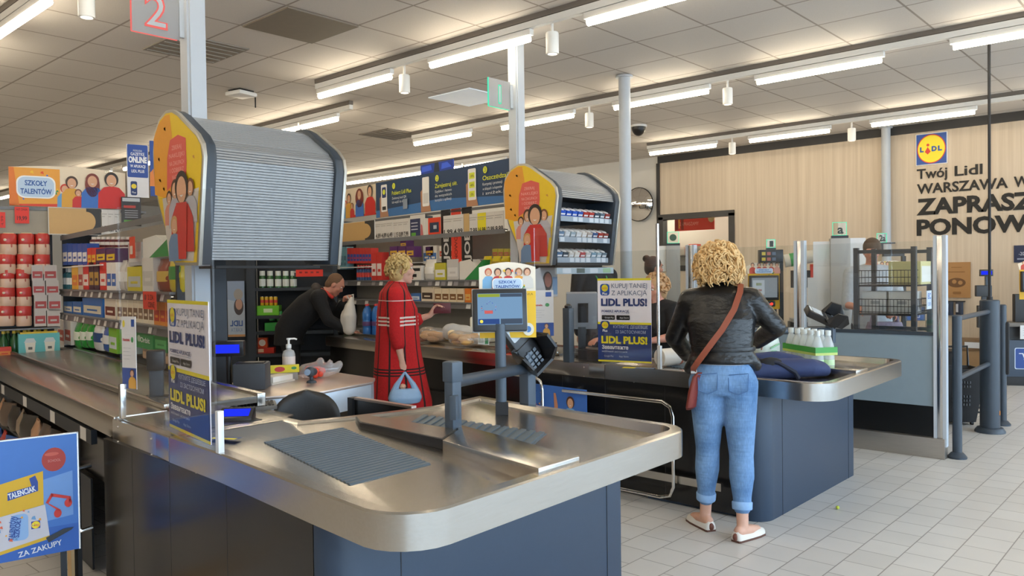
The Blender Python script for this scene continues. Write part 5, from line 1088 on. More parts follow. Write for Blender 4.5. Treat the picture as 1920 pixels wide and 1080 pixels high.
def P(c, r=.4): return plastic(c.lstrip('#'), r)
def make_item(ty, w, h, d, c0, c1):
    b = B(); w2 = w / 2; I = ink
    if ty == 'box':
        b.use(I(c0)).box(-w2, w2, 0, d, 0, h); b.use(I(c1)).box(-w2 * .86, w2 * .86, -.0012, .0, h * .16, h * .60); b.use(I(c0)).box(-w2 * .5, w2 * .5, -.002, -.0012, h * .30, h * .40)
        return b, .0015
    if ty == 'cash':
        b.use(I(c0)).box(-w2, w2, 0, d, 0, h); b.use(I(c1)).box(-w2 * .8, w2 * .8, -.001, 0, h * .62, h * .82); b.box(-w2 * .8, w2 * .1, -.001, 0, h * .2, h * .42); return b, .002
    if ty == 'bottle':
        r = min(w2, d / 2) * .92; b.use(P(c0)).lathe([(0, 0), (r, 0), (r, h * .66), (r * .5, h * .76), (0, h * .76)], (0, d / 2, 0), 14); b.use(P(c1)).lathe([(r * .55, h * .74), (r * .55, h), (0, h)], (0, d / 2, 0), 12)
        b.use(I(c1)).lathe([(r * 1.01, h * .2), (r * 1.015, h * .22), (r * 1.015, h * .48), (r * 1.01, h * .5)], (0, d / 2, 0), 14); return b, 0
    if ty in ('jars', 'can'):
        r = min(w2 * .93, .06)
        if ty == 'can': b.use(P(c0, .25)).lathe([(0, 0), (r * .85, 0), (r, h * .07), (r, h * .90), (r * .86, h * .97), (r * .86, h), (0, h * .985)], (0, r, 0), 16); b.use(I(c1)).lathe([(r * 1.004, h * .3), (r * 1.008, h * .32), (r * 1.008, h * .6), (r * 1.004, h * .62)], (0, r, 0), 16); b.use(STEELB).lathe([(r * .87, h * .97), (r * .87, h * 1.0), (r * .8, h * 1.0)], (0, r, 0), 16)
        else: b.use(P(c0, .2)).lathe([(0, 0), (r, .0), (r, h * .62), (r * .8, h * .74), (0, h * .74)], (0, r, 0), 16); b.use(I(c1)).lathe([(r * 1.01, h * .1), (r * 1.012, h * .12), (r * 1.012, h * .5), (r * 1.01, h * .52)], (0, r, 0), 16); b.use(P(c1)).lathe([(r * .84, h * .72), (r * .84, h), (0, h)], (0, r, 0), 16)
        return b, 0
    if ty == 'bag':
        b.use(P(c0, .25)); b.rings([slab_ring((0, d / 2, z * h), w2 * a, d / 2 * c, n=18) for z, a, c in ((0, .88, .5), (.08, .96, .85), (.4, 1.0, 1.0), (.75, .95, .7), (.92, .9, .12), (1.0, .95, .06))])
        b.use(I(c1)); b.rings([slab_ring((0, d / 2 - .0015, z * h), w2 * a, d / 2 * c, n=18) for z, a, c in ((.3, .93, 1.03), (.32, .95, 1.04), (.60, .95, 1.0), (.62, .93, .99))]); return b, 0
    if ty == 'tent':
        b.use(I(c1)).add([(-w2, .0, 0), (w2, 0, 0), (w2, 0, h * .25), (-w2 * .1, 0, h), (-w2, .0, h * .9), (-w2, d, 0), (w2, d, 0), (w2, d, h * .25), (-w2 * .1, d, h), (-w2, d, h * .9)], [(0, 1, 2, 3, 4), (9, 8, 7, 6, 5), (0, 5, 6, 1), (1, 6, 7, 2), (2, 7, 8, 3), (3, 8, 9, 4), (4, 9, 5, 0)])
        b.use(I(c0)).add([(-w2 * .55, -.0015, 0), (w2, -.0015, 0), (w2, -.0015, h * .95)], [(0, 1, 2)]); b.add([(w2, 0, 0), (w2, d, 0), (w2, d, h * .95), (w2, 0, h * .95)], [(0, 1, 2, 3)]); b.add([(-w2 * .55, .01, 0), (w2, .01, 0), (w2, .01, h * .95)], [(0, 2, 1)]); return b, 0
    if ty == 'rolls':
        f = [(z, a) for z, a in ((0, .90), (.06, .985), (.44, .985), (.5, .94), (.56, .985), (.94, .985), (1, .90))]
        b.use(P(c1, .3)); b.rings([slab_ring((0, d / 2, z * h), w2 * a, d / 2 * a, n=24, sq=3.2) for z, a in f[:4]])
        b.use(P(c0, .3)); b.rings([slab_ring((0, d / 2, z * h), w2 * a, d / 2 * a, n=24, sq=3.2) for z, a in f[3:]])
        b.use(I('#DCC9A0')); b.rings([slab_ring((0, d / 2, h * z), w2 * .93 * a, d / 2 * .93 * a, n=24, sq=3.2) for z, a in ((.99, 1), (1.02, .95))])
        b.use(I('#B8605A')).ell((w2 * .3, .005, h * .42), (w2 * .12, .006, h * .09), 8); b.use(I('#EBD9C4')).ell((-w2 * .4, .006, h * .7), (w2 * .22, .006, h * .07), 8); return b, 0
    if ty == 'cup':
        b.use(I(c0)).box(-w2, w2, 0, d, 0, h)
        for x in (-w2 * .45, w2 * .5):
            b.use(I(c1)).add([(x - w2 * .2, -.0012, h * .08), (x + w2 * .2, -.0012, h * .08), (x + w2 * .26, -.0012, h * .6), (x - w2 * .26, -.0012, h * .6)], [(0, 1, 2, 3)]); b.use(I('#DDE3E4')).add([(x - w2 * .3, -.0014, h * .6), (x + w2 * .3, -.0014, h * .6), (x + w2 * .18, -.0014, h * .8), (x - w2 * .18, -.0014, h * .8)], [(0, 1, 2, 3)]); b.use(I('#6B6A66')).box(x - w2 * .1, x + w2 * .1, -.0016, -.0012, h * .28, h * .40)
        b.use(I('#E0B92F')).box(-w2 * .9, w2 * .9, d * .2, d * .8, h, h * 1.07); return b, .002
    if ty == 'gum':
        b.use(I(c0)).box(-w2, w2, 0, d, 0, h); s = Sheet(Matrix.Translation((0, -.001, 0))); s.e(I('#C9D8C6'), -w2 * .62, h * .55, w2 * .2, h * .2); s.lay().t(I(c1), 'Orbit', 0.02, h * .36, h * .30, w=w * .56, al='c', bold=.03)
        b.v += s.b.v; o = len(b.v) - len(s.b.v)
        for f, fm in zip(s.b.f, s.b.fm): b.use(s.b.mats[fm]); b.f.append(tuple(i + o for i in f)); b.fm.append(b.cur)
        return b, 0
    if ty == 'tray':
        b.use(I(c0)).box(-w2, w2, 0, d, 0, .008); b.box(-w2, w2, 0, .006, 0, h * .6); b.box(-w2, w2, d - .006, d, 0, h); b.box(-w2, -w2 + .006, 0, d, 0, h); b.box(w2 - .006, w2, 0, d, 0, h)
        for k in range(7): b.use(I(c1 if k % 2 else '#D9C7B0')).box(-w2 * .85 + k * w2 * .24, -w2 * .68 + k * w2 * .24, .02, d - .02, .01, h * .95)
        return b, 0
KN = {'box': 'carton', 'cash': 'carton', 'bottle': 'bottle', 'jars': 'jar', 'can': 'drink_can', 'bag': 'product_bag', 'tent': 'display_carton', 'rolls': 'toilet_roll_pack', 'cup': 'printed_carton', 'gum': 'gum_box', 'tray': 'sachet_tray'}
CATN = {'box': 'carton', 'cash': 'carton', 'bottle': 'bottle', 'jars': 'jar', 'can': 'can', 'bag': 'bag', 'tent': 'carton', 'rolls': 'toilet paper', 'cup': 'carton', 'gum': 'box', 'tray': 'tray'}
_cache = {}
for f, xa, xb, z0, z1, ty, cols_, label, group in ITEMS:
    c0, c1 = ['#' + c for c in cols_.split(',')]
    w = (xb - xa) * (.93 if ty not in ('rolls',) else .985); h = z1 - z0
    d = {'box': .10, 'bottle': min(.08, max(.04, w)), 'rolls': .18, 'cup': .12, 'tray': .12, 'jars': w, 'can': w, 'bag': .09, 'tent': .12, 'gum': .11, 'cash': .1}[ty]
    if 'napkin' in label: d = .16
    key = (ty, cols_, group) if group else None
    cx, y = (xa + xb) / 2, .015
    if z0 > 1.8 and f == 2 and ty == 'bottle': y = .19
    if f == 1 and 1.6 < z0 < 1.75 and ('purple' in label or 'lettering' in label or 'red mark' in label): y = .16
    if 'flat packet' in label: y = .2
    if 'cans in' in (group or ''): y = .02
    if 'snack bag on the centre' in label: y = .08
    if ty == 'cup': y = -.135
    if 'small red carton at the left' in label: y = -.095
    if key and key in _cache and abs(_cache[key][1] - w) < .02 * 3 and abs(_cache[key][2] - h) < .05:
        o = _cache[key][0].copy(); COL.objects.link(o)
        o.scale = (w / _cache[key][1], 1, h / _cache[key][2])
    else:
        b, bv = make_item(ty, w, h, d, c0, c1)
        o = b.obj(KN[ty], bevel=bv) if not bv else b.obj(KN[ty], bevel=0)
        if key: _cache[key] = (o, w, h)
    X, Y = wp(f, cx, y)
    place(o, (X, Y, z0), FRM[f][2]); tag(o, label, CATN[ty], group)

# ---- end bay with the toilet rolls, and the can rack
X, Y, a = FRM[0]
t = thing('end_bay_shelf', 'end bay shelf holding the toilet rolls at the left edge', 'shelf', (X, Y, 0), a)
B(SHELFDARK).box(-1.0, .0, .20, .23, .0, 2.2).obj('back_panel', t); B(SHELFGREY).box(-1.0, .06, .0, .20, 1.085, 1.10).obj('board', t); B(SHELFGREY).box(-1.0, .06, -.10, .20, .845, .86).obj('board', t); B(SHELFDARK).box(-1.0, .0, .0, .20, 0.03, .84).obj('base_panel', t)
for x in (-1.03, .0): B(SHELFDARK).box(x, x + .03, .19, .235, 0, 2.3).obj('upright', t)
q = random.Random(12); gb = B(plastic('2C5A34', .2)); made = None
for k in range(9):
    x = -.40 + (k % 5) * .085 + (.04 if k > 4 else 0); y = .03 + (k // 5) * .09
    if made is None:
        made = thing('green_bottle', 'dark green bottle with yellow cap in the row under the toilet rolls', 'bottle', (0, 0, 0), 0, 'green bottles under the toilet rolls'); B(plastic('2C5A34', .2)).lathe([(0, 0), (.036, 0), (.038, .01), (.038, .13), (.014, .18), (.014, .2), (0, .2)], n=14).obj('body', made); B(plastic('C9B23A')).lathe([(.016, .195), (.016, .22), (0, .22)], n=12).obj('cap', made); o = made
    else: o = dup(made, (0, 0, 0))
    X1, Y1 = wp(0, x, y); o.location = (X1, Y1, .861)
X, Y, a = FRM[4]
t = thing('can_rack', 'dark shelf rack holding cans and jars behind the receipt printer', 'shelf', (X, Y, 0), a)
RU = mat('rack_upright', hexc('#2B333D'), .5)
B(SHELFDARK).box(-.05, .93, .32, .36, 0, 2.0).obj('back_panel', t); B(RU).box(-.10, .0, -.04, .05, 0, 2.0).obj('upright', t); B(RU).box(.91, .96, -.0, .05, 0, 2.0).obj('upright', t); B(RU).box(-.43, -.10, .07, .12, 0, 2.0).obj('side_panel', t)
for z in (1.425, 1.09, .90, .63): B(RU).box(.0, .91, -.03, .32, z - .04, z - .002).obj('board', t)
for nm, x0, x1, z, h, c, lb in (('can_tray', .007, .267, 1.09, .117, '6FC22F', 'bright green can tray on the upper board of the can rack'), ('can_tray', .093, .53, .90, .10, '2F8F3E', 'dark green can tray on the lower board of the can rack')):
    b = B(ink(c)); w = x1 - x0
    b.box(0, w, 0, .004, 0, h); b.box(0, .004, 0, .18, 0, h); b.box(w - .004, w, 0, .18, 0, h); b.box(0, w, .176, .18, 0, h); b.box(0, w, 0, .18, 0, .004)
    b.box(0.004, w - .004, .004, .176, .004, h * .82); b.use(ink('#D6E8C0')).box(w * .3, w * .7, -.001, 0, h * .3, h * .7)
    o = b.obj(nm); X1, Y1 = wp(4, x0, .0); place(o, (X1, Y1, z), a); tag(o, lb, 'tray')
# red label, boxes and hanging poster around the can rack
s = Sheet(); s.board(ink('#E0321E'), -.16, 0, .16, .083, .004); s.lay(); [s.r(ink('#8A1A12'), -.12 + k * .067, .04, -.087 + k * .067, .06) for k in range(4)]
X1, Y1 = wp(4, .64, -.04); tag(place(s.obj('red_price_label'), (X1, Y1, 1.553), a), 'bright red price label on the can rack left of the stooping man', 'label')
B(RU).box(.46, .91, -.035, .0, 1.55, 1.60).obj('label_rail', t)
X1, Y1 = wp(4, .07, .04); s = Sheet(); s.board(ink('#C9301F'), -.09, 0, .12, .066, .13); s.lay().r(ink('#F0C9A0'), -.066, .013, .0, .053); tag(place(s.obj('red_carton'), (X1, Y1, .629), a), 'low red carton on the bottom board of the can rack', 'carton')
X1, Y1 = wp(4, .05, .06); s = Sheet(); s.board(ink('#E2572B'), -.06, 0, .06, .12, .066); s.lay().e(ink('#F6EBDD'), 0, .06, .04, .04); tag(place(s.obj('orange_carton'), (X1, Y1, .696), a), 'orange carton with a pale disc stacked on the low red carton', 'carton')  # plain orange print with a pale disc, no glow
s = Sheet(); s.board(ink('#AAB4C0'), -.10, 0, .10, .67, .003); s.poly(ink('#8C9CB4'), [(-.10, .45), (.10, .40), (.10, .67), (-.10, .67)]); s.lay().e(ink('#4A4446'), .03, .36, .056, .10); s.lay().e(ink('#B08A78'), .033, .39, .04, .067); s.e(ink('#9A948E'), .027, .51, .053, .067); s.lay().t(ink('#3A5C9C'), 'LIDL', .0, .13, .067, w=-.147, al='c', bold=.03); s.t(ink('#7A8EB4'), 'KARTA', .0, .06, .047, w=-.133, al='c'); s.r(ink('#B98A5C'), -.10, 0, .10, .027)
X1, Y1 = wp(4, -.235, -.0); tag(place(s.obj('reversed_poster'), (X1, Y1, .84), a), 'pale hanging poster with mirrored letters left of the can rack', 'poster')

# ---- headers, price rails and banners above the shelves
def hdr(name, f, x0, z0, y=0.0, tilt=0):
    X1, Y1 = wp(f, x0, y); return Matrix.Identity(4), (X1, Y1, z0), FRM[f][2]
def put(s, name, f, x, z, y, label, cat, group=None):
    X1, Y1 = wp(f, x, y); return tag(place(s.obj(name), (X1, Y1, z), FRM[f][2]), label, cat, group)
CREAM = ink('#EAD9BE')
def school_header(w, h, arch):
    s = Sheet(); s.board(ink('#E9A23A'), 0, 0, w * .42, h, .012); s.board(CREAM, w * .42, 0, w, h, .012); s.d += s.step
    s.poly(CREAM, [(w * k / 10, h + arch * sin(pi * k / 10)) for k in range(11)])
    s.poly(ink('#E07A2A'), [(0, 0), (w * .08, 0), (w * .04, h), (0, h)]); s.poly(ink('#D9442B'), [(w * .0, 0), (w, 0), (w, h * .05), (w * .5, h * .09), (0, h * .04)])
    badge(s, w * .22, h * .50, w * .30, h * .52)
    s.lay()
    for x, hh, hr, tp in ((.46, .62, '#C9432B', '#6AA0D0'), (.52, .84, '#4A3426', '#D9A23A'), (.575, .5, '#7A4A30', '#C9302A')): s.lay(); figure(s, w * x, 0, h * hh, hr, tp)
    s.lay().e(ink('#7A3020'), w * .70, h * .62, w * .065, h * .32); figure(s, w * .70, 0, h * .94, '#7A3020', '#3A6EC0'); s.lay(); figure(s, w * .87, 0, h * 1.0, '#2A1E18', '#C9241C', wide=1.15)
    return s
s = school_header(.99, .36, .03); put(s, 'header_board', 0, -.33, 2.25, .0, 'cream and orange school talent header board above the left shelves', 'sign')
B_ = thing('price_rail', 'grey rail carrying wood and price panels under the left header', 'rail', (*wp(0, 0, .02), 0), FRM[0][2])
B(SHELFGREY).box(-.95, .85, .0, .03, 2.215, 2.24).obj('rail', B_); B(mat('cream_rail_back', hexc('#A39B8C'), .6)).box(-.95, .44, .012, .02, 1.99, 2.215).obj('back_panel', B_)
for x in (-.95, .82): B(SHELFDARK).box(x, x + .02, .03, .30, 2.215, 2.24).obj('arm', B_)
def wood_panel(w, h):
    s = Sheet(); s.board(ink('#D9D4CA'), 0, 0, w, h, .01); s.r(ink('#CBA469'), w * .015, h * .03, w * .80, h * .97); s.lay().r(ink('#33312F'), w * .72, h * .02, w, h * .98); s.lay().e(ink('#CBA469'), w * .72, h * .5, w * .18, h * .36, 30); return s
put(wood_panel(.45, .265), 'wood_panel', 0, -.02, 1.985, .0, 'tan and black panel with a round bite under the left header', 'panel')
s = Sheet(); s.board(ink('#E0321E'), 0, 0, .115, .155, .003); s.lay().t(ink('#5A1410'), 'HIT DNIA', .0575, .12, .02, w=.09, al='c'); s.t(ink('#5A1410'), '19,99', .0575, .03, .04, w=.08, al='c', bold=.02); put(s, 'red_price_card', 0, -.29, 2.085, -.003, 'red price card hanging left of the tan panel', 'price card')
s = Sheet(); s.board(ink('#E0321E'), 0, 0, .045, .145, .003); s.lay().t(ink('#8A1A12'), '4,99', .03, .02, .02, w=.09, rot=pi / 2); put(s, 'red_price_card', 0, -.41, 2.04, -.003, 'narrow red price card at the left edge', 'price card')
def price_card(w, h, cells, back='#D8D3CC'):
    s = Sheet(); s.board(ink(back), 0, 0, w, h, .003); s.lay(); n = len(cells)
    for i, (tx, c) in enumerate(cells):
        x0, x1 = w * i / n, w * (i + 1) / n
        if c: s.r(ink(c), x0, 0, x1, h)
        s.lay(); s.r(ink('#A9A39C'), x0 + .002, h * .80, x1 - .01, h * .83); s.r(ink('#A9A39C'), x0 + .002, h * .70, x1 - .03, h * .73); s.r(ink('#B9B3AC'), x1 - .0015, h * .1, x1, h)
        s.t(ink('#2A2826'), tx, (x0 + x1) / 2, h * .10, h * .24, w=(x1 - x0) * .84, al='c', bold=.02)
    return s
put(price_card(.17, .24, [('1,79', None), ('0,89', None), ('2,49', None)]), 'price_card', 0, .44, 2.0, .0, 'white price card right of the tan panel on the left', 'price card')
s = Sheet(); s.board(ink('#2E2B2E'), 0, 0, .18, .29, .006); s.lay().r(ink('#B9BDC2'), .01, .245, .17, .28); s.r(ink('#C4362B'), .02, .18, .13, .205); [s.r(ink('#A9A9AE'), .03, .15 - k * .022, .15, .158 - k * .022) for k in range(4)]; s.r(ink('#5FA03A'), .02, .015, .15, .06)
put(s, 'dark_info_card', 0, .61, 2.08, -.05, 'dark information card with green foot beside the left header', 'card')
def online_banner():
    s = Sheet(); s.board(ink('#E2E0E2'), 0, 0, .20, .53, .01); N = ink('#2A4C9C'); s.rr(N, .005, .20, .195, .528, .012); s.lay()
    s.t(ink('#E8EAF0'), 'PRZEGLĄDAJ', .1, .46, .018, w=.08, al='c'); s.t(ink('#E8EAF0'), 'GAZETKĘ', .1, .42, .03, w=.13, al='c', bold=.02); s.t(ink('#F4F5F8'), 'ONLINE', .1, .35, .058, w=.17, al='c', bold=.05); s.t(ink('#E8EAF0'), 'W APLIKACJI', .1, .30, .028, w=.14, al='c', bold=.03); s.t(ink('#E8EAF0'), 'LIDL PLUS', .1, .25, .028, w=.12, al='c', bold=.03)
    s.rr(ink('#23376E'), .03, .02, .09, .16, .015); s.lay().e(ink('#E8CE2E'), .06, .11, .024); s.t(ink('#E8EAF0'), 'Plus', .06, .04, .02, w=.035, al='c'); return s
put(online_banner(), 'online_banner', 0, .67, 2.37, -.04, 'blue and white ONLINE banner left of the slatted cabinet', 'banner')
s = Sheet(); s.board(ink('#2A4C9C'), 0, 0, .16, .56, .01); s.lay(); figure(s, .09, .10, .32, '#8A4A2A', '#E0853A'); put(s, 'online_banner', 0, .885, 2.39, -.04, 'blue banner with an orange figure half behind the slatted cabinet', 'banner')
s = Sheet(); s.board(ink('#E2412B'), 0, 0, .30, .12, .003); s.lay().e(ink('#8A1F17'), .06, .08, .025, .02); s.t(ink('#6A1510'), '2 ZA', .12, .065, .035, w=.13, bold=.02); s.t(ink('#6A1510'), 'CENĘ', .12, .015, .035, w=.15, bold=.02); put(s, 'red_price_card', 2, 3.15, 1.345, -.06, 'red two for one price card on the left shelf strip', 'price card')
s = Sheet(); s.board(ink('#E0441F'), 0, 0, .14, .155, .003); s.lay().r(ink('#F0E4D6'), .02, .03, .09, .09); put(s, 'red_price_card', 2, 2.72, 1.70, -.03, 'plain red price card in front of the white packs on the left shelf', 'price card')
# centre header and banners
s = school_header(1.5, .36, .0); put(s, 'header_board', 1, -.14, 2.27, .03, 'school talent header board above the stooping man', 'sign')
s = Sheet(); NV = ink('#1F3B5C'); s.board(NV, 0, 0, 2.62, .405, .012); s.poly(ink('#3A6EA8'), [(0, 0), (2.62, 0), (2.62, .05), (1.3, .12), (0, .08)])
s.lay()
Ye, Wh = ink('#D9E03A'), ink('#E6EAEE')
for k, (x, hd, ls) in enumerate(((.12, 'Pobierz Lidl Plus', ('Zeskanuj kod QR', 'lub wejdź do sklepu')), (.98, 'Zarejestruj się.', ('Szybko i łatwo', 'do wszystkich', 'korzyści z aplikacji.')), (1.80, 'Oszczędzaj!', ('Korzystaj i promocji', 'w sklepach i e-kuponów', 'i zniżek.')))):
    s.poly(ink('#B08060'), [(x - .03, .0), (x + .10, .0), (x + .16, .0), (x + .12, .14), (x + .10, .22), (x + .02, .26), (x - .035, .22)]); s.lay().rr(ink('#ECEAE6'), x, .06, x + .13, .37, .015); s.lay()
    if k == 0: s.rr(ink('#23376E'), x + .02, .22, x + .11, .34, .015); s.lay().e(Ye, x + .065, .285, .03); s.r(ink('#2A2A2C'), x + .025, .08, x + .105, .12)
    elif k == 1: s.r(ink('#D2D0CC'), x + .015, .09, x + .115, .20)
    else:
        for j, tx in enumerate(('-30%', '-40%', '-5%')): s.r(Ye, x + .02, .27 - j * .09, x + .11, .33 - j * .09); s.lay().t(ink('#2A2A2C'), tx, x + .065, .285 - j * .09, .025, al='c')
    s.lay().e(Ye, x + .28, .335, .032, .034); s.lay().t(NV, str(k + 1), x + .28, .315, .042, al='c'); s.t(Ye, hd, x + .24, .235, .045, w=.40, bold=.01)
    for j, l_ in enumerate(ls): s.t(Wh, l_, x + .24, .185 - .045 * j, .028, w=.30)
s.r(ink('#8C98A8'), .60, .06, .69, .17)
put(s, 'app_banner', 1, 1.335, 2.225, .0, 'long navy banner with three phones above the centre shelf', 'banner')
s = Sheet(); s.board(ink('#1E3E9C'), 0, 0, .60, .10, .012); s.poly(ink('#1E2A3C'), [(.25, .0), (.36, .0), (.34, .1), (.27, .1)]); s.lay(); s.poly(ink('#3A62E0'), [(.02, .02), (.22, .03), (.2, .085), (.03, .08)]); s.poly(ink('#3A62E0'), [(.39, .02), (.58, .03), (.5, .085), (.4, .08)]); put(s, 'banner_topper', 1, 2.25, 2.632, .02, 'dark blue topper on the navy phone banner', 'sign')
B_ = thing('price_rail', 'grey rail carrying price cards under the navy banner', 'rail', (*wp(1, 0, .02), 0), FRM[1][2])
B(SHELFGREY).box(.30, 3.75, .0, .03, 2.19, 2.215).obj('rail', B_)
for x in (.30, 2.0, 3.7): B(SHELFDARK).box(x, x + .03, .03, .30, 2.19, 2.215).obj('arm', B_)
put(wood_panel(.80, .245), 'wood_panel', 1, .49, 1.965, .0, 'tan and black panel with a round bite above the centre shelf', 'panel')
put(price_card(.39, .215, [('4,89', None), ('4,89', None), ('6,49', None)]), 'price_card', 1, 1.31, 1.97, .0, 'white price card next to the tan panel above the centre shelf', 'price card')
put(price_card(.32, .215, [('1,15', None), ('0,89', None), ('7,99', None)]), 'price_card', 1, 1.71, 1.965, .0, 'second white price card above the centre shelf', 'price card')
put(price_card(.35, .215, [('1.99', None), ('4.99', None)]), 'price_card', 1, 2.69, 1.945, .0, 'white price card reading 1.99 and 4.99', 'price card')
put(price_card(.54, .21, [('7.99', None), ('16.99', '#E3D420'), ('12.99', None), ('9.99', None)]), 'price_card', 1, 3.14, 1.94, .0, 'price card with a yellow cell reading 16.99', 'price card')
s = Sheet(); s.board(ink('#D8D3CC'), 0, 0, .29, .24, .003); s.r(ink('#2B3358'), .0, .0, .2, .2); s.lay().r(ink('#5FA03A'), .02, .015, .11, .05); [s.r(ink('#C4C6D0'), .02, .15 - k * .035, .15, .16 - k * .035) for k in range(3)]; s.poly(ink('#C06A6A'), [(.2, 0), (.26, 0), (.24, .12), (.21, .14)]); put(s, 'advert_card', 1, 2.06, 1.965, .0, 'navy advert card between price cards above the centre shelf', 'card')
s = Sheet(); s.board(ink('#E0421F'), 0, 0, .23, .20, .003); s.lay().r(ink('#22304C'), .03, .045, .2, .15); s.lay().r(ink('#B9BCC4'), .1, .08, .16, .12); put(s, 'red_advert_card', 1, 2.41, 1.955, .0, 'orange red card with a dark patch above the centre shelf', 'card')
s = Sheet(); s.board(ink('#C9A870'), 0, 0, .09, .215, .003); put(s, 'wood_panel', 1, 3.045, 1.945, .0, 'narrow tan panel between two price cards', 'panel')
for x, c, tx, lb in ((2.62, '#1E1C1C', 'JOBS', 'left black hanging strip with pale letters'), (2.80, '#E2412B', 'NOWOŚĆ', 'red hanging strip between two black strips'), (2.985, '#1E1C1C', 'JOBS', 'right black hanging strip with pale letters')):
    s = Sheet(); s.board(ink(c), 0, 0, .17, .55, .003); s.lay().t(ink('#D2CEC8' if c != '#E2412B' else '#8A1F17'), tx, .13 if c != '#E2412B' else .105, .02, .09 if c != '#E2412B' else .05, w=.36, rot=pi / 2, bold=.03)
    put(s, 'hanging_strip', 1, x, 1.675, .02, lb, 'banner')
# ================================================================== far wall signs
s = Sheet(Matrix.Identity(4), .002); s.board(ink('#EDEDED'), -.215, 0, .215, .47, .02); s.r(ink('#1D4FA0'), -.205, .01, .205, .46)
s.lay().e(ink('#D9352B'), 0, .235, .195, .215, 48); s.lay().e(ink('#F3E02B'), 0, .235, .183, .202, 48); s.lay()
NB = ink('#1D4FA0'); RD = ink('#D9352B')
s.t(NB, 'L', -.155, .20, .07, w=.052, bold=.06); s.t(NB, 'D', .005, .20, .07, w=.07, bold=.06); s.t(NB, 'L', .09, .20, .07, w=.055, bold=.06)
s.poly(RD, [(-.048, .155), (-.008, .195), (-.048, .265), (-.088, .195)]); s.e(RD, -.045, .295, .02)
tag(place(s.obj('shop_emblem'), (WX - .022, 3.32, 3.10), FACE_L), 'square blue shop emblem with a yellow disc on the wooden wall', 'sign')
BK = mat('black_letter', hexc('#1A1A1A'), .6)
def wall_text(txt, y, z, h, w, bold, label):
    vs, fs, L = text_geo(txt, bold); k = h / .73; kx = w / L; b = B(BK)
    n = len(vs); V = [(WX - .012, y - a * kx, z + c * k) for a, c in vs] + [(WX - .001, y - a * kx, z + c * k) for a, c in vs]
    ed = {}
    for f in fs:
        for i in range(len(f)):
            e = (f[i], f[(i + 1) % len(f)]); ed[e] = ed.get(e, 0) + 1
    F = [tuple(f) for f in fs] + [tuple(i + n for i in f[::-1]) for f in fs] + [(a, c, c + n, a + n) for (a, c) in ed if (c, a) not in ed]
    b.add(V, F); return tag(b.obj('wall_lettering', smooth=False), label, 'lettering')
wall_text('Twój', 3.525, 2.905, .15, .413, .018, 'black word Twój below the emblem on the wooden wall')
wall_text('Lidl', 3.014, 2.905, .15, .359, .018, 'black word Lidl below the emblem on the wooden wall')
wall_text('WARSZAWA', 3.525, 2.68, .15, 1.185, .022, 'black word WARSZAWA on the wooden wall')
wall_text('W', 2.27, 2.68, .15, .19, .022, 'black letter W cut by the right edge of the picture')
wall_text('ZAPRASZA', 3.53, 2.37, .235, 1.75, .04, 'large black line ZAPRASZ on the wooden wall')
wall_text('PONOWNIE', 3.53, 2.06, .235, 1.97, .04, 'large black line PONOW, lowest of the wall lettering')
t = thing('convex_mirror', 'round convex mirror on the white wall by the round column', 'mirror', (WX - .16, 8.40, 2.85))
B(MATTBLACK).cyl((0.03, 0, 0), (.045, 0, 0), .325, n=36).obj('rim', t)
b = B(mat('mirror_chrome', (.9, .9, .9), .03, 1.0, .01)); b.rings([[(.03 - .13 * (1 - (k / 8) ** 2), .31 * k / 8 * cos(2 * pi * j / 32), .31 * k / 8 * sin(2 * pi * j / 32)) for j in range(32)] for k in (8, 7, 6, 5, 4, 3, 2, 1, .2)]); b.obj('mirror_face', t)
B(PALEPOST).cyl((.045, 0, 0), (.15, 0, -.08), .02).obj('arm', t)
# stock room goods seen through the framed opening
t = thing('red_sale_sign', 'red hanging sign seen through the framed wall opening', 'sign', (WX + .9, 7.72, 2.36), FACE_L)
s = Sheet(); s.board(ink('#D9301E'), -.50, 0, .36, .28, .02); s.lay().t(ink('#F2A79A'), 'ZAPRASZAMY', -.18, .10, .07, w=.42, al='c'); s.r(ink('#8A1A12'), -.5, .02, -.42, .28); s.r(ink('#E6CF3A'), -.41, .05, -.39, .24); s.r(ink('#8A1A12'), -.36, .02, -.30, .28); s.lay().e(ink('#C9B98A'), .30, .22, .07, .08); s.obj('board', t)
for x in (-.45, .3): B(MATTBLACK).cyl((x, .01, .28), (x, .01, 1.42), .004, n=6).obj('wire', t)
t = thing('stock_shelf', 'stock room shelf with small cartons behind the wall opening', 'shelf', (WX + 1.3, 8.0, 0), FACE_L)
B(SHELFGREY).box(-.9, .9, 0, .4, 1.86, 1.89).obj('board', t); B(WHITEP).box(-.9, .9, .4, .42, 0, 2.0).obj('back_panel', t); B(SHELFGREY).box(-.9, .9, 0, .4, 1.5, 1.53).obj('board', t)
for i, (x, w, h, c, lb) in enumerate(((-.62, .22, .20, '#8A6A4C', 'brown stock carton at the left of the wall opening'), (-.36, .20, .17, '#C9C6C0', 'grey stock carton second in the wall opening'), (-.08, .16, .22, '#D9432B', 'red stock carton in the middle of the wall opening'), (.16, .26, .18, '#9A968E', 'grey stock carton right of the red one'), (.46, .14, .2, '#C23A2A', 'small red stock carton at the right of the wall opening'), (.68, .18, .13, '#B9B4AA', 'pale stock carton at the right end of the stock shelf'))):
    X, Y = WX + 1.3 - .02 + .0, 8.0 - x; o = B(ink(c)).box(-w / 2, w / 2, 0.03, .25, 0, h).obj('stock_carton', bevel=.004); place(o, (WX + 1.3, Y, 1.89), FACE_L); tag(o, lb, 'carton')
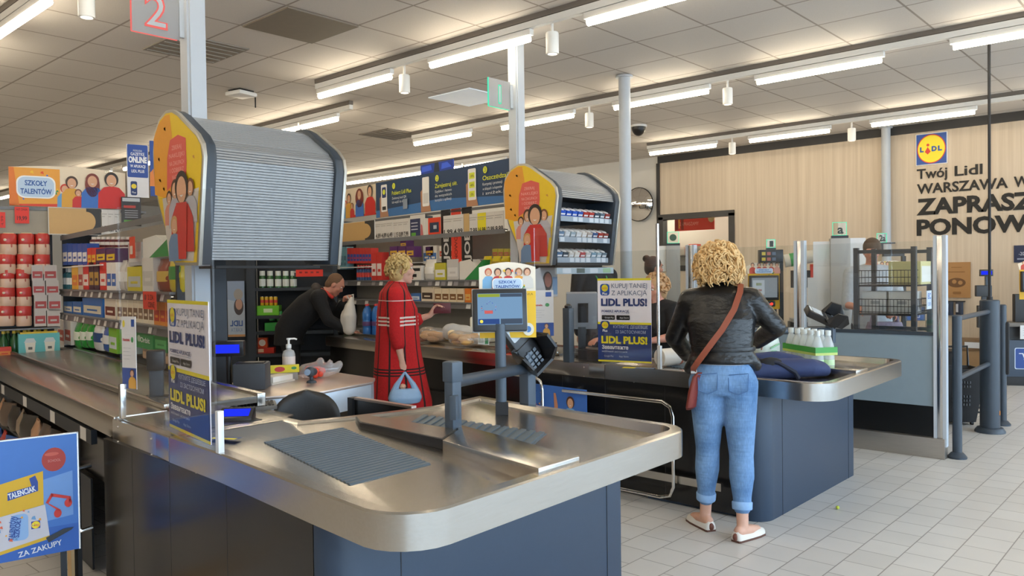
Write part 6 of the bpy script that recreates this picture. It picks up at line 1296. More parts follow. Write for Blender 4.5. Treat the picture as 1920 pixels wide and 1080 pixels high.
t = thing('strip_light', 'lit strip seen at the top of the framed wall opening', 'ceiling light', (WX + 1.0, 7.9, 2.72)); B(WHITEP).box(-.04, .04, -.8, .8, .03, .07).obj('housing', t); B(LAMP).tube([(0, -.75, .01), (0, .75, .01)], .025).obj('tube', t); B(WHITEP).cyl((0, 0, .07), (0, 0, 1.008), .008).obj('drop_rod', t)
for yy in (6.4, 9.0): dup(t, (WX + 1.5, yy, 2.72), None, 'lit strip deeper in the stock room, %s of the framed opening' % ('right' if yy < 7 else 'left'))  # extra strips added to brighten the stock room

# ================================================================== self checkout side
t = thing('glass_partition', 'glass partition with grey lower panel between the second counter and self checkouts', 'partition', (7.15, 0, 0))
PY = (1.76, 2.92, 4.03, 5.2)
for y in PY:
    p = B(STEELB).box(-.03, .03, y - .022, y + .022, .10, 1.82).obj('post', t, .012)
    B(PALEPOST).box(-.032, .032, y - .05, y - .022, .1, 1.82).obj('post_cover', p); B(PALEPOST).box(-.032, .032, y + .022, y + .045, .1, 1.82).obj('post_cover', p)
for a, c in zip(PY[:-1], PY[1:]):
    B(mat('partition_grey', hexc('#82939E'), .35, var=.04)).box(-.012, .012, a + .045, c - .05, .42, 1.0).obj('lower_panel', t)
    B(mat('black_kick_band', hexc('#0E1012'), .3)).box(-.014, .014, a + .045, c - .05, .17, .42).obj('kick_band', t)
    B(POSTDARK).box(-.02, .02, a + .045, c - .05, 1.0, 1.03).obj('rail', t)
    B(PANE).box(-.004, .004, a + .045, c - .05, 1.03, 1.78).obj('glass_pane', t)
B(mat('brushed_plinth', (.42, .39, .35), .38, .9, .1, 8, stretch=(14, 1, 14))).box(-.045, .045, PY[0] - .04, PY[-1], 0, .165).obj('plinth', t, .003)
# dark rack of baskets against the partition
t = thing('basket_rack', 'dark rack with wire baskets and white cartons behind the glass partition', 'rack', (7.50, 2.22, 0), FACE_L)
D_ = MATS['anthracite_paint']
for x in (-.235, .235):
    for y in (-.25, .22): B(D_).box(x - .02, x + .02, y - .02, y + .02, 0.0, 1.74).obj('upright', t)
for z in (1.72, 1.03): 
    B(D_).box(-.235, .235, -.265, -.235, z - .03, z + .0).obj('crossbar', t); B(D_).box(-.235, .235, .205, .235, z - .03, z).obj('crossbar', t)
for z in (1.45, 1.20):
    B(MATTBLACK).box(-.22, .22, -.25, .22, z - .05, z - .035).obj('shelf_plate', t)
    w_ = B(MATTBLACK)
    for zz in (z - .02, z + .03, z + .09):
        w_.tube([(-.22, -.25, zz), (.22, -.25, zz), (.25, .20, zz), (-.22, .20, zz), (-.22, -.25, zz)], .0035, 5)
    for k in range(16): w_.tube([(-.22 + k * .0293, -.25, z - .03), (-.22 + k * .0293, -.25, z + .09)], .0022, 4)
    for k in range(12): w_.tube([(.22, -.25 + k * .038, z - .03), (.225, -.25 + k * .038, z + .09)], .0022, 4)
    tag(w_.obj('wire_basket', t), kind='stuff')
for x, lb in ((-.11, 'left white carton in the basket rack'), (.11, 'right white carton in the basket rack')):
    o = B(ink('#D2D2D0')).box(-.10, .10, -.12, .12, 0, .19).use(ink('#9A9C9E')).box(-.03, .05, -.1215, -.12, .08, .11).obj('white_carton', bevel=.003); place(o, (7.44, 2.22 - x, 1.166), FACE_L); tag(o, lb, 'carton')
o = B(ink('#D2C98E')).box(-.13, .13, -.16, .16, 0, .20).use(ink('#E4E2DA')).box(.13, .132, -.14, .14, .02, .16).obj('cream_carton', bevel=.003); place(o, (7.55, 2.10, 1.416), FACE_L); tag(o, 'cream carton in the top basket of the rack', 'carton')
s = Sheet(); s.board(ink('#D8E2EC'), -.07, 0, .07, .16, .006); s.lay().t(ink('#2A74C4'), 'EC', 0, .09, .05, w=.09, al='c', bold=.03); s.t(ink('#2A74C4'), '20', 0, .03, .03, w=.08, al='c'); tag(place(s.obj('white_tag'), (7.55, 1.945, 1.20), 0), 'white card with blue letters on the side of the basket rack', 'card')
# self checkout pillars
def glow_box(t, z, w, txt, glow=None):
    g = glow or GREENEDGE; h = w
    b = B(g); e_ = .006
    b.box(-w / 2, w / 2, -.004, .004, z, z + e_); b.box(-w / 2, w / 2, -.004, .004, z + h - e_, z + h); b.box(-w / 2, -w / 2 + e_, -.004, .004, z, z + h); b.box(w / 2 - e_, w / 2, -.004, .004, z, z + h); b.obj('lit_edge', t)
    B(glassy('number_acrylic', (.93, .96, .94), .08) if 'number_acrylic' not in MATS else MATS['number_acrylic']).box(-w / 2, w / 2, -.003, .003, z, z + h).obj('plate', t)
    s = Sheet(Matrix.Translation((0, -.0045, 0))); s.e(ink('#3A5A48'), 0, z + h * .5, w * .3) if not txt else s.t(ink('#22302A'), txt, w * .06, z + h * .16, h * .66, w=w * .42 if len(txt) == 1 else w * .6, al='c', bold=.03); s.obj('digit', t)
GC = mat('pale_cabinet_grey', hexc('#A6A5A2'), .5, var=.03)
def pillar(x, y, rz, w, h, txt, label, wings):
    t = thing('checkout_pillar', label, 'pillar', (x, y, 0), rz)
    B(GC).box(-w / 2, w / 2, -.06, .06, 0, h).obj('body', t, .004)
    if wings:
        for a, c, z0, z1 in ((-.27, -.09, h - .42, h - .03), (.10, .26, h - .40, h - .0), (-.33, -.09, h - .95, h - .42), (.10, .27, h - .95, h - .41)): B(FROST).box(a, c, -.004, .004, z0, z1).obj('frosted_wing', t)
        B(mat('wing_base_panel', hexc('#9A9FA3'), .4)).box(-.42, .42, -.03, .03, .25, h - .96).obj('base_wing', t)
    else:
        B(WHITEP).box(-w / 2 - .10, -w / 2, -.02, .02, h - .32, h).obj('side_plate', t)
    B(BLACK).box(-.085, .085, -.03, .03, h, h + .03).obj('sign_base', t)
    glow_box(t, h + .03, .145, txt); return t
pillar(8.76, 3.14, radians(-62), .20, 1.89, 'a', 'pale pillar with frosted wings and a green lit letter a', True)
pillar(8.78, 5.20, radians(-60), .17, 1.88, '', 'pale pillar with a green lit square left of the jeans woman', False)
def selfcheck(loc, rz, label, txt, lcd=False):
    t = thing('self_checkout', label, 'self checkout', loc, rz)
    D2 = mat('unit_dark', hexc('#2C2E31'), .45); LG = mat('unit_grey', hexc('#6E6A64'), .5)
    B(D2).box(-.40, .40, -.02, .30, 0, .42).obj('base_cabinet', t, .006)
    B(mat('unit_blue_grey', hexc('#3B4A5C'), .45)).box(-.42, .42, -.05, .30, .12, .60).obj('front_panel', t, .006)
    B(LG).box(-.42, .42, -.12, .30, .78, .83).obj('scan_table', t, .006); B(D2).box(-.36, .36, .0, .28, .60, .78).obj('scanner_bay', t)
    B(D2).box(-.22, .14, .05, .16, .83, 1.20).obj('column', t, .01)
    sc = B(BLACK).box(-.165, .145, -.03, .04, 1.23, 1.50).obj('screen_housing', t, .008)
    s = Sheet(Matrix.Translation((0, -.031, 0)), .0006); 
    if lcd: s.r(SCREENBLUE, -.145, 1.26, .125, 1.475); s.lay(); s.t(ink('#30507C'), 'Zapraszamy', -.13, 1.42, .03, w=.2); s.r(ink('#5C7CA8'), -.13, 1.36, .06, 1.37); s.rr(emis('lit_navy_button', hexc('#2A4FA8'), .8), -.06, 1.275, .10, 1.30, .01)
    else: s.r(SCREENGREY, -.145, 1.26, .125, 1.475); s.lay().r(MATS['lit_screen_pale'], -.135, 1.29, -.01, 1.45); s.r(ink('#9CA884'), -.10, 1.39, -.04, 1.42); s.r(ink('#B87A70'), -.09, 1.33, -.04, 1.35)
    s.obj('screen', sc)
    s = Sheet(Matrix.Translation((0, .045, 0))); s.board(ink('#E9B820'), -.17, 1.13, .20, 1.52, .006); s.poly(CREAM, [(-.19, 1.60), (-.17, 1.52), (.20, 1.52), (.20, 1.62), (.1, 1.65), (-.1, 1.64)]); s.lay()
    for k, (x, c) in enumerate(((-.12, '#C9432B'), (-.05, '#C8322B'), (.01, '#B83A2A'), (.08, '#C9432B'), (.14, '#D99A8A'))): figure(s, x, 1.52, .12, '#4A2A1C', c)
    badge(s, 0, 1.55, .18, .05); s.obj('advert_surround', t)
    B(D2).box(-.05, .10, -.05, .05, 1.16, 1.22).obj('scanner_head', t, .01); s = Sheet(Matrix.Translation((0, -.0505, 0))); s.e(REDLED, .06, 1.19, .014); s.e(REDLED, .04, 1.185, .008); s.obj('red_lamp', t)
    B(D2).box(.17, .21, .04, .10, .83, 1.70).obj('lamp_pole', t); B(D2).box(-.03, .20, .06, .12, 1.70, 1.73).obj('sign_arm', t)
    return t
t = selfcheck((8.30, 3.78, 0), radians(-52), 'self checkout with a grey screen and yellow surround right of the jeans woman', '1')
B(BLACK).box(-.05, .20, .0, .10, 1.64, 1.78).obj('product_box', t, .004); s = Sheet(Matrix.Translation((0, -.001, 0))); [s.r(ink(c), -.03 + k * .055, z, .01 + k * .055, z + .035) for k, c in enumerate(('#C9B23A', '#B8695A', '#5A6A80')) for z in (1.66, 1.72)]; s.obj('packet_print', t)
r = bpy.data.objects.new('sign_holder', None); COL.objects.link(r); r.parent = t; r.location = (.08, .05, 0); glow_box(r, 1.80, .095, '1'); B(BLACK).box(-.05, .05, -.02, .02, 1.78, 1.80).obj('sign_base', r)
t = selfcheck((9.75, 2.95, 0), radians(-58), 'self checkout behind the basket rack with a green lit 2 on top', '2')
r = bpy.data.objects.new('sign_holder', None); COL.objects.link(r); r.parent = t; r.location = (-.05, .05, 0); glow_box(r, 1.86, .11, '2a'); B(BLACK).box(-.14, .14, -.03, .03, 1.845, 1.86).obj('sign_base', r); B(BLACK).box(-.015, .015, -.01, .01, 1.73, 1.845).obj('sign_stem', r)
t = selfcheck((12.30, 1.90, 0), radians(-62), 'self checkout with a lit blue screen at the right edge', '3', True)
s = Sheet(Matrix.Translation((0, -.0505, 0))); s.rr(ink('#B9C6D8'), -.26, .22, .10, .50, .02); s.lay().rr(ink('#23458C'), -.25, .23, .09, .49, .018); s.lay(); Wt = ink('#E4E8EE')
s.poly(Wt, [(-.21, .42), (-.17, .42), (-.15, .36), (-.0, .36), (.02, .46), (.06, .46), (.06, .47), (.01, .47), (-.01, .375), (-.14, .375), (-.16, .43), (-.21, .43)]); s.poly(Wt, [(-.155, .355), (-.14, .31), (-.01, .31), (-.005, .325), (-.13, .325), (-.143, .357)]); s.e(Wt, -.12, .285, .018); s.e(Wt, -.03, .285, .018); s.e(Wt, -.08, .40, .025); s.obj('trolley_sign', t)
s = Sheet(Matrix.Translation((0, -.125, 0)) @ Matrix.Rotation(0, 4, 'X')); s.board(ink('#D8D9D8'), -.22, .62, .02, .80, .003); s.lay(); [s.r(ink('#9AA0A8'), -.19, .76 - k * .03, -.03, .765 - k * .03) for k in range(4)]; s.obj('paper_notice', t)
t = thing('price_display', 'small blue lit display on a dark pole left of the right-edge self checkout', 'display', (12.15, 2.42, 0), radians(-62))
B(D_).box(-.02, .02, 0, .04, 0, 1.52).obj('pole', t); B(BLACK).box(-.10, .06, -.04, .0, 1.44, 1.53).obj('housing', t, .006); s = Sheet(Matrix.Translation((0, -.041, 0))); s.r(BLUELCD, -.085, 1.46, .045, 1.51); s.obj('blue_screen', t); B(mat('unit_dark', (0, 0, 0))).box(-.15, .04, -.06, .02, 1.17, 1.32).obj('printer_box', t, .01); B(BLACK).box(-.07, .0, -.02, .02, 1.05, 1.17).obj('printer_neck', t); B(MATS['unit_dark']).box(-.12, .10, -.03, .05, .75, 1.05).obj('reader', t, .01)
s = Sheet(); s.board(ink('#1D2A4C'), -.10, 0, .12, .24, .01); s.lay().r(ink('#C9D63A'), .03, .19, .10, .22); s.t(ink('#C4CCDC'), '-20%', -.04, .10, .05, w=.1); s.r(ink('#8A94AC'), -.06, .04, .08, .06); tag(place(s.obj('wall_sign'), (WX - .012, 2.17, 1.62), FACE_L), 'small navy sign on the wooden wall at the right edge', 'sign')
# display of green printed rolls and clutter between the pillars
t = thing('side_display', 'dark side display with a green topper between the steel post and the pillar', 'display stand', (9.15, 3.62, 0), radians(-60))
B(D_).box(.22, .27, 0, .05, 0, 1.68).obj('upright', t); B(MATS['unit_dark']).box(-.22, .22, .0, .25, 0, .95).obj('cabinet', t, .006); B(GC).box(-.20, .20, -.06, .24, .95, .99).obj('table', t); B(mat('tan_board', hexc('#A08868'), .6)).box(.0, .22, .02, .04, .99, 1.50).obj('tan_back', t)
B(ink('#D8D2C6')).tube([(-.28, 0, 1.66), (.2, 0, 1.74)], .075, 14).obj('topper_roll', t); B(ink('#3A9A54')).tube([(.08, 0, 1.72), (.24, 0, 1.747)], .078, 14).obj('green_wrap', t); B(ink('#3A9A54')).tube([(-.22, 0, 1.67), (-.12, 0, 1.687)], .078, 14).obj('green_wrap', t)
B(ink('#C9402E')).box(-.0, .06, -.03, .0, 1.45, 1.62).obj('red_bottle_print', t); B(MATTBLACK).box(-.21, .0, -.04, .02, 1.35, 1.55).obj('dark_panel', t); B(ink('#3A5A8C')).box(.12, .22, -.05, .02, 1.30, 1.42).obj('blue_pouch', t)
s = Sheet(); s.board(ink('#4A556A'), -.10, 0, .10, .16, .01); s.lay().rr(ink('#3B5A94'), -.085, .01, .085, .15, .015); s.lay(); s.r(ink('#C9D2E0'), -.045, .035, .045, .042); s.r(ink('#C9D2E0'), -.045, .035, -.038, .10); s.r(ink('#C9D2E0'), .038, .035, .045, .10); s.r(ink('#C9D2E0'), -.045, .095, .045, .102); s.r(ink('#C9D2E0'), -.02, .102, -.014, .12); s.r(ink('#C9D2E0'), .014, .102, .02, .12)
tag(place(s.obj('bag_sign'), (9.62, 2.62, .97), radians(-62)), 'small blue sign with a bag outline right of the basket rack', 'sign')
t = thing('sign_stand', 'slim tan stand under the blue bag sign', 'stand', (9.72, 2.60, 0), radians(-62)); B(mat('tan_laminate', hexc('#8C7A66'), .5)).box(.06, .14, -.01, .02, .55, .97).obj('front_board', t); B(D_).box(.06, .14, -.02, .03, 0, .55).obj('frame', t)
s = Sheet(); s.board(ink('#A87D4E'), -.17, 0, .17, .52, .02); s.lay(); s.r(ink('#8A6238'), -.12, .37, .10, .385); s.r(ink('#8A6238'), -.08, .44, .06, .45); s.e(ink('#6A4A2C'), -.01, .22, .12, .07); s.lay().e(ink('#A87D4E'), -.04, .235, .03); s.e(ink('#A87D4E'), .04, .22, .03); s.lay().rr(ink('#8A6238'), -.06, .05, .05, .09, .015)
tag(place(s.obj('paper_bag_poster'), (WX - .022, 2.98, 1.12), FACE_L), 'brown paper carrier bag hanging flat on the wooden wall', 'bag')
for k, (y, lb) in enumerate(((3.22, 'leftmost dark folded bag hanging under the brown paper bag'), (3.08, 'middle dark folded bag hanging under the brown paper bag'), (2.95, 'rightmost dark folded bag hanging under the brown paper bag'))):
    b = B(ink('#2A3448')); b.rings([slab_ring((0, 0, z), .05, d) for z, d in ((0, .02), (.1, .03), (.2, .015))]); b.use(ink('#B9BEC8')).box(-.04, -.01, -.034, -.02, .05, .17); o = b.obj('folded_bag'); place(o, (WX - .035, y, .86), FACE_L); tag(o, lb, 'bag'); 
B(MATTBLACK).box(WX - .05, WX - .0, 2.88, 3.30, 1.06, 1.075).obj('bag_hook_rail'); tag(bpy.data.objects['bag_hook_rail'], 'thin black rail under the brown paper bag on the wall', 'rail')
t = thing('wooden_bin', 'small tan bin with a white label against the wooden wall', 'bin', (12.6, 2.62, 0), FACE_L); B(mat('bin_wood', hexc('#B08E66'), .5)).box(-.20, .20, -.2, .2, 0, .42).obj('body', t, .005); B(mat('bin_top_brown', hexc('#7A6248'), .5)).box(-.24, .24, -.24, .2, .42, .56).obj('top_box', t, .005); s = Sheet(Matrix.Translation((0, -.241, 0))); s.r(ink('#DDE0E4'), -.12, .45, .12, .53); s.obj('label', t)
t = thing('waste_bin', 'low black cabinet against the wooden wall behind the basket stack', 'cabinet', (12.2, 3.15, 0), FACE_L); B(MATTBLACK).box(-.35, .35, -.15, .25, 0, .40).obj('body', t, .005)
B(MATS['unit_dark']).box(-.36, .36, -.16, .26, .40, .42).obj('lid', t)
# basket trolley
t = thing('trolley_basket', 'black perforated plastic shopping basket standing behind the gate post', 'basket', (8.88, 2.06, 0), radians(-55))
b = B(MATTBLACK)
def ring_(z, w, d): return [(-w, -d, z), (w, -d, z), (w, d, z), (-w, d, z)]
b.rings([ring_(.03, .15, .13), ring_(.50, .215, .175), ring_(.56, .225, .185), ring_(.56, .205, .165), ring_(.07, .14, .12)], cap=True); b.obj('tub', t, .008)
hb = B(mat('basket_hole', hexc('#55595E'), .6))
for i in range(7):
    for z in (.20, .24, .28, .38, .42): hb.box(-.09 + i * .026, -.078 + i * .026, -.152 - .09 * z, -.135 - .09 * z, z, z + .022)
hb.obj('perforated_front', t, smooth=False)
rb = B(BLACK)
for k in range(9): z = .12 + k * .045; rb.box(.152 + .135 * z, .165 + .135 * z, -.13, .13, z, z + .018)
rb.obj('side_ribs', t); B(BLACK).tube([(-.2, .17, .55), (-.2, .19, .75), (.2, .19, .75), (.2, .17, .55)], .012, 8).obj('handle', t)
for x in (-.12, .12): 
    for y in (-.10, .10): B(BLACK).cyl((x - .012, y, .02), (x + .012, y, .02), .02, n=12).obj('wheel', t)
# exit gate posts
def gatepost(x, y, r, h, label, extra=None):
    t = thing('gate_post', label, 'post', (x, y, 0)); B(POSTDARK).lathe([(0, 0), (r, 0), (r, h - .01), (r - .01, h), (0, h)], n=28).obj('shaft', t)
    B(POSTDARK).lathe([(0, 0), (r * 2.0 if r < .06 else r * 1.55, 0), (r * 2.0 if r < .06 else r * 1.55, .015), (r * 1.3, .045), (r, .05), (0, .05)], n=28).obj('base_flange', t); return t
t = gatepost(7.24, 1.66, .036, 1.17, 'slim dark gate post with a domed base nearest the glass partition')
t = gatepost(8.58, 1.69, .084, 1.25, 'thick dark gate post carrying the tall thin pole')
for z in (1.14, .65): B(POSTDARK).cyl((-1.31, -.03, z), (-.08, 0, z), .022, n=14).obj('rail', t)
B(MATTBLACK).cyl((0, 0, 1.25), (0, 0, 1.28), .025).obj('pole_collar', t); B(MATTBLACK).cyl((0, 0, 1.25), (0, 0, CEIL - .002), .013, n=12).obj('thin_pole', t); B(ink('#E08A3A')).box(-.02, .0, -.0855, -.08, .17, .21).obj('orange_sticker', t)
t = gatepost(9.03, 1.67, .036, 1.19, 'slim dark gate post behind the thick one'); B(MATTBLACK).box(-.02, .02, -.06, .10, .50, 1.02).obj('swing_plate', t, .02)
for z in (.55, .97): B(STEELB).ell((-.02, .07, z), .008, 8).obj('bolt', t)
# crumb and dropped grape on the floor
o = B(plastic('B9C23A')).ell((0, 0, .012), .012, 10).obj('grape'); place(o, (5.21, 1.89, 0)); tag(o, 'green grape lying on the floor tiles right of the counter', 'grape')
# ================================================================== people
V3 = lambda *a: Vector(a)
def oring(c, ax, rx, ry, lat=Vector((1, 0, 0)), n=26, sq=2.25):
    """cross-section around c: rx along lat, ry along ax x lat"""
    c = Vector(c); ax = Vector(ax).normalized(); la = (lat - ax * lat.dot(ax)).normalized(); dp = ax.cross(la)
    out = []
    for k in range(n):
        t = 2 * pi * k / n
        u = rx * math.copysign(abs(cos(t)) ** (2 / sq), cos(t)); v = ry * math.copysign(abs(sin(t)) ** (2 / sq), sin(t))
        out.append(tuple(c + la * u + dp * v))
    return out
def hand_geo(b, w, d, nrm, side, curl=.5, s=1.0):
    """five-fingered hand at wrist w pointing along d, palm facing nrm; side +1 puts the thumb along d x nrm"""
    d = Vector(d).normalized(); nrm = Vector(nrm); nrm = (nrm - d * nrm.dot(d)).normalized(); lt = d.cross(nrm) * side
    w = Vector(w)
    b.rings([oring(w + d * t * s, d, rx * s, ry * s, lt, 14, 2.6) for t, rx, ry in ((-.02, .026, .019), (.02, .033, .017), (.055, .041, .016), (.085, .040, .014))])
    for k, (o, L) in enumerate(((.031, .070), (.010, .080), (-.011, .074), (-.031, .058))):
        p = w + d * .082 * s + lt * o * s; a = .25 * curl; pts = [(p, .0092 * s)]; dd = d + lt * o * 1.2
        for j in range(3):
            a += curl * (.55 + .12 * k); q = (dd.normalized() * cos(a) + nrm * sin(a)); p = p + q * L * s * (.42, .32, .26)[j]; pts.append((p, (.0088, .0082, .0072)[j] * s))
        limb(b, pts, 8)
    p = w + d * .018 * s + lt * .026 * s; pts = [(p, .0125 * s)]
    for j, (L, f) in enumerate(((.035, .15), (.03, .35), (.024, .55))): p = p + (d * .72 + lt * (.75 - .3 * j) + nrm * f * (.4 + curl)).normalized() * L * s; pts.append((p, (.0112, .010, .0085)[j] * s))
    limb(b, pts, 8)
def frame_rot(fw_, up=Vector((0, 0, 1))):
    f = Vector(fw_).normalized(); r = f.cross(up).normalized(); u = r.cross(f)
    return Matrix(((r.x, f.x, u.x), (r.y, f.y, u.y), (r.z, f.z, u.z))).to_4x4()
def head_geo(b, c, face, s=1.0):
    M = Matrix.Translation(c) @ frame_rot(face) @ Matrix.Scale(s, 4)
    b.ell((0, -.012, .025), (.074, .092, .092), 18, M); b.ell((0, .022, -.035), (.060, .066, .080), 16, M)
    b.ell((0, .058, -.095), (.030, .026, .024), 10, M); b.ell((0, .088, -.018), (.014, .020, .020), 10, M); b.ell((0, .074, .012), (.012, .020, .03), 8, M)
    b.ell((0, .074, .040), (.050, .018, .012), 10, M); b.ell((0, .078, -.062), (.024, .012, .007), 8, M); b.ell((0, .076, -.074), (.020, .012, .007), 8, M)
    for x in (-1, 1):
        b.ell((x * .045, .055, -.025), (.022, .022, .02), 8, M); b.ell((x * .076, -.010, -.012), (.010, .020, .034), 10, M)
    return M
def eyes(t, M):
    for x in (-1, 1):
        b = B(ink('#E4DCD4')); b.ell((x * .031, .073, .014), (.014, .010, .008), 10, M); b.use(mat('iris_dark', hexc('#2E2A28'), .2)).ell((x * .031, .0815, .014), (.006, .004, .006), 8, M); b.obj('eye', t)
        B(mat('brow_brown', hexc('#6A4A34'), .8)).ell((x * .031, .086, .034), (.018, .006, .004), 8, M).obj('eyebrow', t)
    b = B(mat('lip_pink', hexc('#A8574C'), .5)); b.ell((0, .0865, -.0655), (.022, .008, .004), 8, M); b.ell((0, .0855, -.0735), (.019, .008, .0045), 8, M); b.obj('mouth', t)
def person(label, loc, rz, J, skin, group=None):
    """J: joints in the person's own frame, facing +y; returns the root and a dict of builders' points"""
    t = thing('person', label, 'person', loc, rz, group)
    b = B(skin)
    sp = [J['pelvis'], J['waist'], J['chest'], J['sh'], J['neck']]
    rad = J.get('trad', [(.160, .112), (.132, .100), (.158, .112), (.150, .085), (.058, .058)])
    sp = [Vector(p) for p in sp]
    rs = []
    lat = Vector(J.get('lat', (1, 0, 0)))
    rs.append(oring(sp[0] - Vector((0, 0, .10)), (0, 0, 1), .13, .10, lat))
    for i, p in enumerate(sp):
        ax = sp[min(i + 1, 4)] - sp[max(i - 1, 0)]
        rs.append(oring(p, ax, *rad[i], lat))
    b.rings(rs)
    h = Vector(J['head']); limb(b, [(sp[4], .056), (sp[4].lerp(h, .45), .052)], 14)
    for sd in ('L', 'R'):
        s_, e, w = [Vector(J[k + sd]) for k in ('sho', 'elb', 'wri')]
        limb(b, [(sp[3].lerp(s_, .45), .066), (s_, .055), (s_.lerp(e, .5), .045), (e, .038), (e.lerp(w, .35), .037), (w, .024)])
        hd = J['hand' + sd]; hand_geo(b, w + Vector(hd[0]).normalized() * .015, hd[0], hd[1], hd[2], hd[3] if len(hd) > 3 else .5)
        hp, kn, an = [Vector(J[k + sd]) for k in ('hip', 'kne', 'ank')]
        limb(b, [(hp, .088), (hp.lerp(kn, .35), .075), (kn, .055), (kn.lerp(an, .3), .055), (kn.lerp(an, .75), .036), (an, .034)])
        f = Vector(J['toe' + sd]).normalized(); limb(b, [(an + Vector((0, 0, -.03)) - f * .035, .032), (an + Vector((0, 0, -.04)) + f * .06, .036), (an + Vector((0, 0, -.052)) + f * .14, .026)], 10)
    M = head_geo(b, h, J['face'], J.get('hs', 1.0))
    organic('body', b, J.get('vox', .009), t, 3)
    return t, M
def grow_limb(b, J, sd, keys, rad, e0=None):
    pts = [Vector(J[k + sd]) for k in keys]; return pts
def sleeve(b, J, sd, r, end=1.0, sh=.45):
    s_, e, w = [Vector(J[k + sd]) for k in ('sho', 'elb', 'wri')]; base = Vector(J['sh']).lerp(s_, sh)
    pts = [(base, r * 1.22), (s_, r * 1.12), (s_.lerp(e, .5), r * .95), (e, r * .86)]
    if end > .15: pts += [(e.lerp(w, end * .5), r * .80), (e.lerp(w, end), r * .74)]
    limb(b, pts, 16)
def torso(b, J, rads, lo, pad=0.0):
    sp = [Vector(J[k]) for k in ('pelvis', 'waist', 'chest', 'sh', 'neck')]; lat = Vector(J.get('lat', (1, 0, 0))); rs = []
    if lo: rs += [oring(Vector(p), (0, 0, 1), rx, ry, lat) for p, rx, ry in lo]
    for i, p in enumerate(sp):
        if rads[i] is None: continue
        ax = sp[min(i + 1, 4)] - sp[max(i - 1, 0)]; rs.append(oring(p, ax, *rads[i], lat))
    b.rings(rs)
def trousers(t, J, m, name='trousers', r=(.105, .092, .067, .066, .052, .052), end=1.0, vox=.010, waist=True):
    b = B(m)
    for sd in ('L', 'R'):
        hp, kn, an = [Vector(J[k + sd]) for k in ('hip', 'kne', 'ank')]
        limb(b, [(hp, r[0]), (hp.lerp(kn, .35), r[1]), (kn, r[2]), (kn.lerp(an, .3), r[3]), (kn.lerp(an, .8 * end), r[4]), (kn.lerp(an, end), r[5])], 18)
    p = Vector(J['pelvis']); lat = Vector(J.get('lat', (1, 0, 0)))
    b.rings([oring(p + Vector((0, 0, dz)), (0, 0, 1), rx, ry, lat) for dz, rx, ry in ((-.10, .165, .115), (-.03, .182, .128), (.04, .172, .122), (.11, .150, .112), (.15, .142, .106))])
    return organic(name, b, vox, t, 4)
def shoes(t, J, m, sole=None, low=True, heel=None):
    for sd in ('L', 'R'):
        an = Vector(J['ank' + sd]); f = Vector(J['toe' + sd]); f.z = 0; f.normalize(); g = Vector((an.x, an.y, 0)); l = Vector((f.y, -f.x, 0))
        b = B(m); pr = ((-.070, .026, .030), (-.060, .034, .055), (-.02, .037, .062 if not low else .050), (.05, .043, .052 if not low else .042), (.11, .046, .042), (.165, .040, .034), (.195, .018, .022))
        rs = []
        for x, w, h in pr:
            c = g + f * x; rs.append([tuple(c + l * w * cos(a) + Vector((0, 0, .010 + h * max(0, sin(a)) + (0 if sin(a) >= 0 else .0)))) for a in [2 * pi * k / 16 for k in range(16)]])
        b.rings(rs); sh = b.obj('shoe', t, ang=80)
        B(sole or MATTBLACK).prism([tuple((g + f * x + l * w * 1.03 * sg)[:2]) for sg, seq in ((1, pr), (-1, pr[::-1])) for x, w, h in seq], 0.0, .012).obj('sole', sh)
        if heel: B(heel).ell(tuple(g - f * .064 + Vector((0, 0, .028))), (.018, .018, .024), 10).obj('heel_patch', sh)
def curls(t, M, m, n, seed, rmin, rmax, zmin, length, front=.02, thick=.011, coil=.016, zlow=-.09, stretch=1.0):
    q = random.Random(seed); b = B(m)
    b.ell((0, -.022, .025), (.085 * stretch, .098, .100), 18, M); b.ell((0, -.04, -.02), (.078 * stretch, .075, .095), 16, M)
    k = 0
    while k < n:
        v = Vector((q.gauss(0, 1), q.gauss(-.25, 1), q.gauss(.15, 1))).normalized()
        if v.y > .45 and v.z < .55: continue
        if v.z < zmin: continue
        k += 1
        p = Vector((v.x * .085 * stretch, v.y * .098 - .02, v.z * .105 + .02)) * .96; out = q.uniform(rmin, rmax); ph = q.uniform(0, 6.28)
        a1 = v.cross(Vector((.3, .2, 1))).normalized(); a2 = v.cross(a1)
        pts = []; L = q.uniform(.6, 1) * length
        for j in range(7):
            u = j / 6; g = p + v * out * min(1, u * 1.8) + Vector((0, 0, -1)) * L * u * u + (a1 * cos(ph + u * 6.5) + a2 * sin(ph + u * 6.5)) * coil * (.4 + .6 * u)
            pts.append(tuple(M @ g))
        b.tube(pts, [thick * (1 - .55 * abs(2 * j / 6 - .8)) for j in range(7)], 5)
    return b.obj('hair', t, ang=90)
def cap_hair(t, M, m, thick=1.0, back=.0, n=0, name='hair'):
    b = B(m); b.ell((0, -.022, .040), (.082 * thick, .096 * thick, .092 * thick), 20, M); b.ell((0, -.055 - back, -.005), (.074 * thick, .062, .085), 16, M)
    for x in (-1, 1): b.ell((x * .068, -.03, .0), (.018, .045, .045), 10, M)
    return organic(name, b, .010, t, 2)
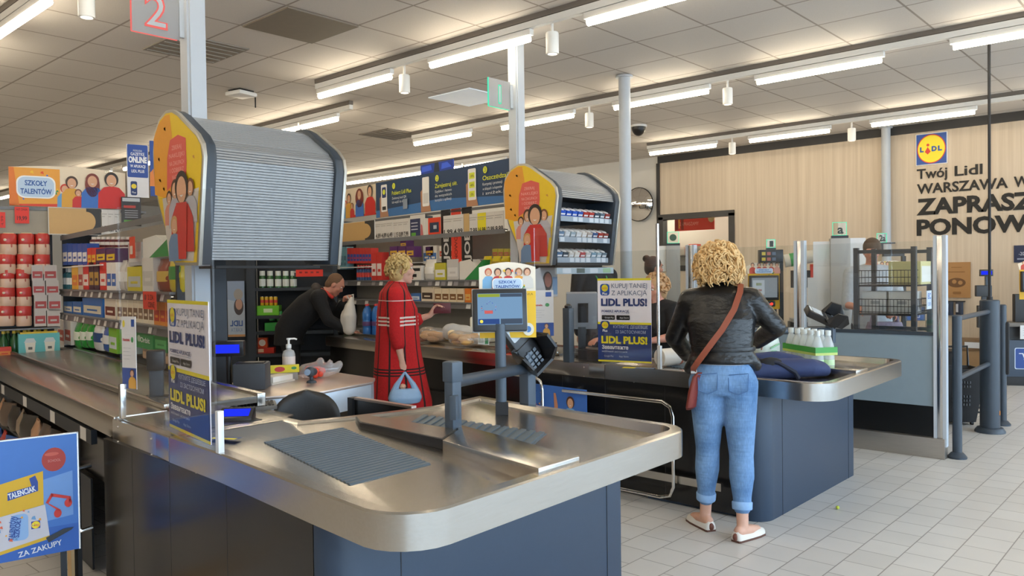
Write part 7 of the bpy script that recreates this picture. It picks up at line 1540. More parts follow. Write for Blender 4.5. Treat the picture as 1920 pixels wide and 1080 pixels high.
STD = dict(pelvis=(0, 0, .94), waist=(0, 0, 1.08), chest=(0, .0, 1.25), sh=(0, -.01, 1.40), neck=(0, .0, 1.47), head=(0, .02, 1.585), face=(0, 1, -.05),
           shoL=(-.175, -.01, 1.385), elbL=(-.215, -.03, 1.10), wriL=(-.215, .05, .86), handL=((0, .15, -1), (1, 0, 0), 1, .4),
           shoR=(.175, -.01, 1.385), elbR=(.215, -.03, 1.10), wriR=(.215, .05, .86), handR=((0, .15, -1), (-1, 0, 0), -1, .4),
           hipL=(-.085, 0, .90), kneL=(-.09, .02, .49), ankL=(-.09, -.01, .085), toeL=(-.2, 1, 0), hipR=(.085, 0, .90), kneR=(.09, .02, .49), ankR=(.09, -.01, .085), toeR=(.2, 1, 0))
# ---- 1. woman in jeans and black leather jacket, seen from behind
def jeans_mat():
    m, tt, p = nt('faded_denim'); n = tt.nodes; l = tt.links
    tc = n.new('ShaderNodeTexCoord'); nz = n.new('ShaderNodeTexNoise'); nz.inputs['Scale'].default_value = 5; nz.inputs['Detail'].default_value = 5
    n2 = n.new('ShaderNodeTexNoise'); n2.inputs['Scale'].default_value = 140; mp = n.new('ShaderNodeMapping'); mp.inputs['Scale'].default_value = (1, 1, .25)
    l.new(tc.outputs['Object'], nz.inputs['Vector']); l.new(tc.outputs['Object'], mp.inputs[0]); l.new(mp.outputs[0], n2.inputs['Vector'])
    c = n.new('ShaderNodeValToRGB'); c.color_ramp.elements[0].position = .3; c.color_ramp.elements[0].color = (*hexc('#456B98'), 1); c.color_ramp.elements[1].position = .72; c.color_ramp.elements[1].color = (*hexc('#7A9EC8'), 1)
    l.new(nz.outputs['Fac'], c.inputs[0]); mx = n.new('ShaderNodeMix'); mx.data_type = 'RGBA'; mx.blend_type = 'OVERLAY'; mx.inputs[0].default_value = .35
    l.new(c.outputs[0], mx.inputs[6]); l.new(n2.outputs['Fac'], mx.inputs[7]); l.new(mx.outputs[2], p.inputs['Base Color']); p.inputs['Roughness'].default_value = .85
    w = n.new('ShaderNodeTexNoise'); w.inputs['Scale'].default_value = 9; m2 = n.new('ShaderNodeMapping'); m2.inputs['Scale'].default_value = (.5, .5, 3.2); l.new(tc.outputs['Object'], m2.inputs[0]); l.new(m2.outputs[0], w.inputs['Vector'])
    bp = n.new('ShaderNodeBump'); bp.inputs['Strength'].default_value = .5; bp.inputs['Distance'].default_value = .02; l.new(w.outputs['Fac'], bp.inputs['Height']); l.new(bp.outputs[0], p.inputs['Normal']); return m
LEATHER = mat('black_leather', hexc('#0B0C0F'), .33, var=.25, scale=11, bump=1.0, stretch=(1.0, 1.0, 1.9))
BLONDE = mat('curly_blonde', hexc('#D9B47C'), .55, var=.38, scale=30)
J = dict(STD); J.update(pelvis=(0, .0, .93), waist=(-.005, .0, 1.06), chest=(-.01, .035, 1.24), sh=(-.015, .075, 1.385), neck=(-.015, .11, 1.455), head=(-.02, .155, 1.565), face=(-.05, 1, -.35),
    shoL=(-.185, .07, 1.375), elbL=(-.285, .12, 1.15), wriL=(-.22, .36, 1.02), handL=((.3, 1, -.1), (.2, 0, -1), 1, .5), shoR=(.160, .07, 1.38), elbR=(.305, .10, 1.215), wriR=(.20, .34, 1.11), handR=((-.3, 1, -.2), (-.2, 0, -1), -1, .5),
    hipL=(-.088, -.01, .89), kneL=(-.092, .035, .49), ankL=(-.110, .080, .085), toeL=(-.62, 1, 0), hipR=(.088, -.01, .89), kneR=(.100, -.015, .47), ankR=(.102, -.085, .085), toeR=(.75, 1, 0), vox=.008)
t, M = person('person with curly blonde hair, black leather jacket and light blue jeans at the counter', (4.30, 2.22, 0), radians(-63), J, SKIN)
JE = jeans_mat(); trousers(t, J, JE, 'jeans', r=(.112, .098, .070, .072, .054, .050), end=.74, vox=.009)
for sd in ('L', 'R'):
    kn, an = Vector(J['kne' + sd]), Vector(J['ank' + sd]); a, c = kn.lerp(an, .66), kn.lerp(an, .775)
    B(mat('denim_cuff', hexc('#86A9D2'), .85, var=.12, scale=60)).tube([a, a.lerp(c, .1), a.lerp(c, .9), c], [.056, .0585, .057, .054], 20, True).obj('jeans_cuff', t)
st = mat('denim_seam', hexc('#4A6C9A'), .85)
for x in (-.085, .085):
    s_ = B(st); pts = [(x - .055, .0, .955), (x + .055, 0, .965), (x + .052, 0, .87), (x, 0, .845), (x - .052, 0, .865), (x - .055, 0, .955)]
    P_ = []
    for i in range(len(pts) - 1):
        for k in range(6):
            u = k / 6; px, _, pz = [pts[i][j] + (pts[i + 1][j] - pts[i][j]) * u for j in range(3)]
            yy = -.122 - .012 * max(0, 1 - abs(pz - .88) / .1) + .30 * (abs(px) - .085) ** 2 * 6; P_.append((px, yy, pz))
    s_.tube(P_, .0028, 5); s_.obj('pocket_seam', t)
shoes(t, J, mat('white_leather', hexc('#D9D4CC'), .5), mat('brown_sole', hexc('#5A3A2E'), .7), True, mat('brown_heel', hexc('#6A3B2C'), .6))
b = B(ink('#E4E0D8')); b.rings([oring((0, -.005, z), (0, 0, 1), rx, ry) for z, rx, ry in ((1.01, .152, .114), (1.05, .150, .116), (1.10, .14, .11))]); b.obj('white_shirt', t)
b = B(LEATHER); torso(b, J, [None, (.168, .130), (.200, .142), (.185, .108), (.078, .075)], [((0, .0, 1.012), .188, .140)])
for sd in ('L', 'R'): sleeve(b, J, sd, .068, .95)
limb(b, [((.12, -.04, 1.07), .055), ((.185, -.0, 1.0), .036)], 12); limb(b, [((-.13, -.0, 1.06), .055), ((-.195, .03, .97), .035)], 12)
organic('leather_jacket', b, .010, t, 3)
b = B(LEATHER); b.rings([oring((-.015, .10, 1.455), (0, .5, 1), .088, .084), oring((-.015, .112, 1.49), (0, .5, 1), .082, .078), oring((-.015, .118, 1.505), (0, .5, 1), .074, .070)]); b.obj('collar', t)
for z, sx in ((1.10, .175),): B(LEATHER).rings([oring((0, 0, z - .012), (0, 0, 1), .183, .140), oring((0, 0, z), (0, 0, 1), .186, .143), oring((0, 0, z + .012), (0, 0, 1), .183, .140)]).obj('waist_seam', t)
curls(t, M, BLONDE, 620, 5, .030, .070, -.75, .055, thick=.0092, coil=.017, stretch=1.12)
eyes(t, M)
# crossbody bag of the jeans woman
BAGR = mat('red_brown_leather', hexc('#7A2E25'), .45, var=.15, scale=20, bump=.1)
hb_ = thing('handbag', 'red brown crossbody bag hanging at the left hip of the jeans woman', 'handbag', (4.30, 2.22, 0), radians(-63))
b = B(BAGR); b.rings([slab_ring((-.195 + .02 * k, -.055 + .0 * k, z), w, d, radians(70), n=20) for k, (z, w, d) in enumerate(((.74, .03, .012), (.76, .075, .026), (.85, .085, .03), (.94, .078, .024), (.965, .07, .015)))]); b.obj('body', hb_)
sp_ = [(.085, .10, 1.475), (.105, .03, 1.468), (.10, -.03, 1.43), (.065, -.092, 1.33), (.0, -.132, 1.22), (-.06, -.152, 1.14), (-.125, -.152, 1.05), (-.165, -.118, .99), (-.165, -.075, .955)]
b = B(mat('tan_strap', hexc('#8C4630'), .5)); rs = []
for i, p in enumerate(sp_):
    p = Vector(p); d = (Vector(sp_[min(i + 1, len(sp_) - 1)]) - Vector(sp_[max(i - 1, 0)])).normalized(); nn = Vector((0, -1, .25)) if i > 1 else Vector((0, -.3, 1)); nn = (nn - d * nn.dot(d)).normalized(); w_ = d.cross(nn)
    rs.append([tuple(p + w_ * a * .017 + nn * c * .0035) for a, c in ((1, 1), (-1, 1), (-1, -1), (1, -1))])
b.rings(rs); b.obj('strap', hb_, ang=50); B(STEELB).bc((-.163, -.09, .968), (.035, .012, .02)).obj('buckle', hb_)

# ---- 2. woman in red plaid coat, in profile
def plaid():
    m, tt, p = nt('red_plaid_wool'); n = tt.nodes; l = tt.links
    tc = n.new('ShaderNodeTexCoord'); sx = n.new('ShaderNodeSeparateXYZ'); l.new(tc.outputs['Object'], sx.inputs[0])
    def math_(op, a, b_=None):
        q = n.new('ShaderNodeMath'); q.operation = op
        for i, v in enumerate((a, b_)):
            if v is None: continue
            if isinstance(v, (int, float)): q.inputs[i].default_value = v
            else: l.new(v, q.inputs[i])
        return q.outputs[0]
    def band(src, c, w): return math_('LESS_THAN', math_('ABSOLUTE', math_('SUBTRACT', src, c)), w)
    ang = math_('ARCTAN2', sx.outputs['Y'], sx.outputs['X']); fr_ = math_('FRACT', math_('ADD', math_('MULTIPLY', ang, 1.75), .22))
    vert = band(fr_, .5, .065)
    def trio(c, d, w): return math_('MAXIMUM', math_('MAXIMUM', band(sx.outputs['Z'], c, w), band(sx.outputs['Z'], c + d, w)), band(sx.outputs['Z'], c - d, w))
    gap = math_('GREATER_THAN', math_('FRACT', math_('ADD', math_('MULTIPLY', ang, .875), .3)), .28)
    wh = math_('MAXIMUM', math_('MULTIPLY', trio(1.175, .030, .0075), gap), band(sx.outputs['Z'], 1.345, .003)); bk = math_('MAXIMUM', vert, trio(.755, .024, .006))
    nz = n.new('ShaderNodeTexNoise'); nz.inputs['Scale'].default_value = 60; l.new(tc.outputs['Object'], nz.inputs['Vector'])
    r = n.new('ShaderNodeMix'); r.data_type = 'RGBA'; r.inputs[6].default_value = (*hexc('#9E0F14'), 1); r.inputs[7].default_value = (*hexc('#C41A1C'), 1); l.new(nz.outputs['Fac'], r.inputs[0])
    m1 = n.new('ShaderNodeMix'); m1.data_type = 'RGBA'; l.new(bk, m1.inputs[0]); l.new(r.outputs[2], m1.inputs[6]); m1.inputs[7].default_value = (.018, .008, .008, 1)
    m2 = n.new('ShaderNodeMix'); m2.data_type = 'RGBA'; l.new(wh, m2.inputs[0]); l.new(m1.outputs[2], m2.inputs[6]); m2.inputs[7].default_value = (*hexc('#D8C8BE'), 1)
    l.new(m2.outputs[2], p.inputs['Base Color']); p.inputs['Roughness'].default_value = .9
    b_ = n.new('ShaderNodeBump'); b_.inputs['Strength'].default_value = .3; b_.inputs['Distance'].default_value = .01; l.new(nz.outputs['Fac'], b_.inputs['Height']); l.new(b_.outputs[0], p.inputs['Normal']); return m
J = dict(STD); J.update(head=(0, .045, 1.60), neck=(0, .01, 1.48), face=(.0, 1, -.02), chest=(0, .0, 1.26), sh=(0, -.02, 1.405),
    shoR=(.185, -.03, 1.38), elbR=(.215, -.035, 1.10), wriR=(.215, .01, .845), handR=((0, .12, -1), (-1, 0, 0), 1, .9), shoL=(-.18, .0, 1.38), elbL=(-.22, .08, 1.13), wriL=(-.16, .30, 1.20), handL=((.15, .6, .75), (.6, .4, -.3), 1, .7),
    ankL=(-.085, .06, .085), kneL=(-.085, .05, .49), toeL=(-.15, 1, 0), toeR=(.1, 1, 0), hs=1.03)
RZ = radians(-48 - 90 + 14)
t, M = person('person in a long red plaid coat with short blonde hair, holding a blue carrier bag', (4.33, 5.22, 0), RZ, J, SKIN)
b = B(plaid()); torso(b, J, [(.215, .190), (.200, .180), (.205, .170), (.190, .125), (.085, .080)], [((0, .03, .44), .27, .255), ((0, .03, .50), .268, .25), ((0, .01, .75), .235, .215)])
for sd, e_nd in (('L', .5), ('R', .40)): sleeve(b, J, sd, .080, e_nd)
organic('plaid_coat', b, .011, t, 4)
b = B(plaid()); b.rings([oring((0, -.0, 1.45), (0, .1, 1), .095, .092), oring((0, .0, 1.485), (0, .1, 1), .080, .080), oring((0, .004, 1.50), (0, .1, 1), .070, .070)]); b.obj('collar', t)
trousers(t, J, cloth('#1E1C20'), 'trousers'); shoes(t, J, mat('black_shoe', (.015, .015, .016), .4), None, False)
SHORTBL = mat('short_blonde', hexc('#BFA268'), .6, var=.35, scale=40)
curls(t, M, SHORTBL, 170, 11, .012, .030, -.45, .035, thick=.012, coil=.010, stretch=1.02); eyes(t, M)
Rz_ = Matrix.Translation((4.33, 5.22, 0)) @ Matrix.Rotation(RZ, 4, 'Z')
t = thing('carrier_bag', 'pale blue plastic carrier bag hanging from the hand of the red coat woman', 'bag', Rz_ @ Vector((.235, .03, .50)), RZ)
b = B(mat('blue_bag_film', hexc('#8FB0D4'), .35, var=.12, scale=12, bump=.3)); b.rings([slab_ring((0, .0, z), w, d, radians(90), n=22) for z, w, d in ((0, .06, .03), (.01, .12, .06), (.05, .140, .075), (.10, .125, .06), (.13, .105, .04))]); organic('body', b, .009, t, 2)
for y in (-.085, .085): B(MATS['blue_bag_film']).tube([(0, y, .10), (0, y * .75, .16), (0, y * .2, .235), (0, 0, .262)], [.035, .024, .012, .008], 8).obj('handle', t)
B(ink('#C9A08A')).ell((.01, -.02, .145), (.03, .03, .025), 8).obj('goods', t)
wl = B(mat('maroon_wallet', hexc('#5A1A22'), .4)).box(-.075, .075, -.008, .008, -.045, .045).obj('wallet', bevel=.004); p_ = Rz_ @ Vector((-.115, .40, 1.262)); place(wl, p_, radians(-48)); tag(wl, 'dark maroon wallet held up by the red coat woman', 'wallet')

# ---- 3. stooping man in black with a hand on the belt end
J = dict(STD); J.update(pelvis=(0, -.10, .93), waist=(0, -.03, 1.06), chest=(.0, .13, 1.22), sh=(.0, .25, 1.335), neck=(.0, .32, 1.385), head=(.0, .42, 1.455), face=(.05, 1, -.75), trad=[(.168, .125), (.160, .125), (.178, .13), (.165, .10), (.062, .062)],
    shoL=(-.18, .26, 1.32), elbL=(-.12, .42, 1.12), wriL=(-.03, .50, 1.24), handL=((.3, .25, .8), (.4, .6, .2), 1, 1.1), shoR=(.19, .25, 1.32), elbR=(.24, .36, 1.08), wriR=(.20, .58, .955), handR=((-.1, 1, -.25), (0, 0, -1), -1, .15),
    hipL=(-.09, -.10, .89), kneL=(-.10, -.06, .49), ankL=(-.11, -.14, .085), hipR=(.09, -.10, .89), kneR=(.10, -.02, .49), ankR=(.11, -.06, .085))
RZ = radians(-48 - 90 + 6)
t, M = person('person with cropped hair stooping in a black hooded jacket, hand on the belt end', (4.98, 7.72, 0), RZ, J, SKINR)
BLK = cloth('#121317', .3)
b = B(BLK); torso(b, J, [(.20, .165), (.205, .165), (.215, .165), (.195, .125), (.082, .080)], [((0, -.10, .80), .20, .165)])
for sd in ('L', 'R'): sleeve(b, J, sd, .078, .93)
organic('black_jacket', b, .011, t, 3)
b = B(cloth('#3A3432')); limb(b, [((-.10, .22, 1.40), .045), ((0, .20, 1.43), .055), ((.10, .22, 1.40), .045)], 12); organic('hood', b, .010, t, 3)
b = B(ink('#C9382A')); limb(b, [((.08, .27, 1.405), .022), ((.075, .33, 1.37), .022), ((.05, .38, 1.32), .02), ((-.05, .38, 1.32), .02), ((-.08, .28, 1.40), .022)], 10); organic('red_lining', b, .008, t, 2)
trousers(t, J, cloth('#16171B')); shoes(t, J, mat('black_shoe', (0, 0, 0)), None, False); eyes(t, M)
b = B(mat('cropped_hair', hexc('#6A4E38'), .8, var=.2, scale=60)); b.ell((0, -.028, .034), (.079, .092, .090), 20, M); b.ell((0, -.06, -.02), (.070, .055, .075), 14, M); organic('hair', b, .008, t, 1)

# ---- 4. cashier behind the second counter
J = dict(STD); J.update(pelvis=(0, -.05, .86), waist=(0, -.05, .98), chest=(0, -.02, 1.11), sh=(0, .0, 1.245), neck=(0, .015, 1.305), head=(0, .04, 1.410), face=(.05, 1, -.3),
    shoR=(.17, .01, 1.225), elbR=(.22, .14, 1.045), wriR=(.30, .36, .99), handR=((.2, 1, -.12), (0, 0, -1), -1, .35), shoL=(-.17, .01, 1.225), elbL=(-.24, .08, 1.015), wriL=(-.16, .33, .985), handL=((.3, 1, -.1), (0, 0, -1), 1, .4),
    hipL=(-.09, -.02, .80), kneL=(-.10, .30, .66), ankL=(-.10, .22, .30), hipR=(.09, -.02, .80), kneR=(.10, .30, .66), ankR=(.10, .22, .30))
t, M = person('person with fair hair and black top seated at the second till behind an app poster', (5.93, 3.66, -.0), radians(83), J, SKINR)
b = B(cloth('#15161A')); torso(b, J, [(.19, .15), (.195, .155), (.20, .155), (.18, .11), (.075, .072)], [((0, -.05, .80), .19, .15)])
for sd in ('L', 'R'): sleeve(b, J, sd, .070, 0.12)
organic('black_top', b, .011, t, 3); trousers(t, J, cloth('#1B1C22')); shoes(t, J, mat('black_shoe', (0, 0, 0)), None, False)
for o in t.children:
    if o.name.split('.')[0] == 'shoe': o.location.z += .215
FAIR = mat('fair_hair', hexc('#B58D62'), .6, var=.3, scale=40); curls(t, M, FAIR, 150, 21, .01, .03, -.4, .03, thick=.012, coil=.010); eyes(t, M)
c_ = thing('cashier_chair', 'black stool under the cashier at the second till', 'chair', (5.93, 3.60, 0), radians(83)); B(CHAIRBLACK).rings([slab_ring((0, -.02, z), w, w) for z, w in ((.66, .18), (.68, .20), (.72, .20), (.735, .17))]).obj('seat', c_); B(CHROME).cyl((0, -.02, .05), (0, -.02, .66), .03).obj('gas_column', c_); B(MATTBLACK).lathe([(0, 0), (.24, 0), (.22, .03), (.04, .06), (0, .06)]).obj('base', c_)
B(MATTBLACK).lathe([(.20, .27), (.215, .275), (.215, .29), (.20, .295)], n=24).obj('foot_ring', c_); B(MATTBLACK).box(-.2, .2, -.01, .01, .275, .29).obj('ring_spoke', c_)

# ---- 5. woman with a bun by the far glass post
J = dict(STD); J.update(head=(0, .03, 1.60), face=(.1, 1, -.1))
t, M = person('person with a dark hair bun in dark clothes behind the acrylic screen', (7.74, 4.86, 0), radians(-48 - 90 + 10), J, SKINR)
b = B(cloth('#24262C')); torso(b, J, [(.18, .14), (.17, .13), (.185, .14), (.17, .10), (.075, .072)], [((0, 0, .85), .18, .14)]); [sleeve(b, J, sd, .064, .95) for sd in ('L', 'R')]; organic('dark_jacket', b, .012, t, 3)
trousers(t, J, cloth('#1E2026')); shoes(t, J, mat('black_shoe', (0, 0, 0)), None, False); eyes(t, M)
DKH = mat('dark_brown_hair', hexc('#33251E'), .6, var=.3, scale=40); h = cap_hair(t, M, DKH, 1.02); bb = B(DKH); bb.ell((0, -.10, .095), (.045, .045, .042), 14, M); bb.obj('hair_bun', t)
# ---- 6. tall man in a dark jacket half hidden by the open cabinet
J = {k: (tuple(c * 1.10 for c in v) if k[:3] in ('pel', 'wai', 'che', 'sh', 'nec', 'hea', 'sho', 'elb', 'wri', 'hip', 'kne') and isinstance(v, tuple) and not isinstance(v[0], tuple) else v) for k, v in STD.items()}
J['handL'] = ((0, .15, -1), (1, 0, 0), 1, .4); J['handR'] = ((0, .15, -1), (-1, 0, 0), -1, .4)
t, M = person('person in a dark jacket with a green lanyard, head hidden by the open cabinet', (6.66, 4.86, 0), radians(160), J, SKINR)
b = B(cloth('#22242A')); torso(b, J, [(.20, .155), (.19, .15), (.21, .155), (.195, .115), (.08, .078)], [((0, 0, .92), .2, .155)]); [sleeve(b, J, sd, .070, .95) for sd in ('L', 'R')]; organic('dark_jacket', b, .012, t, 3)
trousers(t, J, cloth('#23262E')); shoes(t, J, mat('black_shoe', (0, 0, 0)), None, False); eyes(t, M); cap_hair(t, M, DKH, 1.02)
B(ink('#2FA058')).tube([(-.07, .02, 1.60), (-.06, .12, 1.50), (0, .175, 1.30), (.06, .12, 1.50), (.07, .02, 1.60)], .007, 6).obj('green_lanyard', t)
# ---- 7. shopper behind the basket rack
J = {k: (tuple(c * 1.09 for c in v) if k[:3] in ('pel', 'wai', 'che', 'sh', 'nec', 'hea', 'sho', 'hip', 'kne') and isinstance(v, tuple) and not isinstance(v[0], tuple) else v) for k, v in STD.items()}
J.update(face=(.3, 1, -.35), elbR=(.25, .10, 1.20), wriR=(.16, .38, 1.18), handR=((-.2, 1, .05), (-.6, 0, -.6), -1, .7), elbL=(-.25, .08, 1.20), wriL=(-.12, .36, 1.14), handL=((.3, 1, 0), (.6, 0, -.6), 1, .7))
t, M = person('person with brown hair in a pale shirt standing behind the basket rack', (8.32, 2.67, 0), radians(118), J, SKINR)
b = B(cloth('#A9B0B8')); torso(b, J, [(.19, .15), (.18, .14), (.20, .15), (.185, .11), (.078, .075)], [((0, 0, .92), .19, .15)]); [sleeve(b, J, sd, .066, .1) for sd in ('L', 'R')]; organic('pale_shirt', b, .012, t, 3)
trousers(t, J, cloth('#2E3644')); shoes(t, J, mat('black_shoe', (0, 0, 0)), None, False); eyes(t, M); cap_hair(t, M, mat('brown_hair', hexc('#4A3A2C'), .7, var=.3, scale=40), 1.06)
Rz_ = Matrix.Translation((8.32, 2.67, 0)) @ Matrix.Rotation(radians(118), 4, 'Z')
t = thing('shopping_bag', 'lilac patterned bag held by the shopper behind the basket rack', 'bag', Rz_ @ Vector((-.04, .40, .83)), radians(118))
b = B(mat('lilac_print', hexc('#8A7E92'), .6, var=.45, scale=22)); b.rings([slab_ring((0, 0, z), w, d) for z, w, d in ((0, .13, .06), (.02, .16, .08), (.15, .17, .08), (.22, .15, .05))]); b.obj('body', t)
B(MATS['lilac_print']).tube([(-.12, 0, .2), (-.10, 0, .31), (0, 0, .36), (.10, 0, .31), (.12, 0, .2)], .016, 8).obj('handle', t)
# ================================================================== goods on the second counter and belt
ZL = ZT + .009
ZTT = ZT - .034
def film_bag(name, label, loc, rz, size, inner, film, seed, n=8):
    t = thing(name, label, 'bag', loc, rz); q = random.Random(seed); w, d, h = size
    b = B(inner)
    for k in range(n): b.ell((q.uniform(-w, w) * .33, q.uniform(-d, d) * .3, h * .22 + q.uniform(0, h * .4)), (w * .18, d * .2, h * .2), 10)
    tag(b.obj('contents', t), kind='stuff')
    f = B(film); f.ell((0, 0, h * .45), (w * .5, d * .5, h * .45), 14); limb(f, [((w * .3, 0, h * .5), h * .28), ((w * .55, .01, h * .35), h * .12), ((w * .75, .02, h * .42), h * .07)], 10); f.ell((-w * .2, 0, h * .6), (w * .3, d * .4, h * .38), 10)
    organic('film', f, .010, t, 2); return t
FILM = glassy('clear_film', (.97, .96, .93), .16, .15, .16)
BREAD = mat('bread_crust', hexc('#D9A765'), .7, var=.3, scale=25)
film_bag('bread_bag', 'bag of sliced bread and sweets on the second belt', (5.12, 5.62, ZL), radians(-60), (.34, .18, .16), BREAD, FILM, 2)
film_bag('bun_bag', 'transparent bag of golden buns on the second belt', (4.98, 5.08, ZL), radians(-50), (.30, .18, .15), mat('bun_gold', hexc('#DDB06A'), .6, var=.25, scale=20), FILM, 5)
film_bag('bakery_bag', 'white bakery bag behind the buns on the second belt', (5.25, 5.42, ZL), radians(-50), (.34, .2, .19), mat('pale_loaf', hexc('#E6CFA6'), .7, var=.2, scale=20), glassy('milky_film', (.95, .95, .93), .14, .2, .5), 6)
lumpbag('sweet_pile', 'mixed colourful sweet bag lying before the bread bag', 'bag', (5.02, 5.80, ZL), (.30, .16, .07), mat('mixed_sweets', hexc('#8A5A44'), .5, var=.6, scale=40), 4, rz=radians(-55))
t = thing('carton_pack', 'white and green drink carton beside the customer screen pole', 'carton', (5.12, 4.98, ZL), radians(-44)); B(ink('#E4E6E2')).box(-.05, .05, -.03, .03, 0, .13).obj('body', t, .004); s = Sheet(Matrix.Translation((0, -.031, 0))); s.r(ink('#3A8A52'), .012, .02, .042, .11); s.r(ink('#B9C4BA'), -.04, .03, .0, .10); s.obj('print', t)
t = thing('onion_net', 'red net of onions on the second belt right of the screen pole', 'net', (4.98, 4.50, ZL), radians(-45)); b = B(mat('red_net', hexc('#E0381F'), .55, var=.2, scale=50, bump=.4)); q = random.Random(2)
for k in range(6): b.ell((q.uniform(-.06, .05), q.uniform(-.04, .04), .045 + .03 * (k % 2)), .045, 10)
limb(b, [((.05, 0, .06), .04), ((.12, .0, .03), .012)], 8); organic('net', b, .008, t, 2); B(ink('#E3D420')).box(.10, .145, -.012, .012, .0, .055).obj('yellow_tag', t, .004)
t = thing('meat_pack', 'blue and white tray pack lying at the far side of the second belt', 'tray', (5.42, 5.95, ZL), radians(-50)); B(ink('#5A8FC4')).box(-.15, .15, -.08, .08, 0, .05).obj('tray', t, .008); B(ink('#D9E4EA')).box(-.13, .10, -.06, .06, .05, .075).obj('top_label', t, .004)
t = thing('green_pack', 'white pack with green print behind the bakery bags on the second belt', 'carton', (5.45, 5.25, ZL), radians(-50)); B(ink('#ECE6D2')).box(-.16, .12, -.05, .05, 0, .24).obj('body', t, .02); s = Sheet(Matrix.Translation((0, -.0515, 0))); s.r(ink('#3F9A4C'), -.02, .19, .11, .235); s.r(ink('#3A6AB0'), .0, .14, .05, .18); s.obj('print', t)
# bottled water and the white bag at the belt's far end
def water_bottle(): 
    t = thing('water_bottle', 'large blue water bottle with red cap on the far end of the second belt', 'bottle', (0, 0, 0), 0, 'blue water bottles behind the red coat woman')
    BL = mat('blue_water', hexc('#3F7FC8'), .12, var=.1, scale=10, trans=.35)
    B(BL).lathe([(0, 0), (.042, 0), (.046, .01), (.046, .07), (.043, .08), (.046, .09), (.046, .15), (.043, .16), (.046, .17), (.046, .235), (.030, .285), (.015, .305), (.015, .32), (0, .32)], n=20).obj('body', t)
    B(plastic('C8362C')).lathe([(.0165, .315), (.0165, .335), (0, .335)], n=14).obj('cap', t); B(ink('#5A3A6A')).lathe([(.0465, .10), (.047, .102), (.047, .145), (.0465, .147)], n=20).obj('label_band', t); return t
w0 = water_bottle(); w0.location = (5.36, 6.98, ZL)
for k in range(5): dup(w0, (5.36 + (k + 1) % 3 * .066 + .095 * 0 + (.07 if k >= 2 else 0), 6.98 - (k + 1) % 3 * .075 + (.065 if k >= 2 else 0), ZL), 0)
t = thing('white_carrier', 'white filled carrier bag standing left of the blue water bottles', 'bag', (5.26, 7.16, ZL), radians(-48))
b = B(mat('white_film', hexc('#CFC9C0'), .4, var=.1, scale=10, bump=.3)); limb(b, [((0, 0, .07), .075), ((0, 0, .2), .085), ((.01, 0, .30), .06), ((.03, 0, .40), .02)], 14); b.ell((-.05, 0, .15), (.05, .06, .13), 12); organic('body', b, .010, t, 3)
B(MATS['white_film']).tube([(.02, 0, .36), (-.02, 0, .43), (.05, 0, .44), (.05, 0, .37)], .010, 8).obj('handle', t)
# till things on the second counter
t = thing('till_monitor', 'grey till monitor seen from behind left of the right app poster', 'monitor', (5.02, 3.80, ZT - .004), radians(-42 + 170)); M = Matrix.Translation((0, 0, .22)) @ Matrix.Rotation(radians(-18), 4, 'X')
B(mat('monitor_back_grey', hexc('#8A9098'), .4)).box(-.12, .12, -.025, .025, 0, .30, M).obj('housing', t, .012); B(BLACK).box(-.03, .03, -.03, .03, 0, .25).obj('stand', t); B(BLACK).box(-.09, .09, -.08, .08, 0, .015).obj('foot', t); B(BLACK).box(-.05, .03, .025, .03, .06, .22, M).obj('vent', t)
t = thing('till_post', 'dark square till post between the card reader and the till monitor', 'post', (4.62, 3.62, ZT - .004)); B(POSTDARK).box(-.03, .03, -.03, .03, 0, .40).obj('shaft', t, .004); B(BLACK).ell((.0, .0, .41), (.03, .03, .02), 10).obj('cap', t)
t = thing('scale_block', 'low black scanner block on the second counter left of the right app poster', 'scanner', (4.90, 3.55, ZT - .004), radians(80)); B(BLACK).box(-.13, .13, -.10, .10, 0, .075).obj('body', t, .01); B(MATTBLACK).box(-.11, .11, -.08, .08, .075, .08).obj('top_plate', t)
s = Sheet(); s.board(ink('#B9BEC6'), -.05, 0, .05, .20, .003); tag(place(s.obj('hanging_card'), (5.35, 4.50, 1.395), radians(-50), ry=radians(-14)), 'tilted white card hanging under the open cabinet', 'card')
s = Sheet(); s.board(ink('#B8BCC0'), 0, 0, .16, .30, .004); s.e(ink('#4A3A36'), .07, .14, .045, .09); s.lay().e(ink('#A86A5A'), .075, .15, .032, .065); s.r(ink('#7FA0C4'), .115, .02, .16, .18); tag(place(s.obj('portrait_card'), (5.56, 4.68, 1.34), radians(-46)), 'card with a dark portrait above the white notice on the second counter', 'card'); 
t = thing('card_stand', 'slim black stand holding the portrait card', 'stand', (5.64, 4.63, ZL)); B(MATTBLACK).cyl((0, 0, 0), (0, 0, .44), .008).obj('rod', t); B(MATTBLACK).cyl((0, 0, 0), (0, 0, .01), .06).obj('foot', t)
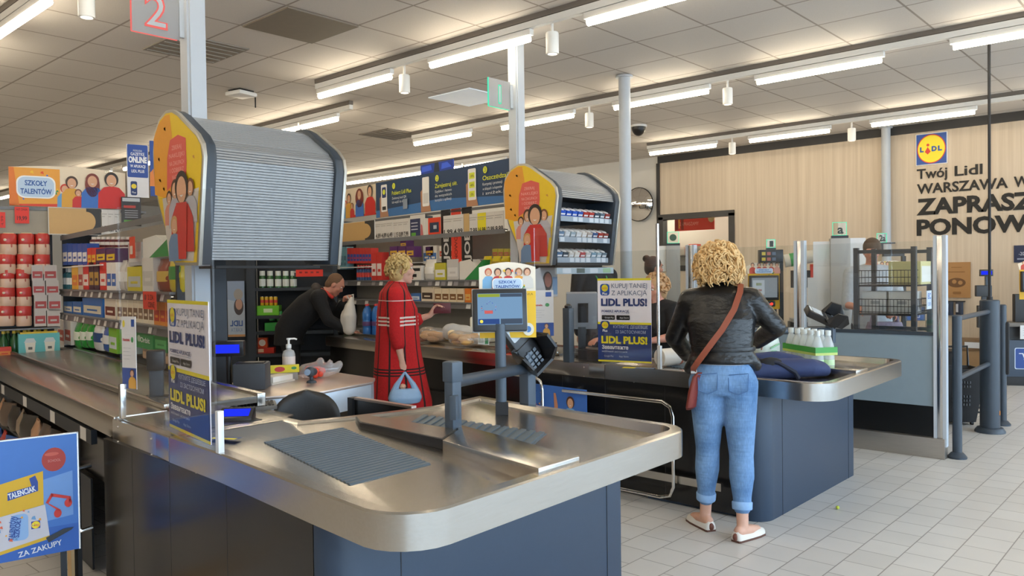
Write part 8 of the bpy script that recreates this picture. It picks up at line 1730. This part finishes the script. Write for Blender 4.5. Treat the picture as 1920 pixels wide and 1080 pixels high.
# paper roll, bottles, bags on the packing top
def zf_(x, y): return ZTT
t = thing('paper_roll', 'roll of white paper lying on the second counter left of the jeans woman', 'roll', (4.86, 2.92, ZT - .004 + .0), radians(-18)); b = B(ink('#D2CCC2')); b.tube([(-.09, 0, .062), (-.085, 0, .062), (.10, 0, .062), (.105, 0, .062)], [.050, .060, .060, .05], 24); b.obj('roll', t); B(ink('#A89C8A')).cyl((-.0915, 0, .062), (-.089, 0, .062), .018).obj('core', t); B(ink('#C9735A')).tube([(.07, 0, .062), (.09, 0, .062)], .0608, 24).obj('red_band', t)
bt = None
for i in range(2):
    for k in range(5):
        u = radians(54); x = 5.36 + .080 * k * cos(u) - .080 * i * sin(u); y = 2.00 + .080 * k * sin(u) + .080 * i * cos(u)
        if bt is None:
            bt = thing('milk_bottle', 'clear plastic bottle with pale cap in the green banded pack', 'bottle', (x, y, ZTT), 0, 'bottles in the green banded pack')
            B(glassy('milky_pet', (.93, .97, .95), .16, .08, .42)).lathe([(0, 0), (.036, 0), (.039, .008), (.039, .155), (.035, .18), (.019, .235), (.016, .24), (.016, .255), (0, .255)], n=16).obj('body', bt)
            B(ink('#D5DAD8')).lathe([(.0185, .247), (.0185, .28), (0, .28)], n=14).obj('cap', bt); B(ink('#B9D6A8')).lathe([(.0392, .05), (.0396, .052), (.0396, .085), (.0392, .087)], n=16).obj('label', bt)
        else: dup(bt, (x, y, ZTT))
u = radians(54); a_ = Vector((5.36, 2.00)); du = Vector((cos(u), sin(u))) * .080; dv = Vector((-sin(u), cos(u))) * .080
q_ = [a_ - du * .52 - dv * .52, a_ + du * 4.52 - dv * .52, a_ + du * 4.52 + dv * 1.52, a_ - du * .52 + dv * 1.52]
t = thing('bottle_band', 'green printed band wrapped round the pack of clear bottles', 'band', (0, 0, ZTT)); 
for m_, z0, z1, nm in ((plastic('3F9A3C'), .135, .172, 'green_band'), (ink('#B9C96A'), .118, .135, 'yellow_edge')):
    b = B(m_); P4 = [tuple(p) for p in q_]; Q4 = inset(P4, .0012); n_ = 4
    b.add([(x, y, z) for z in (z0, z1) for x, y in P4] + [(x, y, z) for z in (z0, z1) for x, y in Q4], [(i, (i + 1) % 4, 4 + (i + 1) % 4, 4 + i) for i in range(4)] + [(8 + i, 12 + i, 12 + (i + 1) % 4, 8 + (i + 1) % 4) for i in range(4)]); b.obj(nm, t)
NAVY = mat('navy_cloth', hexc('#27345C'), .7, var=.35, scale=8, bump=.5)
t = thing('navy_bag', 'navy cloth bag lying open on the second counter right of the jeans woman', 'bag', (4.98, 2.10, ZTT), radians(-48)); b = B(NAVY)
limb(b, [((-.24, -.04, .05), .055), ((-.05, -.02, .06), .065), ((.12, -.02, .06), .060), ((.22, .0, .04), .04)], 14); limb(b, [((-.2, .09, .10), .05), ((-.05, .10, .11), .05), ((.08, .08, .08), .05)], 14); limb(b, [((-.3, .02, .03), .03), ((-.28, .1, .05), .035)], 10); b.ell((.1, .03, .06), (.16, .1, .055), 14)
organic('body', b, .011, t, 3); B(mat('navy_strap', hexc('#161C30'), .7)).tube([(-.26, .0, .12), (-.10, -.075, .10), (.0, -.085, .04), (.02, -.09, .0)], .014, 8).obj('strap', t)
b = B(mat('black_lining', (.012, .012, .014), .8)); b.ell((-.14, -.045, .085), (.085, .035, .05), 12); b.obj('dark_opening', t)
t = thing('toilet_roll_bag', 'white and green printed pack standing between the jeans woman and the bottles', 'bag', (5.20, 2.36, ZTT), radians(-50)); b = B(mat('white_green_print', hexc('#CFD8CC'), .4, var=.16, scale=18)); b.rings([slab_ring((0, 0, z), w, d) for z, w, d in ((0, .07, .05), (.02, .085, .06), (.18, .09, .06), (.27, .07, .045), (.31, .04, .02))]); organic('body', b, .009, t, 2)
s_ = B(ink('#8FC49A')); 
for k in range(3): s_.tube([(-.05 + .03 * k, -.064, .06 + .05 * k), (-.01 + .03 * k, -.067, .10 + .04 * k), (.03 + .02 * k, -.064, .09 + .05 * k)], .006, 6)
s_.obj('green_print', t)

s = Sheet(Matrix.Identity(4), .0008); s.board(ink('#3E6FC0'), -.32, 0, .32, .30, .006); s.lay(); burst(s, -.16, .20, .07, ['#D9432B', '#2A4A9C', '#E9A03A'], 16, 9)
s.lay(); figure(s, .17, .02, .22, '#4A2A1C', '#7FB0D8'); s.poly(ink('#C98A68'), [(.0, .03), (.04, .03), (.05, .16), (.03, .25), (.01, .25), (.015, .15)]); s.lay().r(ink('#1E2A3C'), -.12, .07, .20, .085); s.r(ink('#E3C92A'), -.12, .0, .32, .07)
tag(place(s.obj('blue_poster'), (4.555, 3.72, .42), FACE_L - radians(3)), 'blue poster with a waving child on the front of the second counter', 'poster')

t = thing('till_post', 'dark till scanner post behind the near screen left of the app poster', 'post', (1.90, 4.32, ZT - .004), radians(-30)); B(POSTDARK).box(-.035, .035, -.03, .03, 0, .25).obj('shaft', t, .006); B(BLACK).box(-.045, .045, -.05, .03, .16, .27).obj('reader_head', t, .012); B(BLACK).box(-.06, .06, -.05, .05, 0, .02).obj('foot', t, .004)
s = Sheet(Matrix.Rotation(radians(-12), 4, 'X')); s.board(ink('#D9402F'), -.05, 0, .05, .13, .003); s.lay().poly(ink('#3A1A18'), [(-.03, .05), (.03, .07), (.02, .10), (-.02, .09)]); tag(place(s.obj('red_card'), (1.80, 3.86, ZT - .002), FACE_L + radians(30)), 'small red card standing behind the near app poster', 'card')
